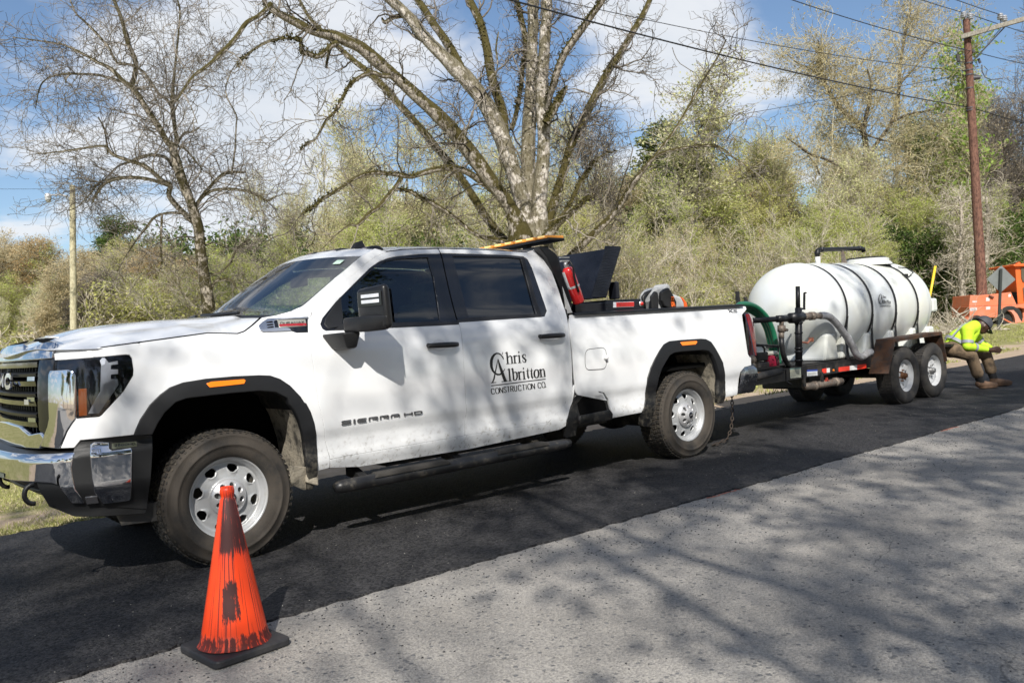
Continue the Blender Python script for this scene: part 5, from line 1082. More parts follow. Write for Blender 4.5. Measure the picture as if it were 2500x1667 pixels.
def _box():
    MB().box((3.74,0,1.34),(.50,1.76,.34)).box((3.74,0,1.515),(.46,1.74,.03)).build('box_body', tpm, box, bevel=.006)
    MB().box((3.32,.0,1.46),(.34,1.70,.10)).build('box_shelf', plateM, box, bevel=.005)
    f0, f1, f2, f3 = (at_y(k3(1780,618), -.88), at_y(k3(1918,156), -.88), (3.52,-.88,1.99), (3.37,-.88,1.55))
    a0 = np.array(f0); a1 = np.array(f1); yb = .62
    mb = MB(); n = np.array((.98,0,-.4)); n /= np.linalg.norm(n); th = n*.018
    mb.hexa([a0, a1, a1+(0,1.5,0), a0+(0,1.5,0)], [a0+th, a1+th, a1+th+(0,1.5,0), a0+th+(0,1.5,0)]); mb.build('box_lid', tpm, box, bevel=.003)
    # side flange of the lid, folded towards the hinge
    t0 = at_y(k3(1790,150), -.86); b0 = at_y(k3(1660,614), -.86)
    mb = MB(); mb.hexa([b0, a0, a1, t0], [b0+(0,.012,0), a0+(0,.012,0), a1+(0,.012,0), t0+(0,.012,0)]); mb.build('lid_flange', tpm, box)
    MB().box((3.80,-.70,1.62),(.05,.10,.16)).build('lid_prop', plateM, box, bevel=.01)
    y_ = -.884; q = [at_y(p, y_) for p in pxs(k4,640,744, 808,738, 808,695, 640,700)]
    mb = MB(); mb.hexa([p+(0,0,0) for p in q], [p+(0,-.012,0) for p in q]); mb.build('marker_lamp_lens', mat('red_marker',(.55,.03,.03),.3,vary=.4,scale=40,emis=((1,.05,.03),.10)), box, bevel=.003)
    q = [at_y(p, y_) for p in pxs(k4,615,748, 808,742, 808,692, 615,697)]; 
    mb = MB(); mb.hexa(q, [p+(0,-.006,0) for p in q]); mb.build('marker_lamp_bezel', lampwhite, box)
    c = at_y(k4(883,712), y_); mb = MB(); mb.lathe([(.001,.02),(.016,.018),(.018,0)], Matrix.Translation(c) @ Matrix.Rotation(pi/2,4,'X'), 14); mb.build('button_lamp', mat('red_button',(.6,.03,.02),.3), box, smooth=True)
    mb = MB(); mb.lathe([(.018,.006),(.026,.004),(.027,0)], Matrix.Translation(c) @ Matrix.Rotation(pi/2,4,'X'), 14); mb.build('button_lamp_ring', silver, box, smooth=True)
PB(_box, box)
ext = empty('fire_extinguisher', tuple(at_y(k3(1545,675), -.93)), 'red fire extinguisher strapped to the black rack behind the truck cab', 'fire extinguisher')
def _ext():
    p0 = np.array(at_y(k3(1545,672), -.945)); p1 = np.array(at_y(k3(1432,345), -.945)); d = (p1-p0)/np.linalg.norm(p1-p0); Lh = np.linalg.norm(p1-p0)
    R = Vector(d).to_track_quat('Z','Y').to_matrix().to_4x4(); M = Matrix.Translation(p0) @ R
    mb = MB(); mb.lathe([(.001,0),(.045,.002),(.052,.012),(.052,Lh-.05),(.046,Lh-.022),(.03,Lh-.004),(.018,Lh),(.001,Lh)], M, 24); mb.build('cylinder', red_paint, ext, smooth=True)
    a0 = math.pi*1.22
    mb = MB(); mb.lathe([(.0527,Lh*.44),(.0527,Lh*.92)], M, 8, a0=a0, a1=a0+1.1); mb.build('instruction_label', mat('label_white',(.75,.75,.72),.5), ext, smooth=True)
    mb = MB(); mb.lathe([(.0535,Lh*.44),(.0545,Lh*.45),(.0545,Lh*.49),(.0535,Lh*.5)], M, 24); mb.build('strap', silver, ext, smooth=True)
    mb = MB(); mb.lathe([(.001,Lh),(.02,Lh),(.022,Lh+.03),(.014,Lh+.045),(.001,Lh+.045)], M, 12); mb.box(M @ Vector((0,.0,Lh+.055)), (.09,.025,.014)); mb.box(M @ Vector((.01,0,Lh+.085)), (.10,.022,.010)); mb.build('valve_head', mat('valve_metal',(.5,.5,.5),.3,.8), ext, smooth=False)
    hp = [M @ Vector(v) for v in ((.02,0,Lh+.03),(.075,-.01,Lh+.05),(.085,-.01,Lh-.01),(.072,-.02,Lh*.75),(.064,-.02,Lh*.5),(.062,-.02,Lh*.32))]
    mb = MB(); mb.tube([hp[0]]+[Vector(h) for h in hp[1:]], .009, 8); mb.build('hose', rubber, ext, smooth=True)
PB(_ext, ext)
blow = empty('leaf_blower', tuple(at_y(k4(1150,765), -.80)), 'grey and orange backpack leaf blower with black straps standing in the truck bed', 'leaf blower')
def _blow():
    Yb = -.80; 
    def A(x, y, dy=0): return np.array(at_y(k4(x, y), Yb+dy))
    def slab(name, poly, mt, d0, d1, bev=.012):
        a = [A(*p, d0) for p in poly]; b = [a_+(0,d1-d0,0) for a_ in a]; n = len(a); mb = MB(); mb.add(a+b, [tuple(range(n)), tuple(range(n,2*n))[::-1]]+[(i,(i+1)%n,n+(i+1)%n,n+i) for i in range(n)]); return mb.build(name, mt, blow, bevel=bev)
    grey = mat('blower_grey',(.42,.43,.44),.5,vary=.1,dirt=(.15,.14,.12),dirt_amt=.4)
    slab('back_frame', [(975,690),(985,620),(1015,575),(1045,555),(1110,558),(1120,530),(1140,520),(1162,530),(1165,590),(1190,620),(1185,700),(1150,770),(1000,770)], grey, 0, .16, .02)
    slab('engine_shroud', [(1185,610),(1230,625),(1270,640),(1300,700),(1310,765),(1200,765)], mat('blower_white',(.55,.56,.56),.4), -.02, .22, .03)
    slab('fuel_cover', [(1262,640),(1290,655),(1325,700),(1335,750),(1335,770),(1305,768),(1295,705)], mat('blower_orange',(.75,.12,.02),.4), .0, .20, .02)
    slab('shoulder_strap', [(985,640),(1020,590),(1045,600),(1055,680),(1052,765),(990,768)], rubber, -.05, -.02, .01)
    slab('shoulder_strap', [(1080,600),(1115,570),(1150,555),(1185,610),(1225,690),(1225,765),(1165,765),(1110,735),(1082,680)], rubber, -.06, -.02, .012)
    slab('carry_handle', [(1040,572),(1050,560),(1105,556),(1125,540),(1130,548),(1110,572),(1060,580)], grey, .02, .07, .005)
    mb = MB(); fq = quadmap(A(1212,732,-.064), A(1196,640,-.064), A(1170,730,-.064), A(1166,640,-.064)); x = 0
    text('STIHL', 1, 1, fq, mat('orange_print',(.85,.15,.02),.5), 'strap_lettering', blow, wt=.22)
    mb = MB(); mb.tube([A(915,770,.05), A(900,650,.05), A(925,615,.05), A(985,590,.05), A(1040,570,.05)], .018, 8); mb.build('throttle_tube', rubber, blow, smooth=True)
PB(_blow, blow)
# ================================================================== tank trailer
TRX = (5.9, 0, .5)
trailer = empty('tank_trailer', TRX, 'black tandem axle trailer with rusty fenders and reflective tape, hitched behind the white pickup', 'trailer')
rustM = mat('rusty_fender', (.035,.026,.022), .55, .2, vary=.5, scale=14, dirt=(.10,.045,.022), dirt_amt=.85, dirt_scale=9, dirt_lo=.38)
trblk = mat('trailer_black', (.008,.008,.009), .45, vary=.3, dirt=(.12,.10,.08), dirt_amt=.4, dirt_scale=8)
pipeM = mat('black_iron_pipe', (.014,.014,.016), .4, .3, vary=.4, scale=25, dirt=(.5,.48,.45), dirt_amt=.8, dirt_scale=30, dirt_lo=.66)
galvM = mat('weathered_galvanised', (.20,.17,.14), .6, .4, vary=.5, scale=40, dirt=(.25,.10,.05), dirt_amt=.8, dirt_scale=30, dirt_lo=.5)
YR = -.60
def _trailer():
    for sg in (1,-1):
        y = YR*sg; mb = MB(); prof = [(0,.53),(0,.545),(-.0,.66),(0,.675)]
        mb.box((8.35,y+.035*sg,.668),(4.8,.075,.012)); mb.box((8.35,y+.035*sg,.536),(4.8,.075,.012)); mb.box((8.35,y+.03*sg*0+.006*sg,.602),(4.8,.012,.122)); mb.build('side_rail', trblk, trailer)
        mb = MB(); mb.hexa([(5.95,y-.03,.54),(5.95,y+.03,.54),(5.62,.05*sg*-1-.02,.47),(5.62,.05*sg*-1+.03,.47)],[(5.95,y-.03,.66),(5.95,y+.03,.66),(5.62,.05*sg*-1-.02,.55),(5.62,.05*sg*-1+.03,.55)]); mb.build('tongue_beam', trblk, trailer)
    mb = MB()
    for x in (5.96,6.7,7.4,8.2,8.95,9.6,10.2,10.72): mb.box((x,0,.60),(.06,1.18,.12))
    mb.build('cross_members', trblk, trailer); MB().box((8.35,0,.682),(4.75,1.10,.012)).build('deck', trblk, trailer)
    MB().box((8.1,.12,.42),(.7,.7,.20)).build('underside_shade_box', trblk, trailer, bevel=.02)  # added dark box standing in for the shade under the trailer
    for x in (9.174,10.002): MB().cyl((x,-.62,.38),(x,.62,.38),.035).build('axle', trblk, trailer)
    for x in (9.174,9.588,10.002):
        mb = MB(); mb.hexa([(x-.30,-.56,.46),(x+.30,-.56,.46),(x+.30,-.50,.46),(x-.30,-.50,.46)],[(x-.28,-.56,.485),(x+.28,-.56,.485),(x+.28,-.50,.485),(x-.28,-.50,.485)]); mb.build('leaf_spring', trblk, trailer)
    prof = [(8.555,.455),(8.79,.885),(10.14,.908),(10.27,.49)]
    for sg in (1,-1):
        mb = MB(); out = [(x, z) for x, z in prof]; inn = [(8.575,.45),(8.805,.873),(10.13,.896),(10.255,.485)]
        g = []
        for (a, b) in zip(out, inn): g.append([(a[0],-.855*sg,a[1]),(a[0],-.60*sg,a[1]),(b[0],-.60*sg,b[1]),(b[0],-.855*sg,b[1])])
        mb.grid(g, close_v=True); mb.add(g[0],[(0,1,2,3)]); mb.add(g[-1],[(3,2,1,0)])
        mb.hexa([(8.80,-.856*sg,.842),(10.13,-.856*sg,.862),(10.13,-.850*sg,.862),(8.80,-.850*sg,.842)],[(8.80,-.856*sg,.884),(10.13,-.856*sg,.906),(10.13,-.850*sg,.906),(8.80,-.850*sg,.884)])
        mb.build('wheel_fender', rustM, trailer)
    # stickers and tape on the near rail
    def plate(name, poly, mt, off=.004):
        q = [at_y(k6(*p), YR-off) for p in poly]; q = [np.array((p[0], p[1], min(max(p[2],.532),.672))) for p in q]; MB().hexa([p+(0,.003,0) for p in q], [p for p in q]).build(name, mt, trailer)
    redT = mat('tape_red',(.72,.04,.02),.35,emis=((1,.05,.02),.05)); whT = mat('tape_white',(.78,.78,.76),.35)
    plate('reflective_tape_red', [(850,1236),(890,1231),(890,1190),(850,1196)], redT); plate('reflective_tape_white', [(890,1231),(919,1228),(919,1188),(890,1190)], whT)
    plate('reflective_tape_red', [(1000,1222),(1100,1210),(1100,1170),(1000,1182)], redT); plate('reflective_tape_white', [(1100,1210),(1168,1203),(1168,1160),(1100,1170)], whT); plate('reflective_tape_red', [(1168,1203),(1252,1195),(1250,1152),(1168,1160)], redT)
    plate('capacity_plate', [(560,1282),(657,1272),(655,1184),(556,1192)], mat('plate_cream',(.62,.62,.48),.5)); plate('capacity_plate_header', [(557,1204),(655,1195),(655,1184),(556,1192)], mat('header_teal',(.25,.40,.35),.5), .005)
    for k in range(6): plate('plate_print', [(566,1222+k*9),(650,1213+k*9),(650,1210+k*9),(566,1219+k*9)], mat('print_grey',(.38,.38,.32),.6), .0055)
    plate('serial_sticker', [(712,1262),(806,1255),(805,1200),(711,1206)], mat('sticker_white',(.72,.73,.75),.5)); plate('serial_sticker_header', [(712,1221),(806,1215),(805,1200),(711,1206)], mat('sticker_blue',(.03,.07,.35),.5), .005)
    for k in range(3): plate('sticker_print', [(722,1236+k*8),(796,1231+k*8),(796,1228+k*8),(722,1233+k*8)], MATS['print_grey'], .0055)
    plate('warning_sticker', [(232,1237),(325,1232),(325,1215),(232,1219)], mat('sticker_orange',(.65,.33,.12),.5)); 
    mb = MB(); c = at_y(k6(950,1208), YR); mb.lathe([(.001,.012),(.012,.01),(.014,0)], Matrix.Translation(c) @ Matrix.Rotation(pi/2,4,'X'), 10); mb.build('clearance_marker', amber, trailer)
    # uprights, pipework
    Yp = -.66
    def Q(x, y, yy=Yp): return np.array(at_y(k6(x, y), yy))
    mb = MB(); mb.tube([Q(626,445), Q(628,640)], .026, 10); mb.build('stand_pipe_top', pipeM, trailer, smooth=True)
    mb = MB(); mb.tube([Q(632,640), Q(636,1175)], .040, 12)
    for y in (770,860,1000,1030,1110): mb.tube([Q(634,y), Q(635,y+16)], .047, 12)
    mb.build('stand_pipe', pipeM, trailer, smooth=True)
    mb = MB(); mb.tube([Q(210,757,-.62), Q(440,742,-.64), Q(600,730)], .032, 10); mb.tube([Q(440,742), Q(520,736)], .042, 10); mb.tube([Q(560,735), Q(665,722)], .062, 10); mb.tube([Q(600,694), Q(600,780)], .05, 8); mb.build('cross_pipe', pipeM, trailer, smooth=True)
    mb = MB(); mb.tube([Q(665,722), Q(740,716)], .044, 10); mb.tube([Q(740,716), Q(770,714)], .052, 10); mb.tube([Q(770,714), Q(835,712)], .038, 10); mb.tube([Q(742,716), Q(742,684)], .016, 6); mb.build('hose_coupling', galvM, trailer, smooth=True)
    mb = MB(); mb.tube([Q(478,760), Q(478,800)], .026, 8); mb.tube([Q(478,800), Q(478,860)], .045, 10); mb.tube([Q(478,860), Q(476,915)], .032, 10); mb.tube([Q(480,838), Q(530,842)], .018, 6); mb.build('ball_valve', galvM, trailer, smooth=True)
    mb = MB(); pts = [Q(476,910), Q(480,980), Q(490,1050), Q(510,1110), Q(545,1175,-.55)]; mb.tube(pts, .030, 10); mb.build('rubber_hose', rubber, trailer, smooth=True)
    mb = MB(); mb.tube([Q(686,505), Q(684,650)], .016, 6); mb.tube([Q(686,505), Q(702,502)], .012, 6); mb.tube([Q(645,648), Q(690,650)], .012, 6); mb.build('lever_bar', pipeM, trailer)
    mb = MB(); mb.tube([Q(663,955), Q(690,955), Q(715,962), Q(730,945), Q(745,928)], .012, 6); mb.box(Q(748,930), (.012,.06,.05)); mb.build('drain_tap', mat('tap_bronze',(.35,.14,.09),.5,.4), trailer)
    mb = MB(); mb.tube([Q(690,1358,-.58), Q(800,1345,-.58), Q(900,1328,-.58), Q(1020,1308,-.56)], .045, 10); mb.tube([Q(770,1350,-.58), Q(790,1347,-.58)], .055, 10); mb.tube([Q(960,1316,-.57), Q(985,1312,-.57)], .055, 10); mb.build('spray_bar_pipe', galvM, trailer, smooth=True)
    mb = MB(); c = Q(892,1310,-.60); mb.box(c, (.09,.02,.03)); mb.box(c, (.02,.02,.09)); mb.tube([c, c+(0,.03,0)], .02, 6); mb.build('valve_handle', mat('handle_red',(.35,.05,.03),.6), trailer)
    for x in (680,845): mb = MB(); a = Q(x,1265,-.60); mb.box((a[0],a[1]-.0,.50),(.05,.02,.14)); mb.build('pipe_hanger', trblk, trailer)
    mb = MB(); mb.tube([Q(490,1205,-.66), Q(515,1200,-.66), Q(522,1310,-.66), Q(562,1336,-.66)], .010, 6); mb.build('jack_crank', pipeM, trailer)
    mb = MB(); mb.tube([Q(170,1290,-.62), Q(300,1258,-.62), Q(480,1212,-.63)], [.036,.042,.036], 10); mb.build('suction_hose', mat('old_black_hose',(.035,.033,.032),.8,vary=.4,scale=20), trailer, smooth=True)
    for xx, y0, y1 in ((75,490,640),(150,540,640)): mb = MB(); a, b = at_y(k6(xx,y0), .50), at_y(k6(xx,y1), .50); mb.tube([a, (a[0],a[1],.68)], .028, 8); mb.build('corner_stake', trblk, trailer)
    mb = MB(); mb.cyl((6.15,.35,.12),(6.15,.35,.66),.035); mb.box((6.15,.35,.08),(.14,.14,.02)); mb.build('tongue_jack', trblk, trailer)
PB(_trailer, trailer)
def build_trailer_wheel(e, hubm):
    if 'ttyre' not in TW:
        mb = MB(); mb.lathe([(.212,0),(.222,.012),(.245,.022),(.30,.030),(.335,.024),(.362,.004),(.374,-.02),(.379,-.04),(.379,-.19),(.372,-.215),(.33,-.245),(.215,-.22)], n=72); TW['ttyre'] = mb.mesh('tt')
        mb = MB(); n = 54
        for k in range(n):
            for h, w_ in ((-.035,.04),(-.08,.04),(-.115,.02),(-.15,.04),(-.195,.04)):
                R = Matrix.Rotation(2*pi*(k+(.5 if w_ == .02 else 0))/n, 3, 'Z'); mb.box(R @ Vector((.380,0,h)), (.010,.034,w_), R)
        TW['ttread'] = mb.mesh('ttr')
        rp = cinterp([0,.06,.07,.10,.15,.175,.19,.20,.212,.218],[-.055,-.055,-.060,-.072,-.060,-.058,-.065,-.045,-.004,.0])
        hol = [[(.135*cos(2*pi*k/8)+.018*cos(t), .135*sin(2*pi*k/8)+.018*sin(t)) for t in np.linspace(0,2*pi,11)[:-1]] for k in range(8)]
        o = panel('r', [(.210*cos(2*pi*j/56), .210*sin(2*pi*j/56)) for j in range(56)], lambda u, v, lift=0: np.array((u, v, rp(math.hypot(u,v)))), mat('trailer_wheel_white',(.55,.56,.57),.35,vary=.08,dirt=(.22,.19,.15),dirt_amt=.5,dirt_scale=10,dirt_lo=.5), None, px=False, holes=hol, gap=0, grid=(.016,.016), thick=.01, lip=.002); TW['trim'] = o.data; D.objects.remove(o)
        mb = MB(); mb.lathe([(.209,-.006),(.216,.003),(.220,0),(.212,-.02),(.19,-.07),(.185,-.20)], n=56); TW['tbarrel'] = mb.mesh('tb')
        mb = MB(); mb.lathe([(.001,.012),(.030,.010),(.036,-.002),(.038,-.045),(.052,-.052),(.052,-.07)], n=20)
        for k in range(6): a = 2*pi*k/6; mb.lathe([(.001,-.028),(.009,-.030),(.010,-.07)], Matrix.Translation((.070*cos(a),.070*sin(a),0)), 6)
        TW['thub'] = mb.mesh('th')
        mb = MB(); mb.lathe([(.001,-.12),(.17,-.12),(.17,-.18)], n=30); TW['tdrum'] = mb.mesh('td')
    link('tyre', TW['ttyre'], tyreT, e, True); link('tread', TW['ttread'], tyreT, e); link('rim', TW['trim'], MATS['trailer_wheel_white'], e); link('rim_barrel', TW['tbarrel'], MATS['trailer_wheel_white'], e, True)
    o = D.objects.new('hub', TW['thub'].copy()); COL.objects.link(o); o.parent = e; o.data.materials.append(hubm); o.data.polygons.foreach_set('use_smooth', [True]*len(o.data.polygons)); link('brake_drum', TW['tdrum'], dark, e)
for i, x in enumerate((9.174, 10.002)):
    for sg in (1,-1):
        e = wheel(trailer, (x, -.787*sg, .379), spin=.3+i, driver=(sg == 1)); build_trailer_wheel(e, mat('rusty_hub',(.16,.07,.03),.7,.3,vary=.4) if i == 0 else mat('grey_hub',(.20,.20,.20),.5,.5))
# ================================================================== the tank
TZ, TR, TX0, TX1 = 1.302, .628, 7.39, 10.78
tankM = D.materials.new('milky_plastic'); tankM.use_nodes = True; _t = tankM.node_tree; _b = _t.nodes['Principled BSDF']; _b.inputs['Base Color'].default_value = (.58,.61,.62,1); _b.inputs['Roughness'].default_value = .33; _b.inputs['Subsurface Weight'].default_value = .0
_g = _t.nodes.new('ShaderNodeNewGeometry'); _n = _t.nodes.new('ShaderNodeTexNoise'); _n.inputs['Scale'].default_value = 2.5; _n.inputs['Detail'].default_value = 6; _t.links.new(_g.outputs['Position'], _n.inputs['Vector'])
_m = _t.nodes.new('ShaderNodeMapRange'); _m.inputs[1].default_value = .3; _m.inputs[2].default_value = .75; _m.inputs[3].default_value = 0; _m.inputs[4].default_value = .6; _t.links.new(_n.outputs[0], _m.inputs[0])
_x = _t.nodes.new('ShaderNodeMix'); _x.data_type = 'RGBA'; _x.inputs[6].default_value = (.65,.68,.695,1); _x.inputs[7].default_value = (.62,.60,.45,1); _t.links.new(_m.outputs[0], _x.inputs[0]); _t.links.new(_x.outputs[2], _b.inputs['Base Color'])
tank = empty('water_tank', ((TX0+TX1)/2, 0, .69), 'large milky white plastic water tank held by four black straps on the trailer', 'water tank')
strap_x = (8.06, 8.70, 9.34, 9.98)
def _tank():
    mb = MB(); prof = []; 
    for i in range(15): a = pi/2*i/14; prof.append((max(.002, TR*sin(a)**.9), TX0+.46*(1-cos(a))))
    xs_ = np.linspace(TX0+.46, TX1-.46, 90)[1:-1]
    for x in xs_:
        r = TR+.0045
        for sx in strap_x: r -= .020*math.exp(-((x-sx)/.07)**2)
        for m_ in (7.95,8.38,9.02,9.66,10.2): r += .010*math.exp(-((x-m_)/.16)**2)
        prof.append((r, x))
    for i in range(15): a = pi/2*i/14; prof.append((max(.002, TR*cos(a)**.9), TX1-.46+.46*sin(a)))
    M = Matrix(((0,0,1,0),(1,0,0,0),(0,1,0,TZ),(0,0,0,1)))
    mb.lathe(prof, M, 72); mb.build('tank_shell', tankM, tank, smooth=True)
    for x0, x1, h in ((7.60,7.90,1.02),(8.00,8.30,.98),(8.55,8.85,.98),(9.19,9.49,.98),(9.83,10.13,.98),(10.32,10.6,.98)):
        o = MB().hexa([(x0-.02,-.565,.692),(x1+.02,-.565,.692),(x1+.02,.565,.692),(x0-.02,.565,.692)],[(x0+.05,-.575,h),(x1-.05,-.575,h),(x1-.05,.575,h),(x0+.05,.575,h)]).build('support_leg', tankM, tank, bevel=.03)
    MB().box((9.2,0,.72),(2.9,1.02,.05)).build('tank_sole', tankM, tank, bevel=.01)
    for sx in strap_x:
        mb = MB(); ring = []
        for t in np.linspace(radians(-62), radians(180+62), 49):
            r = TR-.004; p0 = (r*cos(t), TZ+r*sin(t)); p1 = ((r+.008)*cos(t), TZ+(r+.008)*sin(t)); ring.append([(sx-.017,p0[0],p0[1]),(sx-.017,p1[0],p1[1]),(sx+.017,p1[0],p1[1]),(sx+.017,p0[0],p0[1])])
        mb.grid(ring, close_v=True)
        for sg in (-1,1):
            a = (sg*(TR+.004)*cos(radians(62)), TZ-(TR+.004)*sin(radians(62))); mb.box((sx, sg*.60, .86), (.044,.010,.36), Matrix.Rotation(radians(0),3,'X'))
            mb.add([(sx-.017,sg*.602,1.02),(sx+.017,sg*.602,1.02),(sx+.017,sg*.632,1.22),(sx-.017,sg*.632,1.22)],[(0,1,2,3)])
        mb.build('tank_strap', mat('strap_black',(.012,.012,.014),.6), tank)
    mb = MB(); mb.box((9.98,-.47,1.72),(.08,.05,.05)); mb.tube([(10.02,-.5,1.70),(10.12,-.52,1.76),(10.15,-.42,1.83),(10.02,-.36,1.85)], .008, 5); mb.build('ratchet_buckle', rubber, tank)
    mb = MB(); M2 = Matrix.Translation((9.80,0,0)); mb.lathe([(.36,1.90),(.33,1.945),(.31,1.95),(.31,1.99),(.29,2.0),(.001,2.0)], M2, 40); mb.build('manway_ring', tankM, tank, auto=30)
    mb = MB(); mb.lathe([(.27,2.0),(.27,2.018),(.25,2.024),(.001,2.026)], M2, 32); mb.build('manway_lid', rubber, tank, auto=30)
    MB().box((10.80,-.33,1.28),(.16,.34,.20)).build('tank_boss', tankM, tank, bevel=.03)
    mb = MB(); pts = [(8.52,0,1.92),(8.52,0,2.08),(8.53,0,2.115),(8.57,0,2.125),(9.68,0,2.155),(9.74,0,2.15),(9.76,0,2.11)]; mb.tube(pts, [.030]*7, 12)
    for a, b in (((8.52,0,2.06),(8.52,0,2.10)),((8.60,0,2.126),(8.66,0,2.128)),((9.62,0,2.153),(9.68,0,2.155))): mb.tube([a,b], .037, 12)
    mb.build('fill_pipe', pipeM, tank, smooth=True)
    mb = MB(); mb.tube([(8.52,0,1.90),(8.52,0,2.03)], .034, 12); mb.build('pipe_collar', mat('collar_white',(.6,.6,.58),.5,vary=.4,scale=60), tank, smooth=True)
    MB().hexa([(9.12,-.02,1.92),(9.26,-.02,1.92),(9.26,0,1.92),(9.12,0,1.92)],[(9.13,-.02,2.13),(9.16,-.02,2.13),(9.16,0,2.13),(9.13,0,2.13)]).build('pipe_bracket', galvM, tank)
    def hit(p):                                                      # line of sight to the near flank of the shell
        r = ray(p); o = CC_-np.array((0,0,TZ)); a = r[1]**2+r[2]**2; b = 2*(o[1]*r[1]+o[2]*r[2]); c = o[1]**2+o[2]**2-(TR+.018)**2; t = (-b-math.sqrt(b*b-4*a*c))/(2*a); return CC_+r*t
    mb = MB(); dM = mat('stencil_black',(.05,.05,.055),.6)
    def st(pts, w):
        f = lambda u, v: hit(k6(u, v)); stroke(mb, pts, w, f)
    st([(1393,545),(1388,522),(1378,514),(1370,530),(1366,560),(1370,590),(1380,602),(1392,596),(1400,580)], [3,4,5,6,8,7,6,4,2]); st([(1390,536),(1382,570),(1378,600)], 3); st([(1390,536),(1396,565),(1402,598)], 6)
    for x in (1404,1413,1420,1428): st([(x,526 if x < 1410 else 536),(x+1,552)], 4)
    st([(1404,538),(1408,534)],3); st([(1413,540),(1418,536)],3)
    for x, y0 in ((1408,566),(1415,566),(1424,576),(1432,578),(1441,568),(1450,568),(1459,580),(1468,580)): st([(x,y0),(x+1.5,598)], 4)
    st([(1415,582),(1421,584),(1421,594),(1415,597)],3); st([(1458,582),(1466,580),(1472,584),(1472,598)],3); st([(1437,578),(1456,577)],3)
    st([(1380,607),(1475,604)], 2.5)
    for i in range(15): 
        if i != 12: st([(1382+i*6.3,616),(1382.5+i*6.3,630)], 2.6)
    st([(1382,617),(1470,615)],1.0); st([(1382,630),(1470,628)],1.0)
    mb.build('tank_lettering', dM, tank, recalc=False)
PB(_tank, tank)
# suction hose from the manifold to the tank foot
gh = empty('grey_hose', (7.6,-.68,.7), 'thick grey suction hose curving down along the near side of the tank', 'hose')
def _gh():
    P_ = pxs(k6,830,712, 880,712, 930,735, 985,790, 1040,860, 1085,925, 1125,990, 1150,1045, 1180,1078, 1215,1085, 1255,1058, 1300,1040); yy = np.linspace(-.66,-.70,12)
    mb = MB(); pts = [Vector(at_y(p, y)) for p, y in zip(P_, yy)]; fine = []
    for i in range(len(pts)-1):
        p0 = pts[max(i-1,0)]; p1 = pts[i]; p2 = pts[i+1]; p3 = pts[min(i+2,len(pts)-1)]
        for t in np.linspace(0,1,6)[:-1]: fine.append(.5*((2*p1)+(-p0+p2)*t+(2*p0-5*p1+4*p2-p3)*t*t+(-p0+3*p1-3*p2+p3)*t**3))
    mb.tube(fine, .044, 12); mb.build('hose_body', mat('grey_hose_rubber',(.33,.33,.34),.55,vary=.2,scale=7,dirt=(.10,.09,.08),dirt_amt=.6,dirt_scale=9), gh, smooth=True)
PB(_gh, gh)
grn = empty('green_hose', (6.2,-.30,.7), 'coiled dark green hose hanging at the front of the trailer behind the tail lamp', 'hose')
def _grn():
    gmat = mat('green_hose', (.012,.13,.065), .3, coat=.3, vary=.15)
    for k, (dx, dy) in enumerate(((0,0),(-26,18),(-52,44))):
        y = -.36+.05*k; P_ = [(60+dx*.3,640+dy),(110+dx*.3,608+dy*.9),(190+dx*.4,612+dy),(270+dx*.6,650+dy),(345+dx*.8,730+dy*.7),(395+dx,840),(425+dx,960),(450+dx,1080),(455+dx,1180)]
        pts = [Vector(at_y(k6(*p), y)) for p in P_]; pts[-1].z = .70; fine = []
        for i in range(len(pts)-1):
            p0 = pts[max(i-1,0)]; p1 = pts[i]; p2 = pts[i+1]; p3 = pts[min(i+2,len(pts)-1)]
            for t in np.linspace(0,1,6)[:-1]: fine.append(.5*((2*p1)+(-p0+p2)*t+(2*p0-5*p1+4*p2-p3)*t*t+(-p0+3*p1-3*p2+p3)*t**3))
        mb = MB(); mb.tube(fine, .033, 10); mb.build('hose_loop', gmat, grn, smooth=True)
PB(_grn, grn)
pump = empty('engine_pump', (6.15,-.45,.69), 'small petrol engine pump with white tank and red starter cover on the trailer tongue', 'pump')
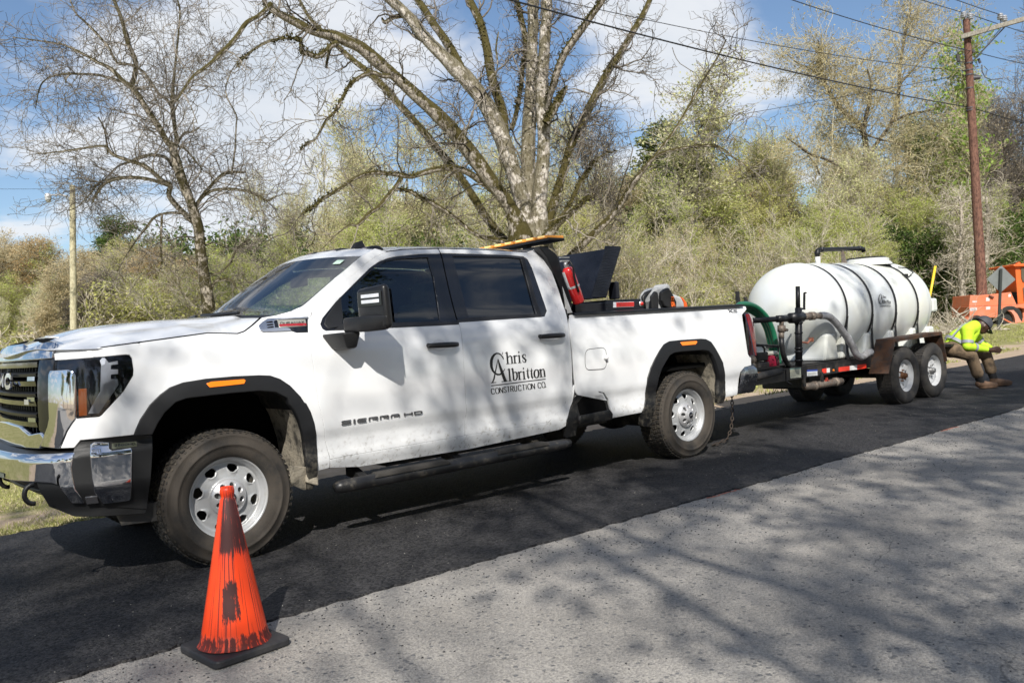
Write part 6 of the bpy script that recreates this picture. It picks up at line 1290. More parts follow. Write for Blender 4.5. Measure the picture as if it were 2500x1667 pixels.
def _pump():
    def Q(x, y, yy=-.47): return Vector(at_y(k6(x, y), yy))
    fr = [Q(225,985), Q(300,985), Q(322,1010), Q(325,1100), Q(325,1190)]
    for dy in (0,.34):
        mb = MB(); mb.tube([p+Vector((0,dy,0)) for p in fr], .012, 8); mb.build('roll_frame', pipeM, pump, smooth=True)
    mb = MB(); mb.tube([Q(225,978), Q(445,985)], .012, 8); mb.tube([Q(345,1000), Q(445,992)], .012, 8); mb.tube([Q(448,985), Q(450,1190)], .012, 8); mb.build('roll_frame', pipeM, pump, smooth=True)
    a, b = Q(335,1085,-.45), Q(437,1022,-.45); MB().box(((a.x+b.x)/2,-.36,(a.z+b.z)/2),(abs(b.x-a.x),.24,abs(b.z-a.z)*.75)).build('fuel_tank', mat('fuel_tank_white',(.60,.60,.52),.4), pump, bevel=.025)
    a, b = Q(240,1130,-.45), Q(330,1040,-.45); MB().box(((a.x+b.x)/2,-.38,(a.z+b.z)/2),(abs(b.x-a.x),.22,abs(b.z-a.z))).build('air_filter', trblk, pump, bevel=.012)
    a, b = Q(250,1190,-.45), Q(345,1130,-.45); MB().box(((a.x+b.x)/2,-.38,(a.z+b.z)/2),(abs(b.x-a.x),.22,abs(b.z-a.z))).build('engine_block', mat('engine_grey',(.12,.11,.10),.6,.4,vary=.5,scale=30), pump, bevel=.01)
    c = Q(395,1150,-.47); M = Matrix.Translation(c) @ Matrix.Rotation(pi/2,4,'X'); mb = MB(); mb.lathe([(.001,.05),(.05,.05),(.09,.035),(.10,.0),(.10,-.04)], M, 24); mb.build('starter_cover', mat('starter_red',(.30,.012,.04),.4), pump, auto=30)
    mb = MB()
    for k in range(8): R = Matrix.Rotation(2*pi*k/8,4,'Z'); mb.box((M @ R @ Vector((.065,0,.046))), (.035,.006,.008), (M.to_3x3() @ R.to_3x3()))
    mb.build('starter_slots', dark, pump)
    mb = MB(); mb.tube([Q(205,1110,-.42), Q(235,1115,-.42)], .05, 10); mb.tube([Q(205,1150,-.42), Q(240,1190,-.42)], .035, 10); mb.build('pump_housing', galvM, pump, smooth=True)
    mb = MB(); mb.box((6.35,-.36,.70),(.75,.40,.02)); mb.build('pump_skid', trblk, pump)
PB(_pump, pump)
# ================================================================== the seated worker
def organic(name, chains, mt, parent, vox=.014, smooth_it=4, blobs=(), **kw):
    """one continuous surface grown over tapered chains ((point, radius), ...) and ellipsoids (centre, radii, rotation)"""
    mb = MB()
    for ch in chains:
        pts, rr = [], []
        for (p, r), (q, s) in zip(ch[:-1], ch[1:]):
            n = max(2, int((Vector(q)-Vector(p)).length/.03))
            for i in range(n): t = i/n; pts.append(Vector(p).lerp(Vector(q), t)); rr.append(r+(s-r)*t)
        pts.append(Vector(ch[-1][0])); rr.append(ch[-1][1]); mb.tube(pts, rr, 12)
        for p, r in ch: mb.lathe([(max(.0005,r*sin(a)), -r*cos(a)) for a in np.linspace(0,pi,9)], Matrix.Translation(p), 12)
    for c, rad, R in blobs:
        M = Matrix.Translation(c) @ (R.to_4x4() if R is not None else Matrix()) @ Matrix.Diagonal((*rad,1)); mb.lathe([(max(.0005,sin(a)), -cos(a)) for a in np.linspace(0,pi,13)], M, 16)
    o = mb.build(name, None, None); o.data.materials.append(mt)
    rm = o.modifiers.new('r','REMESH'); rm.mode = 'VOXEL'; rm.voxel_size = vox; sm = o.modifiers.new('s','SMOOTH'); sm.iterations = smooth_it; sm.factor = .5
    dg = bpy.context.evaluated_depsgraph_get(); me = D.meshes.new_from_object(o.evaluated_get(dg)); D.objects.remove(o)
    if not me.materials: me.materials.append(mt)
    return link(name, me, None, parent, True, **kw)
WP = np.array((11.15,-.82,0)); WNn = np.array((.636,.772,0)); WE = Vector((.772,-.636,0))
def wp(x, y, off=0.0): return tuple(onplane(k7(x, y), WNn, WNn@WP+off))      # off > 0 lies behind the middle plane
man = empty('person', tuple(onplane(k7(820,1440), WNn, WNn@WP)), 'person in yellow safety shirt, grey cap and muddy trousers sitting hunched on the trailer end', 'person')
def _man():
    skin = mat('skin_brown', (.060,.028,.017), .5); hv = mat('hi_vis_yellow', (.52,.80,.03), .75, vary=.10, scale=14, bump=.5, bump_scale=22); khaki = mat('muddy_khaki', (.165,.115,.07), .9, vary=.25, scale=8, dirt=(.05,.035,.022), dirt_amt=.9, dirt_scale=7, dirt_lo=.45, bump=.4, bump_scale=30)
    boot = mat('dusty_boot', (.13,.075,.045), .8, vary=.4, scale=20); sock = mat('black_boot_shaft', (.012,.012,.013), .7, vary=.3); capg = mat('cap_grey', (.05,.052,.062), .7, vary=.2); silv = mat('reflective_band', (.28,.29,.33), .4)
    hip, hipn, hipf = wp(560,1030), wp(520,1045,-.11), wp(545,1040,.10)
    chest, neck, neckt = wp(640,915), wp(735,815), wp(782,800)
    head = Vector(wp(822,795)); shn, shf = wp(672,850,-.17), wp(700,840,.16)
    eln, elf = wp(668,1010,-.21), wp(800,985,.20); wrn, wrf = wp(868,1045,-.06), wp(900,1030,.08)
    knn, knf = wp(705,1105,-.13), wp(850,1090,.13); ann, anf = wp(800,1372,-.10), wp(930,1330,.12)
    # the body: skin from head to feet in one piece
    chains = [[(hip,.12),(chest,.13),(neck,.075),(neckt,.055)], [(neck,.08),(shn,.06),(eln,.045),(wrn,.028)], [(neck,.08),(shf,.06),(elf,.045),(wrf,.028)], [(hipn,.09),(knn,.062),(ann,.04)], [(hipf,.09),(knf,.062),(anf,.04)]]
    fw = (Vector(wp(900,870))-Vector(wp(790,760))).normalized()           # the way the face points: down and ahead
    up = (Vector((0,0,1))-fw*fw.z).normalized(); side = fw.cross(up).normalized(); R = Matrix((fw, side, up)).transposed()
    hc = head+fw*.01
    blobs = [(hc,(.103,.078,.108),R),(hc+fw*.035-up*.062,(.062,.052,.056),R),(hc+fw*.062-up*.092,(.028,.030,.022),R),(hc+fw*.098-up*.030,(.022,.016,.022),R),(hc+fw*.086-up*.066,(.022,.028,.014),R),(hc+side*.076-up*.02,(.020,.010,.030),R),(hc-side*.076-up*.02,(.020,.010,.030),R),(hc+fw*.088+side*.03+up*.004,(.014,.022,.008),R),(hc+fw*.088-side*.03+up*.004,(.014,.022,.008),R)]
    # hands held together ahead of the knees, fingers bent round a small pale slip
    for wr, off, k in ((wrn,-.05,1),(wrf,.06,-1)):
        pc = Vector(wp(925,1052,off*.8)); chains.append([(wr,.030),(tuple(pc),.036)]); blobs.append((pc,(.046,.022,.036),Matrix((WE, Vector(WNn), Vector((0,0,1)))).transposed()))
        for f in range(4):
            a = Vector(wp(948,1036+f*11,off*.8)); b = Vector(wp(985+f*-3,1040+f*12,off*.45)); c = Vector(wp(1012-f*7,1046+f*11,off*.15)); chains.append([(tuple(a),.0115),(tuple(b),.0105),(tuple(c),.009)])
        chains.append([(tuple(pc+Vector((0,0,.025))),.014),(wp(960,1018,off*.4),.0125),(wp(1000,1028,off*.1),.0105)])
    organic('body', chains, skin, man, .0085, 2, blobs)
    for s_ in (1,-1):
        M = Matrix.Translation(hc+fw*.096+side*.030*s_-up*.008) @ Matrix.Diagonal((.008,.008,.008,1)); MB().lathe([(max(.01,sin(a)), -cos(a)) for a in np.linspace(0,pi,7)], M, 8).build('eye', mat('eye_white',(.5,.47,.42),.3), man, smooth=True)
    # shirt
    wn2, wf2 = tuple(Vector(eln).lerp(Vector(wrn), .93)), tuple(Vector(elf).lerp(Vector(wrf), .93))
    sh = [[(wp(525,1005),.128),(wp(580,960),.150),(chest,.158),(wp(700,860),.125),(neck,.088),(wp(752,812),.070)], [(neck,.095),(shn,.092),(tuple(Vector(shn).lerp(Vector(eln),.5)),.078),(eln,.070),(tuple(Vector(eln).lerp(Vector(wrn),.5)),.058),(wn2,.046)], [(neck,.095),(shf,.090),(tuple(Vector(shf).lerp(Vector(elf),.5)),.076),(elf,.068),(wf2,.045)]]
    sb = organic('shirt', sh, hv, man, .012, 3, [(wp(600,930),(.17,.17,.14),Matrix((WE, Vector(WNn), Vector((0,0,1)))).transposed())])
    def band(a, b, r, w_=.032):
        a, b = Vector(a), Vector(b); d = (b-a).normalized(); mb = MB(); mb.tube([a-d*w_*.7, a+d*w_*.7], r, 20, cap=False); return mb.build('reflective_band', silv, man, smooth=True)
    band(tuple(Vector(shn).lerp(Vector(eln),.74)), eln, .079); band(tuple(Vector(eln).lerp(Vector(wrn),.32)), wrn, .070); band(tuple(Vector(shf).lerp(Vector(elf),.78)), elf, .076)
    c = Vector(wp(556,975)); d = (Vector(chest)-Vector(hip)).normalized(); mb = MB(); mb.lathe([(.170,-.022),(.172,.022)], Matrix.Translation(c) @ d.to_track_quat('Z','Y').to_matrix().to_4x4(), 28); mb.build('reflective_band', silv, man, smooth=True)
    mb = MB(); P_ = [Vector(wp(*q)) for q in ((505,925,-.15),(560,860,-.165),(610,805,-.15),(650,785,-.10),(680,790,-.05))]; 
    for i in range(len(P_)-1):
        n_ = Vector((0,0,1)).cross(P_[i+1]-P_[i]).normalized(); mb.add([P_[i]-Vector((0,0,.018)),P_[i+1]-Vector((0,0,.018)),P_[i+1]+Vector((0,0,.018)),P_[i]+Vector((0,0,.018))],[(0,1,2,3)])
    mb.build('reflective_band', silv, man)
    # trousers
    pn = [[(wp(500,1040),.13),(hipn,.118),(tuple(Vector(hipn).lerp(Vector(knn),.5)),.100),(knn,.088),(tuple(Vector(knn).lerp(Vector(ann),.5)),.080),(tuple(Vector(knn).lerp(Vector(ann),.66)),.084)], [(wp(520,1040),.13),(hipf,.115),(tuple(Vector(hipf).lerp(Vector(knf),.5)),.098),(knf,.086),(tuple(Vector(knf).lerp(Vector(anf),.5)),.078),(tuple(Vector(knf).lerp(Vector(anf),.66)),.082)]]
    organic('trousers', pn, khaki, man, .012, 3, [(wp(515,1040),(.14,.17,.10),Matrix((WE, Vector(WNn), Vector((0,0,1)))).transposed())])
    # boots
    for an, kn, off, toe, heel in ((ann,knn,-.10,(975,1455),(785,1450)),(anf,knf,.12,(1120,1408),(930,1408))):
        a = Vector(kn).lerp(Vector(an), .60); organic('boot_shaft', [[(tuple(a),.066),(an,.056)]], sock, man, .012, 2)
        T_, H_ = Vector(wp(*toe, off)), Vector(wp(*heel, off)); zb = .050; T_.z = .012+zb; H_.z = .012+zb
        organic('boot', [[(an,.055),(tuple(H_+Vector((0,0,.03))),.052),(tuple(H_.lerp(T_,.45)+Vector((0,0,.012))),.050),(tuple(T_-(T_-H_)*.12),.036)]], boot, man, .010, 2, [(H_.lerp(T_,.5)-Vector((0,0,.030)),((T_-H_).length*.52,.044,.018),Matrix(((T_-H_).normalized(), Vector((0,0,1)).cross((T_-H_).normalized()), Vector((0,0,1)))).transposed())])
    # cap: crown over the skull with a bill
    mb = MB(); MH = Matrix.Translation(hc+up*.012-fw*.006) @ R.to_4x4()
    g = [[MH @ Vector((.118*sin(a)*cos(b)*1.0, .092*sin(a)*sin(b), .020+.112*cos(a))) for b in np.linspace(0,2*pi,25)] for a in np.linspace(.02,pi/2+.12,10)]; mb.grid(g); mb.build('cap_crown', capg, man, smooth=True)
    mb = MB(); g = [[MH @ Vector((.105+.085*t*(1-.35*(s*s)), .078*s*(1-.12*t), .012-.020*t-.012*s*s)) for s in np.linspace(-1,1,9)] for t in np.linspace(0,1,5)]; mb.grid(g); ob = mb.build('cap_bill', capg, man, smooth=True); sd = ob.modifiers.new('s','SOLIDIFY'); sd.thickness = .006
    ob = MB().hexa([wp(1000,1030,-.03),wp(1052,1040,-.03),wp(1052,1040,.03),wp(1000,1030,.03)],[tuple(Vector(wp(1000,1028,-.03))+Vector((0,0,.004))),tuple(Vector(wp(1052,1038,-.03))+Vector((0,0,.004))),tuple(Vector(wp(1052,1038,.03))+Vector((0,0,.004))),tuple(Vector(wp(1000,1028,.03))+Vector((0,0,.004)))])
    global slip; slip = ob
PB(_man, man)
sl = slip.build('paper_slip', mat('paper',(.7,.68,.62),.7)); setp(sl, None, 'small pale slip pinched between the fingers of the seated worker', 'paper')
MB().box((10.86,-.30,.685),(.42,.9,.035)).build('tail_board', trblk, trailer, loc=None).location -= Vector(TRX)
# ================================================================== trees: batched tapered tubes and leaves
NR = np.random.RandomState
def unit(v): return v/np.maximum(np.linalg.norm(v, axis=-1, keepdims=True), 1e-9)
def mesh_np(name, V, F, mt, smooth=True):
    V = np.asarray(V, np.float32).reshape(-1,3); F = np.asarray(F, np.int32); k = F.shape[1]
    me = D.meshes.new(name); me.vertices.add(len(V)); me.vertices.foreach_set('co', V.ravel()); me.loops.add(F.size); me.loops.foreach_set('vertex_index', F.ravel())
    me.polygons.add(len(F)); me.polygons.foreach_set('loop_start', np.arange(0, F.size, k, dtype=np.int32)); me.polygons.foreach_set('loop_total', np.full(len(F), k, np.int32))
    if smooth: me.polygons.foreach_set('use_smooth', np.ones(len(F), bool))
    me.update(calc_edges=True); me.materials.append(mt); return me
def tubes_np(P, R, n=3, off=0):
    """P (N,K,3) paths, R (N,K) radii -> vertices and quads"""
    N_, K_ = P.shape[:2]; T_ = np.empty_like(P); T_[:,1:-1] = P[:,2:]-P[:,:-2]; T_[:,0] = P[:,1]-P[:,0]; T_[:,-1] = P[:,-1]-P[:,-2]; T_ = unit(T_)
    ref = np.where(np.abs(T_[:,:1,2:3]) > .85, np.array([1.,0,0]), np.array([0,0,1.])); A = unit(np.cross(T_, np.broadcast_to(ref, T_.shape))); B = np.cross(T_, A)
    a = 2*pi*np.arange(n)/n; V = P[:,:,None,:]+R[:,:,None,None]*(A[:,:,None,:]*np.cos(a)[None,None,:,None]+B[:,:,None,:]*np.sin(a)[None,None,:,None])
    idx = np.arange(N_*K_*n).reshape(N_, K_, n)+off; i0 = idx[:,:-1,:]; i1 = idx[:,1:,:]; F = np.stack([i0, np.roll(i0,-1,2), np.roll(i1,-1,2), i1], -1).reshape(-1,4)
    return V.reshape(-1,3), F
def spawn(rs, P, R, n, K, lmin, lmax, spread, wob, up, rfac, rmax, t0=.2, wlen=True, rend=.25, back=0.0):
    """n child paths growing from random places on the parent paths"""
    N_, Kp = P.shape[:2]; L_ = np.linalg.norm(P[:,1:]-P[:,:-1], axis=2).sum(1); w_ = L_/L_.sum() if wlen else None
    i = rs.choice(N_, n, p=w_); t = t0+(1-t0)*rs.rand(n)**.8; f = t*(Kp-1); k = np.minimum(f.astype(int), Kp-2); fr = (f-k)[:,None]
    S = P[i,k]*(1-fr)+P[i,k+1]*fr; r0 = np.minimum((R[i,k]*(1-fr[:,0])+R[i,k+1]*fr[:,0])*rfac, rmax); d = unit(P[i,k+1]-P[i,k])
    q = rs.randn(n,3); q -= (q*d).sum(1,keepdims=True)*d; q = unit(q); sp = spread*(.6+.8*rs.rand(n,1)); d = unit(d*np.cos(sp)+q*np.sin(sp))
    ln = (lmin+(lmax-lmin)*rs.rand(n)**1.3)*(1.15-.55*t); st = (ln/(K-1))[:,None]; out = [S]; 
    curl = rs.randn(n,3)*wob*.5
    for j in range(K-1):
        d = unit(d+rs.randn(n,3)*wob+curl*.5+np.array([0,0,up])); out.append(out[-1]+d*st)
    C = np.stack(out, 1); RR = r0[:,None]*np.linspace(1, rend, K)[None,:]; return C, RR
def cr_path(pts, rad, k=5):
    pts = np.array(pts, float); rad = np.array(rad, float); n = len(pts); P_, R_ = [], []
    for i in range(n-1):
        p0, p1, p2, p3 = pts[max(i-1,0)], pts[i], pts[i+1], pts[min(i+2,n-1)]
        for t in np.arange(k)/k:
            P_.append(.5*((2*p1)+(-p0+p2)*t+(2*p0-5*p1+4*p2-p3)*t*t+(-p0+3*p1-3*p2+p3)*t**3)); R_.append(rad[i]*(1-t)+rad[i+1]*t)
    P_.append(pts[-1]); R_.append(rad[-1]); return np.array(P_), np.array(R_)
def bark_mat(name, light, darkc, moss, mossamt, sc=1.0, bump=.8):
    mt = D.materials.new(name); mt.use_nodes = True; t = mt.node_tree; N = t.nodes; L = t.links; b = N['Principled BSDF']; b.inputs['Roughness'].default_value = .9; b.inputs['Specular IOR Level'].default_value = .2
    tc = N.new('ShaderNodeTexCoord'); mp = N.new('ShaderNodeMapping'); mp.inputs['Scale'].default_value = (1*sc,1*sc,.42*sc); L.new(tc.outputs['Object'], mp.inputs[0])
    n1_ = N.new('ShaderNodeTexNoise'); n1_.inputs['Scale'].default_value = 19; n1_.inputs['Detail'].default_value = 6; n1_.inputs['Roughness'].default_value = .7; L.new(mp.outputs[0], n1_.inputs['Vector'])
    n2_ = N.new('ShaderNodeTexNoise'); n2_.inputs['Scale'].default_value = 3.6; n2_.inputs['Detail'].default_value = 7; n2_.inputs['Roughness'].default_value = .7; L.new(tc.outputs['Object'], n2_.inputs['Vector'])
    r = N.new('ShaderNodeMapRange'); r.inputs[1].default_value = .40; r.inputs[2].default_value = .58; L.new(n1_.outputs[0], r.inputs[0])
    mx = N.new('ShaderNodeMix'); mx.data_type = 'RGBA'; mx.inputs[6].default_value = (*darkc,1); mx.inputs[7].default_value = (*light,1); L.new(r.outputs[0], mx.inputs[0]); cur = mx.outputs[2]
    if mossamt:
        g = N.new('ShaderNodeNewGeometry'); sp = N.new('ShaderNodeSeparateXYZ'); L.new(g.outputs['Normal'], sp.inputs[0])
        a = N.new('ShaderNodeMath'); a.operation = 'MULTIPLY_ADD'; L.new(sp.outputs[2], a.inputs[0]); a.inputs[1].default_value = .30; L.new(n2_.outputs[0], a.inputs[2])
        r2 = N.new('ShaderNodeMapRange'); r2.interpolation_type = 'SMOOTHSTEP'; r2.inputs[1].default_value = .41; r2.inputs[2].default_value = .50; r2.inputs[3].default_value = 0; r2.inputs[4].default_value = mossamt; L.new(a.outputs[0], r2.inputs[0])
        m2 = N.new('ShaderNodeMix'); m2.data_type = 'RGBA'; L.new(r2.outputs[0], m2.inputs[0]); L.new(cur, m2.inputs[6])
        m3 = N.new('ShaderNodeMix'); m3.data_type = 'RGBA'; L.new(n1_.outputs[0], m3.inputs[0]); m3.inputs[6].default_value = tuple(.45*c for c in moss)+(1,); m3.inputs[7].default_value = tuple(1.6*c for c in moss)+(1,); L.new(m3.outputs[2], m2.inputs[7]); cur = m2.outputs[2]
    L.new(cur, b.inputs['Base Color'])
    bp = N.new('ShaderNodeBump'); bp.inputs['Strength'].default_value = bump; bp.inputs['Distance'].default_value = .05; L.new(n1_.outputs[0], bp.inputs['Height']); L.new(bp.outputs[0], b.inputs['Normal']); return mt
barkA = bark_mat('pecan_bark', (.48,.43,.37), (.12,.10,.08), (.060,.050,.012), .97)
barkT = bark_mat('pale_trunk_bark', (.66,.61,.54), (.26,.225,.19), (.075,.062,.014), .75)
barkB = bark_mat('grey_bark', (.44,.39,.32), (.09,.075,.06), (.045,.038,.012), .95)
barkC = bark_mat('dark_bark', (.20,.165,.13), (.06,.05,.04), (.06,.055,.02), .4)
barkP = bark_mat('pale_stem_bark', (.50,.45,.37), (.22,.19,.15), (.1,.1,.03), 0)
def twig_mat(name, a, b_):
    mt = D.materials.new(name); mt.use_nodes = True; t = mt.node_tree; N = t.nodes; L = t.links; b = N['Principled BSDF']; b.inputs['Roughness'].default_value = .85; b.inputs['Specular IOR Level'].default_value = .2
    g = N.new('ShaderNodeNewGeometry'); mx = N.new('ShaderNodeMix'); mx.data_type = 'RGBA'; mx.inputs[6].default_value = (*a,1); mx.inputs[7].default_value = (*b_,1); L.new(g.outputs['Random Per Island'], mx.inputs[0]); L.new(mx.outputs[2], b.inputs['Base Color']); return mt
twigA = twig_mat('twig_grey', (.055,.045,.036), (.30,.265,.22)); twigB = twig_mat('twig_brown', (.30,.26,.16), (.62,.55,.36)); twigP = twig_mat('twig_pale', (.32,.28,.21), (.64,.58,.47))
def leaf_mat(name, a, b_, tr=.45):
    mt = D.materials.new(name); mt.use_nodes = True; t = mt.node_tree; N = t.nodes; L = t.links; b = N['Principled BSDF']; b.inputs['Roughness'].default_value = .7; b.inputs['Specular IOR Level'].default_value = .25
    g = N.new('ShaderNodeNewGeometry'); mx = N.new('ShaderNodeMix'); mx.data_type = 'RGBA'; mx.inputs[6].default_value = (*a,1); mx.inputs[7].default_value = (*b_,1); L.new(g.outputs['Random Per Island'], mx.inputs[0]); L.new(mx.outputs[2], b.inputs['Base Color'])
    tl = N.new('ShaderNodeBsdfTranslucent'); L.new(mx.outputs[2], tl.inputs[0]); ms = N.new('ShaderNodeMixShader'); ms.inputs[0].default_value = tr; L.new(b.outputs[0], ms.inputs[1]); L.new(tl.outputs[0], ms.inputs[2]); L.new(ms.outputs[0], N['Material Output'].inputs[0]); return mt
lfBud = leaf_mat('bud_yellow_green', (.38,.40,.11), (.66,.64,.24)); lfGrn = leaf_mat('spring_green', (.36,.44,.09), (.64,.68,.22)); lfRust = leaf_mat('rusty_buds', (.40,.25,.11), (.60,.42,.20)); lfTan = leaf_mat('tan_buds', (.52,.41,.24), (.70,.60,.38)); lfDark = leaf_mat('evergreen', (.035,.065,.014), (.13,.19,.04), .3); lfPine = leaf_mat('pine_needles', (.06,.09,.022), (.20,.23,.06), .3); lfBr = leaf_mat('bright_spring_leaf', (.19,.30,.05), (.38,.50,.12)); lfShade = leaf_mat('oak_leaf', (.05,.08,.015), (.12,.16,.03), .2)
def leaves_np(rs, C, size, droop=0.0, spread_=.08):
    n = len(C); C = C+rs.randn(n,3)*spread_; u = unit(rs.randn(n,3)); v = unit(np.cross(u, rs.randn(n,3))); s = size*(.5+rs.rand(n,1)); 
    V = np.stack([C-u*s, C+v*s*.55, C+u*s, C-v*s*.55], 1); F = np.arange(4*n).reshape(n,4); return V.reshape(-1,3), F
def pts_on(rs, P, n, t0=.2):
    i = rs.randint(0, len(P), n); f = (t0+(1-t0)*rs.rand(n))*(P.shape[1]-1); k = np.minimum(f.astype(int), P.shape[1]-2); fr = (f-k)[:,None]; return P[i,k]*(1-fr)+P[i,k+1]*fr
def joinVF(parts):
    V, F, o = [], [], 0
    for v, f in parts: V.append(v); F.append(f+o); o += len(v)
    return np.concatenate(V), np.concatenate(F)
def limb_mesh(name, limbs, mt, n=14, gnarl=.10, base=(0,0,0), seed=0):
    parts = []; off = 0; o = Vector(base)
    V_, F_ = [], []
    for li, (P_, R_) in enumerate(limbs):
        K_ = len(P_); V, F = tubes_np(P_[None], R_[None], n); V = V.reshape(K_, n, 3)
        for i in range(K_):
            for j in range(n):
                q = V[i,j]; nz = mnoise.noise(Vector((q[0]*2.2, q[1]*2.2, q[2]*.9+li*3)))*1.0+.55*mnoise.noise(Vector((q[0]*8, q[1]*8, q[2]*2.5)))
                V[i,j] = P_[i]+(q-P_[i])*(1+gnarl*nz*1.6)
        V_.append(V.reshape(-1,3)); F_.append(F+off); off += K_*n
    return mesh_np(name, np.concatenate(V_)-np.array(base), np.concatenate(F_), mt)
def to_arrays(limbs, K=12):
    P_ = np.array([[np.interp(np.linspace(0,len(p)-1,K), np.arange(len(p)), p[:,a]) for a in range(3)] for p, r in limbs]).transpose(0,2,1); R_ = np.array([np.interp(np.linspace(0,len(p)-1,K), np.arange(len(p)), r) for p, r in limbs]); return P_, R_
def trace(k, scale, seq, d, dd=0.0, d0=0.0):
    """limb traced on the photo: (x, y, width) in a crop; d metres away, leaning dd metres further away along its length"""
    n = len(seq)//3; pts, rad = [], []
    for i in range(n):
        x, y, w_ = seq[3*i:3*i+3]; dist = d+d0+dd*(i/(n-1)); pts.append(at_d(k(x, y), dist)); rad.append(w_/scale/FPX*dist/2)
    return cr_path(pts, rad, 4)
# ---- the large pecan behind the truck
DM = 22.0; s11 = 2.529
def t11(seq, dd=0, d0=0): return trace(k11, s11, seq, DM, dd, d0)
gnd = at_d(k11(1745,1500), DM); 
MAIN = [
 t11((1690,1700,215,1695,1600,200,1700,1520,180,1690,1430,125,1640,1290,78,1560,1180,74,1450,1030,85,1350,900,85,1260,790,80,1150,680,78,1050,590,72,920,470,64,800,370,70,700,290,66,560,230,58,430,200,48,330,150,46,230,100,42,160,60,34,120,20,24,100,-60,18), -3.0),
 trace(k10, 1.96, (1300,20,26,1240,75,20,1180,110,22,1130,180,22,1080,235,20,1000,310,16,930,360,12,880,430,9,850,480,5), 18.8, -1.5),
 t11((560,270,40,520,290,30,490,320,32,440,350,32,380,330,28,345,320,24,340,260,14,300,240,12,200,245,12,100,280,11,0,350,9,-60,420,7), -1.5, -2.2),
 t11((530,270,26,510,340,20,495,420,12), 0, -2.2),
 t11((1620,1520,70,1560,1440,50,1480,1340,50,1420,1240,50,1340,1120,50,1250,1000,50,1150,880,47,1060,770,45,960,660,43,860,550,41,760,450,38,660,370,34,580,300,30,480,200,26,400,120,23,340,20,19,310,-60,15), 3.0, .6),
 t11((890,470,34,840,470,28,780,450,28,700,480,26,640,530,23,600,600,21,560,680,19,500,740,17,460,810,15,430,860,12,370,890,8,330,930,4), -1.2, -1.9),
 t11((1640,1290,60,1530,1180,46,1450,1120,42,1380,1070,40,1300,1040,42,1220,1040,38,1120,1060,36,1020,1090,34,940,1080,28,850,1070,26,760,1070,24,660,1110,23,560,1180,22,470,1230,20,430,1270,18,380,1300,14,335,1335,7), -3.5, -.3),
 t11((960,1100,30,920,1160,26,870,1220,32,820,1280,28,760,1320,24,690,1390,22,640,1390,12,560,1450,8,470,1540,6), -1.0, -2.0),
 t11((880,1180,12,960,1170,18,1030,1190,24,1080,1220,26,1160,1260,28,1230,1300,26,1300,1350,24,1380,1420,24,1450,1460,26,1560,1485,34,1660,1520,40), 1.2, -1.4),
 t11((1760,1700,230,1750,1560,190,1735,1440,130,1715,1330,100,1700,1230,92,1660,1080,90,1620,960,90,1580,840,90,1520,720,88,1450,600,90,1370,490,92,1300,430,86,1220,350,70,1150,280,64,1080,200,60,1010,110,58,930,30,56,860,-30,52,790,-90,46), -1.6),
 t11((1340,450,66,1280,330,55,1220,230,50,1160,150,48,1110,70,45,1060,0,42,1030,-60,38), 1.0, -1.0),
 t11((975,95,36,910,110,28,860,140,24,840,110,8), 0, -1.3),
 t11((1600,850,60,1590,700,55,1555,600,60,1520,480,60,1500,370,55,1480,260,50,1450,150,50,1410,60,48,1370,-20,45,1340,-80,42), 1.5, -.6),
 t11((1790,1620,220,1765,1450,110,1748,1230,82,1740,1080,80,1745,900,76,1755,700,74,1765,500,62,1770,300,60,1775,150,64,1775,50,64,1780,-60,58), .6),
 t11((1830,1620,200,1805,1430,110,1810,1250,84,1830,1050,76,1840,850,76,1840,700,80,1830,550,76,1830,450,70,1840,350,60,1850,200,60,1860,80,60,1860,-60,55), -1.0),
 t11((1785,590,30,1755,440,40,1735,330,42,1725,230,42,1700,120,38,1680,30,32,1650,-50,28), 1.0, .3),
 t11((1640,800,30,1660,740,30,1680,650,28,1700,530,28,1710,420,26,1722,330,18), .6, .2),
 t11((1860,1600,90,1855,1460,66,1880,1330,56,1910,1230,55,1950,1100,52,1990,950,52,2030,850,54,2080,750,54,2140,630,52,2200,510,48,2250,420,46,2294,360,44,2378,220,40,2463,73,36,2520,-60,32), 2.0),
 t11((1860,680,40,1875,600,44,1900,520,45,1930,420,45,1970,330,47,2030,240,46,2090,160,44,2140,90,40,2200,10,36,2240,-60,32), -1.5, -.6),
 t11((1850,760,50,1880,710,44,1920,640,50,1960,570,42,1985,530,12), 0, -.8),
 t11((1850,1480,70,1920,1390,46,1980,1340,36,2040,1290,24,2090,1240,14,2140,1215,6), -1.2, -.4),
 t11((1900,1390,40,1960,1330,34,2010,1250,30,2050,1160,30,2090,1090,28,2130,1030,20,2200,960,12,2290,930,7), 1.5, .2),
 trace(k12, 2.063, (-70,1350,46,20,1260,40,100,1180,38,200,1080,34,280,960,30,320,900,26,400,800,22,470,765,18,560,745,16,650,735,14,740,745,12,800,790,10,880,850,8,960,960,5), 22.3, -2.5),
 trace(k12, 2.063, (300,930,16,400,800,15,520,640,13,640,430,11,720,300,9,770,200,5), 21.5, 1.0),
 trace(k11, s11, (1560,200,10,1545,300,12,1555,380,10,1550,430,6), 21.0, 0),
]
for P_, R_ in MAIN[:1]: pass
def drop_to_ground(P_, R_):                                          # carry the stem down to the soil
    a = P_[0]; r = R_[0]; n = 6; extra = np.array([[a[0], a[1], a[2]*(1-t)+(-.1)*t] for t in np.linspace(1, 0, n+1)[:-1]]); rr = np.array([r*(1+.35*t) for t in np.linspace(1,0,n+1)[:-1]])
    return np.vstack([extra, P_]), np.r_[rr, R_]
for i_ in (0, 9, 13, 14, 17): MAIN[i_] = drop_to_ground(*MAIN[i_])
def tree_thing(name, base, label, cat, group=None):
    return empty(name, tuple(base), label, cat, group)
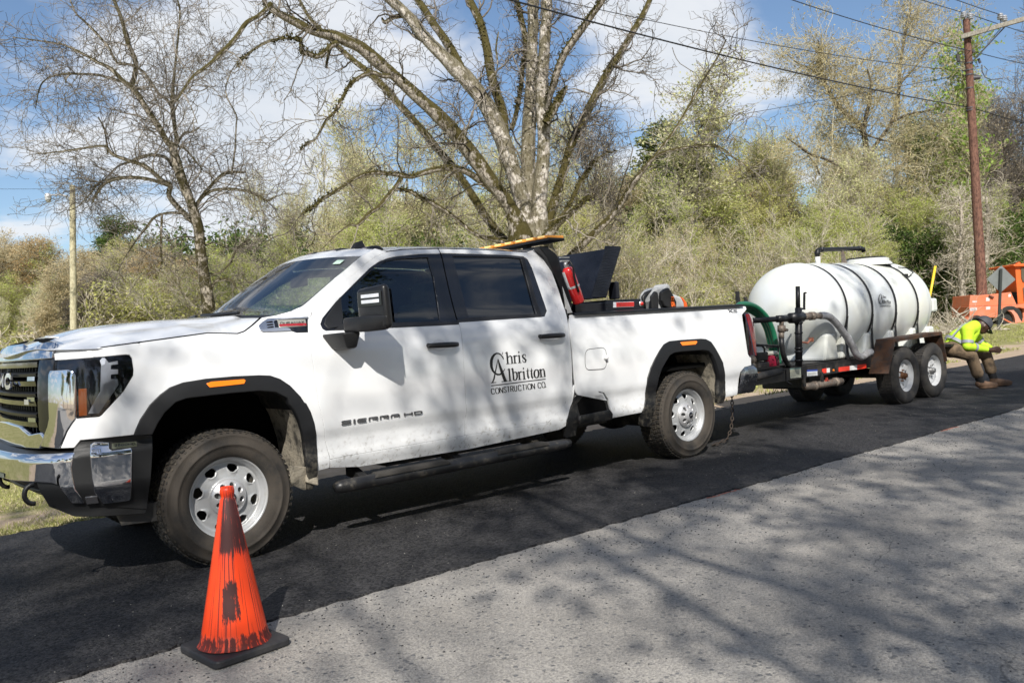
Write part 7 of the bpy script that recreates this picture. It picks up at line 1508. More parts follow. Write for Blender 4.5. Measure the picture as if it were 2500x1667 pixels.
mb0 = (float(MAIN[9][0][0][0]), float(MAIN[9][0][0][1]), 0.0)
pecan = tree_thing('pecan_tree', mb0, 'huge bare tree with many mossy limbs fanning from one trunk behind the truck cab', 'tree')
STEM = (0, 9, 13, 14)
for i_ in STEM: MAIN[i_] = (MAIN[i_][0], MAIN[i_][1]*1.13)
link('trunk', limb_mesh('trunk', [MAIN[i_] for i_ in STEM[1:]], barkT, 16, .10, mb0), None, pecan)
for k_, m_ in enumerate(MAIN):
    if k_ not in STEM[1:]: link('limb', limb_mesh('limb', [m_], barkA, 12, .09, mb0, k_), None, pecan)
def twig_system(root, limbs, base, seed, counts, mt, lens, name='crown_twigs', wob=.30, up=.03, rmin=.0042, skip_thick=None, leaf=None):
    rs = NR(seed); P_, R_ = to_arrays(limbs, 16)
    a, ra = spawn(rs, P_, R_, counts[0], 9, lens[0][0], lens[0][1], 1.05, wob*.8, up, .38, .030, .22)
    b, rb = spawn(rs, a, ra, counts[1], 8, lens[1][0], lens[1][1], .85, wob, up, .60, .015, .15)
    b2, rb2 = spawn(rs, P_, R_*.35, int(counts[1]*.35), 8, lens[1][0], lens[1][1], 1.15, wob, up, .5, .013, .25)
    b = np.concatenate([b,b2]); rb = np.concatenate([rb,rb2])
    c, rc = spawn(rs, b, rb, counts[2], 7, lens[2][0], lens[2][1], .8, wob*1.1, up, .62, .008, .1)
    dct = [tubes_np(a, np.maximum(ra,.010), 5), tubes_np(b, np.maximum(rb,.0065), 4), tubes_np(c, np.maximum(rc, rmin), 3)]
    V, F = joinVF(dct); o = link(name, mesh_np(name, V-np.array(base), F, mt), None, root); o['kind'] = 'stuff'; return a, b, c
twig_system(pecan, MAIN, mb0, 5, (150, 800, 3000), twigA, ((.9,3.0),(.5,1.7),(.3,1.0)), wob=.38, rmin=.0055)
# moss tufts and small ferns along the upper sides
rs = NR(9); P_, R_ = to_arrays([m_ for m_ in MAIN if m_[1].mean() > .05 or len(m_[0]) > 40], 60); n = 15000; i = rs.randint(0,len(P_),n); k = rs.randint(4,58,n); c = P_[i,k]; r = R_[i,k]; q = unit(rs.randn(n,3)*np.array([1,1,.5])+np.array([-.25,0,.65])); msk = np.array([mnoise.noise(Vector(tuple(a*1.1)))  for a in c])+.12*(r < .16) > .02
c = (c+q*r[:,None]*1.0)[msk]; V, F = leaves_np(rs, c, .032, 0, .03); o = link('moss', mesh_np('moss', V-np.array(mb0), F, leaf_mat('moss_tuft', (.03,.028,.008), (.10,.085,.022), .1), False), None, pecan); o['kind'] = 'stuff'
# ---- the smaller bare tree on the left
DL = 31.0; s10 = 1.96
def t10(seq, dd=0, d0=0): return trace(k10, s10, seq, DL, dd, d0)
LEFT = [
 t10((1005,1560,66,1000,1500,62,990,1400,58,965,1250,52,950,1100,47,935,1040,46,910,960,42,870,860,46,840,760,44,825,700,36,800,680,30,760,610,30,700,520,28,640,430,26,590,390,22,530,330,21,470,300,14,380,250,12,300,215,10,180,195,7,60,180,4), -3),
 t10((632,430,20,640,380,22,650,300,23,610,200,21,590,120,19,570,60,17,545,0,15,530,-60,11), 2, -1.2),
 t10((830,720,26,845,680,22,835,600,20,825,500,21,830,400,14,840,300,12,855,150,10,860,40,9,830,-40,6), 1.5),
 t10((825,520,16,800,480,15,760,450,14,720,390,13,680,340,13,620,310,12,560,300,12,520,230,12,460,160,12,400,100,10,360,60,8,330,-20,5), -2),
 t10((825,500,16,870,440,13,920,370,12,980,330,12,1040,260,8,1060,230,5), -1),
 t10((940,1070,34,880,1020,27,810,940,26,815,890,24,770,860,22,700,800,20,620,770,18,540,740,16,500,700,12,400,710,10,300,725,8,150,740,4), -2.5),
 t10((815,890,20,720,860,17,640,850,17,560,855,17,500,880,16,460,930,13,440,975,7), 1.5),
 t10((560,855,9,480,870,8,430,930,8,370,990,5,320,1010,3), 1, .8),
 t10((830,800,18,800,760,16,760,745,16,700,745,16,620,775,13,560,800,9,500,860,7,430,900,5), 2),
 t10((925,1010,22,960,950,18,1000,900,16,1060,840,16,1110,825,17,1180,825,7), 1),
 t10((955,955,14,1010,915,14,1090,905,14,1180,915,14,1240,940,14,1280,960,12,1325,935,6), -1.5),
 t10((840,700,14,880,710,12,910,740,10,950,790,7,970,810,4), -1),
 t10((880,1020,14,800,1020,12,740,1040,13,700,1090,12,660,1140,9,600,1230,6,560,1300,4), -1.5),
 t10((775,1030,12,772,1100,12,770,1180,10,775,1270,6), 0, -.5),
 t10((1110,830,9,1125,700,8,1130,600,8,1130,550,7,1080,440,6,1120,320,5,1220,230,6,1300,190,6,1400,185,7,1445,210,8), -2),
 t10((850,690,10,880,640,11,920,632,10,955,610,5), 0), t10((1000,1430,14,1020,1360,13,1060,1335,12,1110,1345,11,1130,1380,6), -1), t10((970,1300,12,1040,1310,8,1100,1260,10,1130,1200,11,1190,1150,9,1230,1190,4), 1), t10((515,740,10,510,680,9,500,620,8,470,560,5),0), t10((350,350,8,320,370,8,315,400,5),0),
 t10((590,390,16,540,380,14,470,360,12,380,355,11,300,355,9,230,375,8,190,420,7,170,520,4), -2),
]
LEFT[0] = drop_to_ground(*LEFT[0]); lb = (float(LEFT[0][0][0][0]), float(LEFT[0][0][0][1]), 0.0)
ltree = tree_thing('bare_tree', lb, 'tall leaning bare tree with a pale trunk and spreading twigs beyond the truck hood', 'tree')
link('trunk_and_limbs', limb_mesh('trunk_and_limbs', LEFT, barkB, 10, .08, lb), None, ltree)
twig_system(ltree, LEFT, lb, 12, (240, 1400, 4600), twigA, ((1.2,3.6),(.7,2.2),(.4,1.2)), wob=.32, up=.02, rmin=.0068)
# ---- tall budding oak on the right
DO = 46.0; s12 = 2.063
def t12(seq, dd=0, d0=0, d=DO): return trace(k12, s12, seq, d, dd, d0)
OAK = [t12((1480,1420,34,1478,1200,30,1475,900,27,1470,700,26,1440,630,25,1380,580,24,1320,520,22,1270,430,20,1245,370,18,1250,300,14,1230,200,8)),
 t12((1475,800,26,1500,760,22,1560,680,20,1600,620,20,1630,540,19,1640,420,17,1650,300,15,1670,180,13,1690,90,10,1700,10,6), 2), t12((1470,640,22,1470,600,20,1490,520,17,1500,430,12,1480,350,7), -1), t12((1595,620,16,1680,580,13,1780,560,10,1860,540,5), -2),
 t12((1478,950,16,1380,870,13,1290,810,13,1200,780,13,1140,740,11,1080,700,6), -3), t12((1648,420,12,1720,340,10,1790,240,8,1850,200,6,1930,160,3), 2), t12((1255,400,12,1200,350,9,1130,320,7,1060,260,4), 2), t12((1440,640,12,1500,690,8,1690,750,9,1640,850,7,1610,900,4), -2), t12((1240,880,10,1220,830,9,1180,780,8), 0)]
OAK[0] = drop_to_ground(*OAK[0]); ob = (float(OAK[0][0][0][0]), float(OAK[0][0][0][1]), 0.0)
oak = tree_thing('oak_tree', ob, 'tall dark limbed oak in first bud rising above the woods over the water tank', 'tree')
link('trunk_and_limbs', limb_mesh('trunk_and_limbs', OAK, barkC, 8, .08, ob), None, oak)
a, b, c = twig_system(oak, OAK, ob, 31, (260, 1500, 5200), twigB, ((1.5,4.2),(.8,2.4),(.4,1.2)), wob=.26, up=.05, rmin=.009)
rs = NR(2); V, F = leaves_np(rs, pts_on(rs, c, 15000), .050, 0, .12); o = link('crown_buds', mesh_np('crown_buds', V-np.array(ob), F, leaf_mat('oak_buds', (.38,.30,.14), (.62,.55,.27)), False), None, oak); o['kind'] = 'stuff'
# ---- templates for the woods, each a trunk and a crown
def template(seed, h, stems, lean, r0, nb, lens, leafmt, nleaf, lsize, twmt, bkmt, spread_=.8, up=.10, t0=.25, lspread=.15, wob=.12, rm=(.05,.02,.01), clump=.45):
    rs = NR(seed); st, sr = [], []
    for s_ in range(stems):
        d = unit(np.array([rs.randn()*lean, rs.randn()*lean, 1.0])); p = np.array([rs.randn()*.25*(stems > 1), rs.randn()*.25*(stems > 1), -.2]); hh = h*(.7+.3*rs.rand()) if s_ else h; P_ = [p]; 
        for j in range(11): d = unit(d+rs.randn(3)*.07*(1+3*lean)+np.array([0,0,.06])); P_.append(P_[-1]+d*hh/11)
        st.append(P_); sr.append(r0*(.6+.4*rs.rand() if s_ else 1)*np.linspace(1,.12,12))
    P_ = np.array(st); R_ = np.array(sr)
    a, ra = spawn(rs, P_, R_, nb[0], 8, lens[0][0], lens[0][1], spread_, wob*.8, up, .5, rm[0]*1.2, t0); b, rb = spawn(rs, a, ra, nb[1], 6, lens[1][0], lens[1][1], .8, wob, up*.6, .6, rm[1], .1); c, rc = spawn(rs, b, rb, nb[2], 5, lens[2][0], lens[2][1], .7, wob*1.2, up*.4, .6, rm[2], .05)
    tk = mesh_np('trunk', *tubes_np(P_, R_, 7), bkmt); cr = mesh_np('branches', *joinVF([tubes_np(a, np.maximum(ra,.012), 4), tubes_np(b, np.maximum(rb,.010), 3), tubes_np(c, np.maximum(rc,.008), 3)]), twmt)
    cs = c[rs.rand(len(c)) < clump]; lf = mesh_np('foliage', *leaves_np(rs, pts_on(rs, cs, nleaf, 0), lsize, 0, lspread), leafmt, False) if nleaf else None
    return tk, cr, lf
TPL = {}
lfHaze = leaf_mat('pale_haze_buds', (.50,.52,.22), (.74,.72,.40))
def add_tpl(kind, *variants): TPL[kind] = [template(*v[:1], **v[1]) for v in variants]
def tp(**k): return k
add_tpl('sapling', *[(41+i, tp(h=8, stems=8, lean=.34, r0=.060, nb=(70,260,650), lens=((1.5,4.2),(.8,2.2),(.4,1.0)), leafmt=(lfBud,lfGrn,lfTan)[i], nleaf=6500, lsize=.036, twmt=twigP, bkmt=barkP, spread_=.40, wob=.07, up=.04, rm=(.032,.014,.008))) for i in range(3)])
add_tpl('budding', *[(51+i, tp(h=12, stems=1+(i % 2), lean=.07, r0=.15, nb=(70,600,2400), lens=((1.2,3.6),(.7,2.0),(.4,1.2)), leafmt=(lfBud,lfGrn,lfBud)[i], nleaf=16000, lsize=.055, twmt=twigB, bkmt=barkB, up=.10)) for i in range(3)])
add_tpl('rusty', *[(61+i, tp(h=12, stems=1, lean=.06, r0=.14, nb=(70,600,2200), lens=((1.2,3.2),(.7,1.8),(.4,1.1)), leafmt=(lfRust,lfTan)[i], nleaf=9500, lsize=.055, twmt=twigB, bkmt=barkB, up=.12)) for i in range(2)])
add_tpl('bare', *[(71+i, tp(h=13, stems=1+i, lean=.08, r0=.16, nb=(80,800,3800), lens=((1.4,4.2),(.8,2.2),(.4,1.3)), leafmt=lfTan, nleaf=1500, lsize=.05, twmt=twigA, bkmt=barkB, up=.10)) for i in range(2)])
add_tpl('evergreen', *[(81+i, tp(h=14, stems=1, lean=.04, r0=.18, nb=(60,500,1500), lens=((1.2,2.8),(.6,1.4),(.3,.8)), leafmt=(lfPine,lfDark)[i], nleaf=26000, lsize=.085, twmt=twigB, bkmt=barkC, up=.03, t0=.5-.3*i, spread_=1.1, lspread=.22)) for i in range(2)])
add_tpl('shrub', *[(91+i, tp(h=3.2, stems=9, lean=.45, r0=.03, nb=(90,420,1200), lens=((.5,1.5),(.3,.9),(.2,.5)), leafmt=(lfGrn,lfDark,lfBud)[i], nleaf=(9000,16000,5000)[i], lsize=.045, twmt=twigP if i != 1 else twigB, bkmt=barkP, up=.05, t0=.05, rm=(.014,.009,.006))) for i in range(3)])
add_tpl('haze', *[(101+i, tp(h=14, stems=3, lean=.10, r0=.10, nb=(80,700,2600), lens=((1.5,4.0),(.8,2.2),(.5,1.3)), leafmt=lfHaze, nleaf=12000, lsize=.048, twmt=twigB, bkmt=barkB, up=.22, spread_=.5)) for i in range(2)])
add_tpl('slim', *[(121+i, tp(h=13, stems=1, lean=.05, r0=.13, nb=(34,260,900), lens=((1.0,3.0),(.6,1.7),(.4,1.1)), leafmt=(lfBud,lfGrn,lfHaze)[i], nleaf=5200, lsize=.055, twmt=twigP, bkmt=(barkB,barkP,barkC)[i], up=.12, t0=.40)) for i in range(3)])
add_tpl('bright', (97, tp(h=13, stems=1, lean=.05, r0=.12, nb=(60,420,1300), lens=((.9,2.6),(.5,1.5),(.3,.8)), leafmt=lfBr, nleaf=3200, lsize=.085, twmt=twigB, bkmt=barkC, up=.08, lspread=.2)))
LBL = {'sapling':('sapling_thicket','clump of thin pale leafless saplings at the edge of the woods','sapling','pale sapling clumps along the edge of the woods'), 'budding':('budding_tree','slender tree in yellow green spring bud among the woods','tree','yellow green budding trees of the woods'), 'rusty':('rusty_tree','tree with rusty brown new buds in the woods','tree','rusty brown budding trees of the woods'),
       'bare':('leafless_tree','grey leafless tree standing in the woods','tree','grey leafless trees of the woods'), 'evergreen':('evergreen_tree','dark evergreen tree rising out of the bare woods','evergreen','dark evergreens of the woods'), 'shrub':('roadside_shrub','leafy low shrub growing at the foot of the woods','shrub','leafy shrubs at the foot of the woods'), 'slim':('slim_tree','slim tree with airy yellow green buds in the woods','tree','slim airy trees of the woods'), 'haze':('hazy_tree','tall upright tree hazed with pale buds in the woods','tree','tall pale budded trees of the woods'), 'bright':('leafing_tree','thin tree with bright green new leaves behind the utility pole','tree',None)}
rT = random.Random(77)
def plant(kind, px_, top, d, var=None, hs=1.0, label=None):
    nm, lb_, ct, gp = LBL[kind]; v = TPL[kind][(rT.randrange(len(TPL[kind])) if var is None else var)]
    hz = (CH/2-833.5)+0; p = at_d((px_, 800), d); q = at_d((px_, top), d); h0 = {'sapling':8,'budding':12,'rusty':12,'bare':13,'evergreen':14,'shrub':3.2,'bright':13,'haze':14,'slim':13}[kind]
    s = max(.25, q[2]/h0)/1.08; z = terrain(p[0], p[1]) if p[1] > 1 else 0.0
    if label is None:
        rg_ = next(t_ for lim, t_ in REG if px_ < lim); rw = 'far ' if d > 60 else ('' if d > 42 else 'near '); label = rw+lb_.split(' in the woods')[0].split(' of the woods')[0].split(' at the ')[0].split(' among ')[0].split(' standing')[0].split(' rising')[0].split(' growing')[0].split(' behind')[0]+' '+rg_
        if px_ < -40 or px_ > 2540: label += ' beyond the frame'
    e = empty(nm, (float(p[0]), float(p[1]), z-.05), label or lb_, ct, gp, rz=rT.uniform(0, 2*pi)); e.scale = (s*hs, s*hs, s)
    for part, me in zip(('trunk','branches','foliage'), v):
        if me is None: continue
        o = D.objects.new(part, me); COL.objects.link(o); o.parent = e
        if part != 'trunk': o['kind'] = 'stuff'
    return e
REG = ((170,'left of the light pole'),(420,'right of the light pole'),(560,'behind the leaning bare tree'),(800,'above the windshield'),(1020,'above the front of the cab roof'),(1260,'left of the huge trunk'),(1480,'right of the huge trunk'),(1680,'above the truck bed'),(1850,'above the front of the tank'),(2080,'above the middle of the tank'),(2280,'above the rear of the tank'),(2380,'behind the utility pole'),(9999,'behind the orange machine'))
def U_(a, b): return rT.uniform(a, b)
# far edge of the woods, left to right; tops follow the skyline of the photo
def skyline(x): return float(np.interp(x, [-250,0,120,250,420,600,760,900,1000,1150,1300,1500,1650,1800,1950,2100,2300,2500,2750], [590,600,590,600,575,560,540,470,420,480,430,400,430,420,330,380,400,380,380]))
for i in range(40):                                                  # far row
    x = -330+3150*i/39+U_(-30,30); kd = rT.choice(['rusty','budding','rusty','bare'] if x < 800 else ['budding','haze','budding','haze','rusty']); plant(kd if kd != 'bare' else 'slim', x, skyline(x)+U_(-25,60), U_(62,82), hs=1.35)
for i in range(44):                                                  # middle row
    x = -300+3000*i/43+U_(-30,30); kd = rT.choice(['rusty','rusty','budding'] if x < 420 else (['budding','rusty','haze','rusty','sapling'] if x < 1200 else ['budding','sapling','budding','haze','rusty','rusty'])); plant(kd, x, skyline(x)+U_(40,150), U_(44,58), hs=1.3)
for i in range(26):                                                  # pale thicket
    x = 460+2190*i/25+U_(-30,30); plant('sapling', x, U_(470,600) if x > 1300 else U_(600,680), U_(30,42) if x < 1400 or x > 2050 else U_(27,36), hs=1.1) if x < 2150 else plant('sapling', x, U_(430,560), U_(44,50), hs=1.1)
for i in range(46):                                                  # understorey
    x = 250+2450*i/45+U_(-30,30); plant('shrub', x, U_(680,760) if x < 2000 else U_(600,720), U_(34,46) if x < 2000 else U_(40,46), hs=1.5, var=(rT.choice([0,2,2,2]) if x < 2080 else rT.choice([0,1,1])))
for i in range(34): x = 380+2200*i/33+U_(-20,20); plant('shrub', x, U_(560,660) if x < 1300 else U_(540,640), U_(50,58), 1, 1.0, label='dark green shrub added as shade in the woods '+next(t_ for lim, t_ in REG if x < lim))  # dark shrubs added to give the woods shaded gaps behind the saplings
for i in range(20): x = -260+760*i/19+U_(-20,20); plant(rT.choice(['rusty','rusty','rusty','budding','bare']), x, U_(585,690), U_(38,56), hs=1.4)
plant('evergreen', 1500, 330, 60, 0, 1.5); plant('evergreen', 1640, 318, 64, 0, 1.5); plant('evergreen', 1725, 400, 62, 1, 1.0); plant('evergreen', 2310, 295, 68, 0, 1.1); plant('evergreen', 220, 535, 95, 1, 1.4); plant('evergreen', 1560, 380, 52, 0, 1.3); plant('evergreen', 60, 590, 90, 1, 1.3)
plant('bright', 2455, 85, 44, 0, 1.0); plant('haze', 930, 230, 48, 0, 1.2, label='tall hazy pale green tree behind the left limbs of the huge bare tree'); plant('haze', 840, 330, 50, 1, 1.2); plant('haze', 1060, 300, 52, 1, 1.2); plant('haze', 720, 420, 56, 0, 1.1); plant('haze', 1320, 260, 50, 0, 1.1); plant('haze', 1880, 300, 54, 1, 1.1); plant('haze', 2120, 250, 52, 0, 1.2); plant('haze', 2330, 200, 50, 1, 1.2); plant('slim', 1560, 170, 50, 2, 1.3); plant('slim', 1720, 300, 48, 0, 1.2); plant('bare', 1450, 250, 52, 1, 1.1)
for i in range(44): x = (-40+500*i/13) if i < 14 else 520+2000*(i-14)/29; x += U_(-25,25); plant('slim', x, skyline(x)+U_(-10,120), U_(37,56), hs=1.1)
for x, t_ in ((1960,560),(2030,520),(1890,600),(2120,560),(2180,600)): plant('budding', x, t_, 36, 1, 1.3)
for x, t_ in ((2190,560),(2235,590),(2290,570),(2345,600),(2150,640),(2400,600),(2470,560),(2520,520)): plant('shrub', x, t_, U_(39,43), 1, 1.1)
for x, t_ in ((2490,180),(2440,260),(2520,60),(2400,330),(2560,200)): plant('bare', x, t_, U_(46,56), hs=1.0)
# ================================================================== shade trees behind the photographer, and the woods across the road there
def shade_tree(x, y, h, seed, label, nleaf, sp=1.0):
    rs = NR(seed); st, sr = [], []
    base = np.array([x,y,0.0]); trunk = np.array([[x+.02*j*rs.randn(), y+.02*j*rs.randn(), -.1+h*.34*j/7] for j in range(8)]); tr = np.linspace(.42,.30,8)
    top = trunk[-1]; limbs = [(trunk, tr)]
    for k in range(9):
        a = 2*pi*k/9+rs.rand()*.6; d = unit(np.array([cos(a)*.9, sin(a)*.9, .55+.5*rs.rand()])); P_ = [top-np.array([0,0,h*.10*rs.rand()])]
        for j in range(12): d = unit(d+rs.randn(3)*.14+np.array([0,0,.02])); P_.append(P_[-1]+d*h*.052*sp)
        limbs.append(cr_path(P_, np.linspace(.06,.025,13), 3))
    t = empty('shade_tree', (x,y,0), label, 'tree'); link('trunk_and_limbs', limb_mesh('trunk_and_limbs', limbs, barkB, 8, .08, (x,y,0)), None, t)
    P_, R_ = to_arrays(limbs[1:], 14); a, ra = spawn(rs, P_, R_, 150, 8, 1.2, 3.4, .9, .24, .04, .5, .03, .25); b, rb = spawn(rs, a, ra, 800, 6, .6, 1.8, .8, .28, .03, .6, .025, .1); c, rc = spawn(rs, b, rb, 3000, 5, .3, .9, .8, .3, .02, .6, .012, .05)
    o = link('crown_twigs', mesh_np('crown_twigs', *(lambda v: (v[0]-base, v[1]))(joinVF([tubes_np(a, np.maximum(ra,.014), 4), tubes_np(b, np.maximum(rb,.010), 3), tubes_np(c, np.maximum(rc,.007), 3)])), twigA), None, t); o['kind'] = 'stuff'
    if nleaf: 
        idx = rs.choice(len(b), int(len(b)*.42), replace=False); V, F = leaves_np(rs, pts_on(rs, b[idx], nleaf), .070, 0, .20); o = link('crown_leaves', mesh_np('crown_leaves', V-base, F, lfShade, False), None, t); o['kind'] = 'stuff'
shade_tree(-11.0, -14.5, 16, 3, 'spreading roadside tree on the near verge behind the photographer, left', 9000)
shade_tree(-4.0, -14.0, 15, 4, 'spreading roadside tree on the near verge behind the photographer, middle', 9000)
shade_tree(3.5, -15.5, 16, 6, 'spreading roadside tree on the near verge behind the photographer, right', 36000)
shade_tree(-2.5, -19.5, 13, 8, 'lower leafy roadside tree on the near verge behind the photographer', 30000)
for i in range(26):
    a = radians(-176+172*i/25); d = U_(42,60); x, y = -1.9+d*cos(a), -6+d*sin(a); kd = rT.choice(['budding','rusty','budding','evergreen','bare']); v = TPL[kd][rT.randrange(len(TPL[kd]))]; nm, lb_, ct, gp = LBL[kd]
    e = empty(nm, (x,y,0), 'tree of the woods across the road behind the photographer', ct, 'woods across the road', rz=U_(0,6)); e.scale = (1.5,1.5,1.1)
    for part, me in zip(('trunk','branches','foliage'), v):
        o = D.objects.new(part, me); COL.objects.link(o); o.parent = e
        if part != 'trunk': o['kind'] = 'stuff'
# ================================================================== poles, wires, sign, orange machine
woodP = bark_mat('pole_wood', (.20,.105,.075), (.085,.045,.035), (.1,.1,.1), 0, .8, .3)
def on_pole(px_, py_, d): return np.array(at_d((px_, py_), d))
DP = 33.0
pb = at_d(k7(828,735), DP); pt = at_d(k8(832,250), DP); up_ = empty('utility_pole', (float(pb[0]), float(pb[1]), terrain(pb[0],pb[1])), 'tall brown wooden utility pole with a long crossarm at the far side of the road', 'utility pole')
def _pole():
    z0 = terrain(pb[0], pb[1]); a = np.array(pb); t = (z0-.2-a[2])/(pt[2]-a[2]); base = a+(np.array(pt)-a)*t; P_ = np.array([base+(np.array(pt)-base)*k/10 for k in range(11)]); R_ = np.linspace(.20,.125,11)
    link('pole_shaft', limb_mesh('pole_shaft', [(P_, R_)], woodP, 16, .03, tuple(up_.location)), None, up_).location = Vector(up_.location)
    def Q(x, y, dd=0): return Vector(at_d(k8(x, y), DP+dd))
    grey = bark_mat('crossarm_wood', (.33,.31,.26), (.20,.18,.15), (.1,.1,.1), 0, 1.2, .2)
    A_, B_ = Q(762,448,-.15), Q(1700,178,-1.2); d = (B_-A_).normalized(); up = Vector((0,0,1)); sdv = d.cross(up).normalized(); h = .17; 
    for off in (0,):
        mb = MB(); w_ = sdv*.06; mb.hexa([A_-w_-up*h, B_-w_-up*h, B_+w_-up*h, A_+w_-up*h],[A_-w_+up*h*.0, B_-w_, B_+w_, A_+w_]); mb.build('crossarm', grey, up_, bevel=.006)
    met = mat('pole_metal',(.10,.10,.11),.5,.6); 
    mb = MB(); mb.tube([Q(1330,340,-.7), Q(885,815,-.14)], .028, 6); mb.tube([Q(1270,370,-.5), Q(1100,560,-.4)], .015, 5); mb.build('brace', met, up_)
    ins = mat('insulator_grey',(.30,.31,.33),.25,coat=.6)
    for x, y in ((797,195),(880,215),(1265,215),(1315,240)):
        c = Q(x, y, -.1 if x < 1000 else -.7); mb = MB(); mb.lathe([(.02,-.12),(.10,-.10),(.115,-.07),(.04,-.045),(.115,-.03),(.12,.0),(.05,.025),(.10,.05),(.10,.09),(.04,.13),(.001,.14)], Matrix.Translation(c), 14); mb.build('insulator', ins, up_, smooth=True)
        mb = MB(); e_ = Q(830,300,0) if x < 1000 else c-Vector((0,0,.25)); mb.tube([c-Vector((0,0,.08)), e_], .02, 6); mb.build('insulator_pin', met, up_)
    mb = MB(); mb.tube([Q(722,700), Q(730,795)], [.07,.06], 8); mb.tube([Q(735,795), Q(805,790)], .02, 6); mb.build('fuse_cutout', mat('cutout_brown',(.05,.045,.045),.5), up_)
    mb = MB(); mb.tube([Q(905,1000), Q(1000,990)], [.09,.09], 12); mb.build('lamp_housing', met, up_); mb = MB(); mb.tube([Q(885,950), Q(990,965)], .02, 6); mb.tube([Q(880,900), Q(940,860), Q(990,850)], .02, 6); mb.tube([Q(985,750), Q(1010,810)], .05, 8); mb.tube([Q(905,640), Q(930,675)], .06, 8); mb.build('pole_hardware', met, up_)
    mb = MB(); mb.tube([Q(1030,830), Q(1035,920), Q(1075,990), Q(1150,1020), Q(1300,1000)], .018, 5); mb.tube([Q(1060,850), Q(1100,890), Q(1080,970)], .014, 5); mb.tube([Q(890,760), Q(960,780), Q(975,840), Q(930,900)], .012, 5); mb.build('jumper_wires', met, up_)
    for y in (500,810,900,960,1130,1380,1410): c = Q(842+(y-250)*.035, y); mb = MB(); mb.lathe([(.155,-.02),(.155,.02)], Matrix.Translation(c), 14); mb.build('pole_band', met, up_)
PB(_pole, up_)
wireM = mat('wire_black',(.012,.012,.014),.5)
def wire(a, b, sag, label, r=.013, n=24):
    A_, B_ = Vector(a), Vector(b); P_ = [A_.lerp(B_, t)-Vector((0,0,sag*4*t*(1-t))) for t in np.linspace(0,1,n)]; mb = MB(); mb.tube(P_, r, 5); o = mb.build('overhead_wire', wireM, None, smooth=True); setp(o, None, label, 'wire', 'overhead wires'); return o
def W_(s, d): return at_d(s, d)
wire(W_(k12(-650,-90),16), W_(k8(835,1365),33), .2, 'lower and thickest overhead wire running past the middle of the utility pole', .020)
wire(W_(k8(905,1378),33), W_((2700,345),36), .1, 'continuation of the thickest wire to the right of the utility pole', .020)
wire(W_(k12(-350,-60),20), W_(k8(790,912),33), .25, 'thin overhead wire meeting the utility pole at its fuse', .011)
wire(W_(k12(1090,-3),26), W_(k8(920,660),33), .1, 'overhead wire clamped to the pole just below the crossarm', .015)
wire(W_(k8(920,660),33), W_((2650,180),36), .1, 'overhead wire leaving the pole below the crossarm brace', .015)
wire(W_((2080,-60),24), W_(k8(797,165),33), .05, 'topmost overhead wire reaching the pole top insulator', .015)
wire(W_(k8(890,190),33), W_((2700,140),37), .05, 'overhead wire leaving the pole top insulator to the right', .015)
wire(W_((2180,-60),25), W_(k8(1265,190),32.3), .05, 'overhead wire reaching the crossarm insulators', .015)
wire(W_(k10(-30,905),60), W_(k8(800,955),33), 1.2, 'faint distant service wire crossing low behind the bare trees', .012)
# light pole at the left
DQ = 34.0; q0 = at_d(k10(352,1560), DQ); lp = empty('light_pole', (float(q0[0]), float(q0[1]), 0), 'short pale wooden pole with a white security lamp left of the bare tree', 'light pole')
def _lp():
    a, b = np.array(at_d(k10(352,1560), DQ)), np.array(at_d(k10(347,888), DQ)); t = (-.2-a[2])/(b[2]-a[2]); base = a+(b-a)*t; P_ = np.array([base+(b-base)*k/8 for k in range(9)])
    link('pole_shaft', limb_mesh('pole_shaft', [(P_, np.linspace(.15,.11,9))], bark_mat('light_pole_wood', (.52,.48,.33), (.36,.32,.21), (.1,.1,.1), 0, .8, .2), 12, .03, tuple(lp.location)), None, lp).location = Vector(lp.location)
    wm = mat('lamp_white_metal',(.6,.6,.6),.4,.3); mb = MB(); mb.tube([at_d(k10(345,975),DQ), at_d(k10(325,940),DQ), at_d(k10(290,932),DQ), at_d(k10(240,934),DQ)], .03, 8); mb.build('lamp_arm', wm, lp, smooth=True)
    c = Vector(at_d(k10(230,938), DQ)); mb = MB(); mb.lathe([(.001,.12),(.09,.10),(.13,.03),(.13,-.03)], Matrix.Translation(c), 16); mb.build('lamp_head', wm, lp, smooth=True); mb = MB(); mb.lathe([(.12,-.03),(.115,-.14),(.08,-.25),(.001,-.27)], Matrix.Translation(c), 16); mb.build('lamp_shade', mat('lamp_refractor',(.55,.57,.58),.3), lp, smooth=True)
PB(_lp, lp)
# yellow guy guard
g0, g1 = at_d(k7(290,505), 31.5), at_d(k7(345,205), 31.5); dg = np.array(g1)-np.array(g0); gb = np.array(g0)-dg*.9
o = MB().tube([gb, g1], .045, 10).build('guy_wire_guard', mat('guard_yellow',(.75,.52,.03),.5), None, smooth=True, label='yellow plastic guy wire guard slanting up behind the water tank', cat='wire guard')
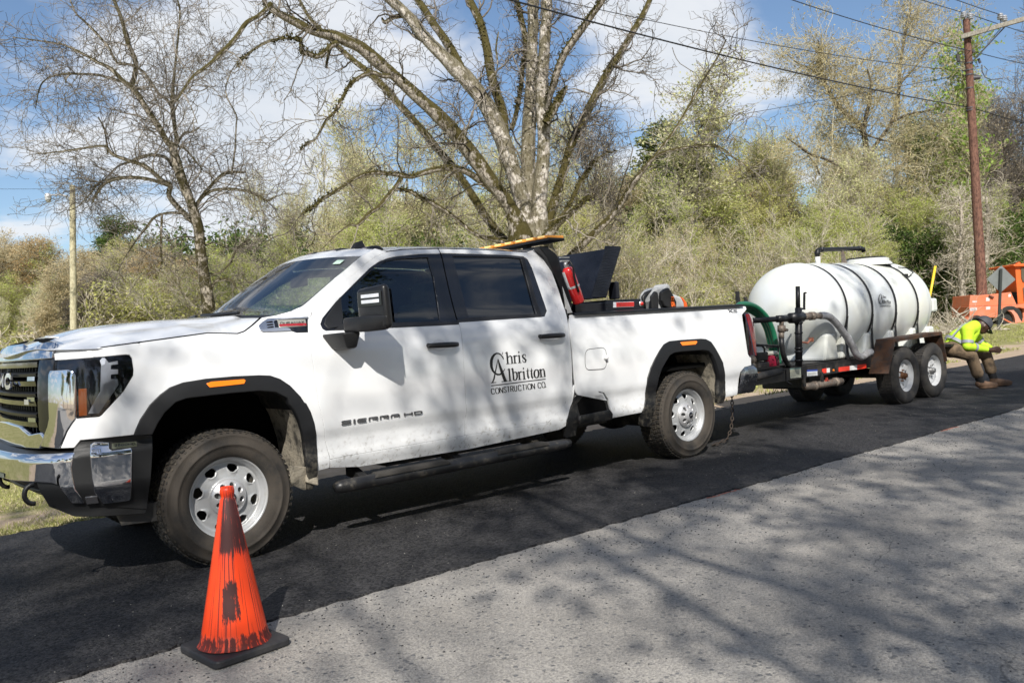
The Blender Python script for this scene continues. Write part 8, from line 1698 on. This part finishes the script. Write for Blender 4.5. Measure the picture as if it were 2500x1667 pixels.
# sign seen from behind
DS = 28.5; sc0 = at_d(k7(1005,335), DS); sb = (float(sc0[0]), float(sc0[1]), terrain(sc0[0], sc0[1])); sg_ = empty('road_sign', sb, 'back of a grey diamond road sign on a dark post before the orange machine', 'road sign')
def _sg():
    def Q(x, y, dd=0): return np.array(at_d(k7(x, y), DS+dd))
    poly = rounded([(1010,198),(1155,340),(1000,472),(862,335)], 14, 3); a = [Q(*p) for p in poly]; n = unit(-CF_); b = [p+CF_*.006 for p in a]; k = len(a); mb = MB(); mb.add(a+b, [tuple(range(k)), tuple(range(k,2*k))[::-1]]+[(i,(i+1)%k,k+(i+1)%k,k+i) for i in range(k)]); mb.build('sign_plate', mat('sign_back_grey',(.19,.205,.20),.5,.3,vary=.12,scale=5), sg_)
    p0, p1 = Q(1003,232,-.05), Q(978,880,-.05); p1[2] = min(p1[2], sb[2]-.02); d = CR_*.042
    mb = MB(); mb.hexa([p1-d, p1+d, p1+d-CF_*.04, p1-d-CF_*.04],[p0-d, p0+d, p0+d-CF_*.04, p0-d-CF_*.04]); mb.build('sign_post', mat('sign_post_green',(.018,.024,.022),.6), sg_)
PB(_sg, sg_)
# orange machine
DE = 32.0; e0 = at_d(k7(1000,760), DE); ez = terrain(e0[0], e0[1]); mach = empty('road_machine', (float(e0[0]), float(e0[1]), ez), 'faded orange construction machine with a boxy cab parked at the right edge of the woods', 'construction machine')
kM = crop(2340,600,6.531)
def _mach():
    fo = mat('faded_orange',(.62,.17,.08),.55,vary=.12,scale=2,dirt=(.45,.22,.15),dirt_amt=.5,dirt_scale=3); ho = mat('cab_orange',(.68,.13,.025),.45,vary=.08)
    def Q(x, y, dd=0): return np.array(at_d(kM(x, y), DE+dd))
    def slab(name, poly, mt, dd, th, bevel=.02):
        a = [Q(*p, dd) for p in poly]; b = [p+CF_*th for p in a]; k = len(a); mb = MB(); mb.add(a+b, [tuple(range(k)), tuple(range(k,2*k))[::-1]]+[(i,(i+1)%k,k+(i+1)%k,k+i) for i in range(k)]); return mb.build(name, mt, mach, bevel=bevel)
    slab('engine_hood', [(190,785),(300,790),(640,765),(840,738),(930,940),(640,960),(420,960),(172,965)], fo, 0, 1.3); slab('engine_skirt', [(172,965),(640,960),(930,940),(990,985),(740,1010),(655,1075),(610,1150),(300,1125),(180,1130)], fo, -.03, 1.3)
    slab('rear_fender', [(180,1130),(300,1125),(225,1135),(160,1195),(150,1235),(120,1200),(135,1160)], fo, -.05, .5)
    slab('cab', [(905,330),(1300,300),(1330,930),(950,925)], ho, .1, 1.4); slab('cab_roof', [(878,305),(900,292),(1320,262),(1340,320),(905,330),(885,328)], ho, -.05, 1.7); slab('roof_beacon', [(940,290),(950,262),(985,258),(995,286)], ho, .3, .15, .01)
    wd = mat('machine_window',(.10,.085,.06),.1,coat=1.0); slab('cab_window', rounded([(1000,350),(1300,325),(1310,560),(1030,578),(1005,500)], 20, 3), wd, .06, .05, .0); slab('cab_window', rounded([(1030,665),(1310,640),(1320,880),(1050,885)], 18, 3), wd, .06, .05, .0)
    slab('frame_beam', [(930,930),(1340,915),(1345,985),(1030,1000),(960,985)], fo, 0, 1.0); slab('platform_side', [(1020,985),(1345,975),(1350,1230),(900,1245),(900,1215),(1000,1200),(1030,1150)], fo, .2, .8)
    slab('hood_gap', [(845,740),(935,738),(950,925),(932,940)], dark, .12, .9, 0)
    wt_ = mat('decal_faded_white',(.60,.55,.55),.6,vary=.15,scale=30); slab('side_decal', [(182,993),(295,988),(295,1030),(182,1040)], wt_, -.036, .003, 0); slab('side_decal', [(440,972),(508,968),(505,1015),(440,1018)], wt_, -.036, .003, 0); slab('hood_decal', [(220,880),(295,878),(292,902),(225,905)], wt_, -.006, .003, 0); slab('hood_decal', [(440,825),(498,818),(495,880),(440,885)], wt_, -.006, .003, 0); slab('round_decal', rounded([(795,772),(838,768),(836,815),(795,818)], 12, 3), wt_, -.006, .003, 0)
    mb = MB(); f = lambda u, v: Q(200+90*u, 1030-28*v, -.041)
    for i, c_ in enumerate((0,.17,.34,.52,.70,.86)): stroke(mb, [(c_,.1),(c_,.9)], .05, f); stroke(mb, [(c_,.5),(c_+.08,.5)], .3, f)
    mb.build('decal_print', mat('decal_faded_dark',(.15,.12,.14),.7), mach)
    dw = mat('machine_tyre',(.022,.022,.02),.9,vary=.4,scale=8); rimo = mat('machine_rim_orange',(.62,.24,.16),.6)
    for (x, y, r, dd) in ((255,1235,.34,.1),(790,1155,.52,.1),(600,1260,.42,.5)):
        c = Q(x, y, dd); R = Vector(CF_).to_track_quat('Z','Y').to_matrix().to_4x4(); mb = MB(); mb.lathe([(r*.5,-.10),(r*.6,-.14),(r*.9,-.13),(r,-.06),(r,.16),(r*.85,.2)], Matrix.Translation(c) @ R, 28); mb.build('wheel_tyre', dw, mach, smooth=True); mb = MB(); mb.lathe([(.001,-.05),(r*.2,-.07),(r*.45,-.04),(r*.52,-.09)], Matrix.Translation(c) @ R, 20); mb.build('wheel_hub', dw, mach, smooth=True)
    P_ = [Q(790+dx, 1030+dy, -.1) for dx, dy in ((-10,0),(50,20),(90,70),(112,130),(115,200))]; P2 = [Q(790+dx, 1030+dy, -.1) for dx, dy in ((-10,0),(90,-5),(150,60),(185,130),(240,210))]
    mb = MB(); k = len(P_); mb.add(P_+P2+[p+CF_*.5 for p in P_+P2], [(i,i+1,k+i+1,k+i) for i in range(k-1)]+[(2*k+i+1,2*k+i,3*k+i,3*k+i+1) for i in range(k-1)]+[(i+1,i,2*k+i,2*k+i+1) for i in range(k-1)]+[(k+i,k+i+1,3*k+i+1,3*k+i) for i in range(k-1)]); mb.build('wheel_arch', rimo, mach)
    slab('belly', [(300,1125),(620,1150),(660,1080),(960,1240),(960,1300),(300,1290)], dark, .3, .6, 0); mb = MB(); mb.tube([Q(710,1160,-.2), Q(800,1210,-.2), Q(880,1240,-.2), Q(960,1250,-.2)], .03, 6); mb.build('draw_bar', fo, mach); mb = MB(); mb.tube([Q(490,795,-.05), Q(560,825,-.05)], .04, 8); mb.build('exhaust_stub', mat('exhaust_rust',(.16,.06,.04),.8), mach)
PB(_mach, mach)
# heap of cut branches
bp0 = at_d(k7(430,790), 29); rs = NR(44); n = 300; cx0 = np.array([bp0[0], bp0[1], terrain(bp0[0], bp0[1])]); S = cx0+rs.randn(n,3)*np.array([.9,.7,.0])+np.array([0,0,.05]); d = unit(rs.randn(n,3)*np.array([1,1,.35])+np.array([0,0,.25])); L_ = .5+1.0*rs.rand(n); P_ = [S]
for j in range(5): d = unit(d+rs.randn(n,3)*.22-np.array([0,0,.05])); P_.append(np.maximum(P_[-1]+d*(L_/5)[:,None], [-999,-999,.05]))
P_ = np.stack(P_,1); R_ = (.008+.014*rs.rand(n))[:,None]*np.linspace(1,.3,6)[None]; o = link('brush_pile', mesh_np('brush_pile', *tubes_np(P_, R_, 4), twigP), None, None); setp(o, None, 'heap of cut dry branches lying behind the water tank beside the grass', 'brush pile', kind='stuff')
for (x0, y0, x1, y1, r_) in ((500,620,700,790,.05),(690,645,560,700,.03)): o = MB().tube([at_d(k7(x0,y0),29.5), at_d(k7((x0+x1)/2,(y0+y1)/2+6),29.4), at_d(k7(x1,y1),29.2)], [r_*.6,r_,r_], 7).build('fallen_branch', barkP, None, smooth=True, label='pale broken branch leaning on the brush heap' if r_ > .04 else 'short pale stick sticking out of the brush heap', cat='branch')
for (x, y, w_) in ((620,640,18),(885,520,16)):
    P_ = trace(k7, 4.127, (x+10,700,w_*4.2,x,560,w_*4,x-10,400,w_*3.6,x-25,200,w_*3.2,x-20,0,w_*2.6,x-10,-250,w_*2,x-30,-500,w_*1.2), 37 if x < 800 else 38, 0); P_ = drop_to_ground(*P_); bs = (float(P_[0][0][0]), float(P_[0][0][1]), 0.0)
    e = empty('pale_trunk_tree', bs, 'pale trunked tree just left of the utility pole' if x < 800 else 'pale trunked tree between the utility pole and the diamond sign', 'tree'); link('trunk', limb_mesh('trunk', [P_], barkP, 9, .12, bs), None, e); twig_system(e, [P_], bs, int(x), (26,160,700), twigP, ((1,2.6),(.6,1.5),(.3,.9)), name='twigs', rmin=.008)
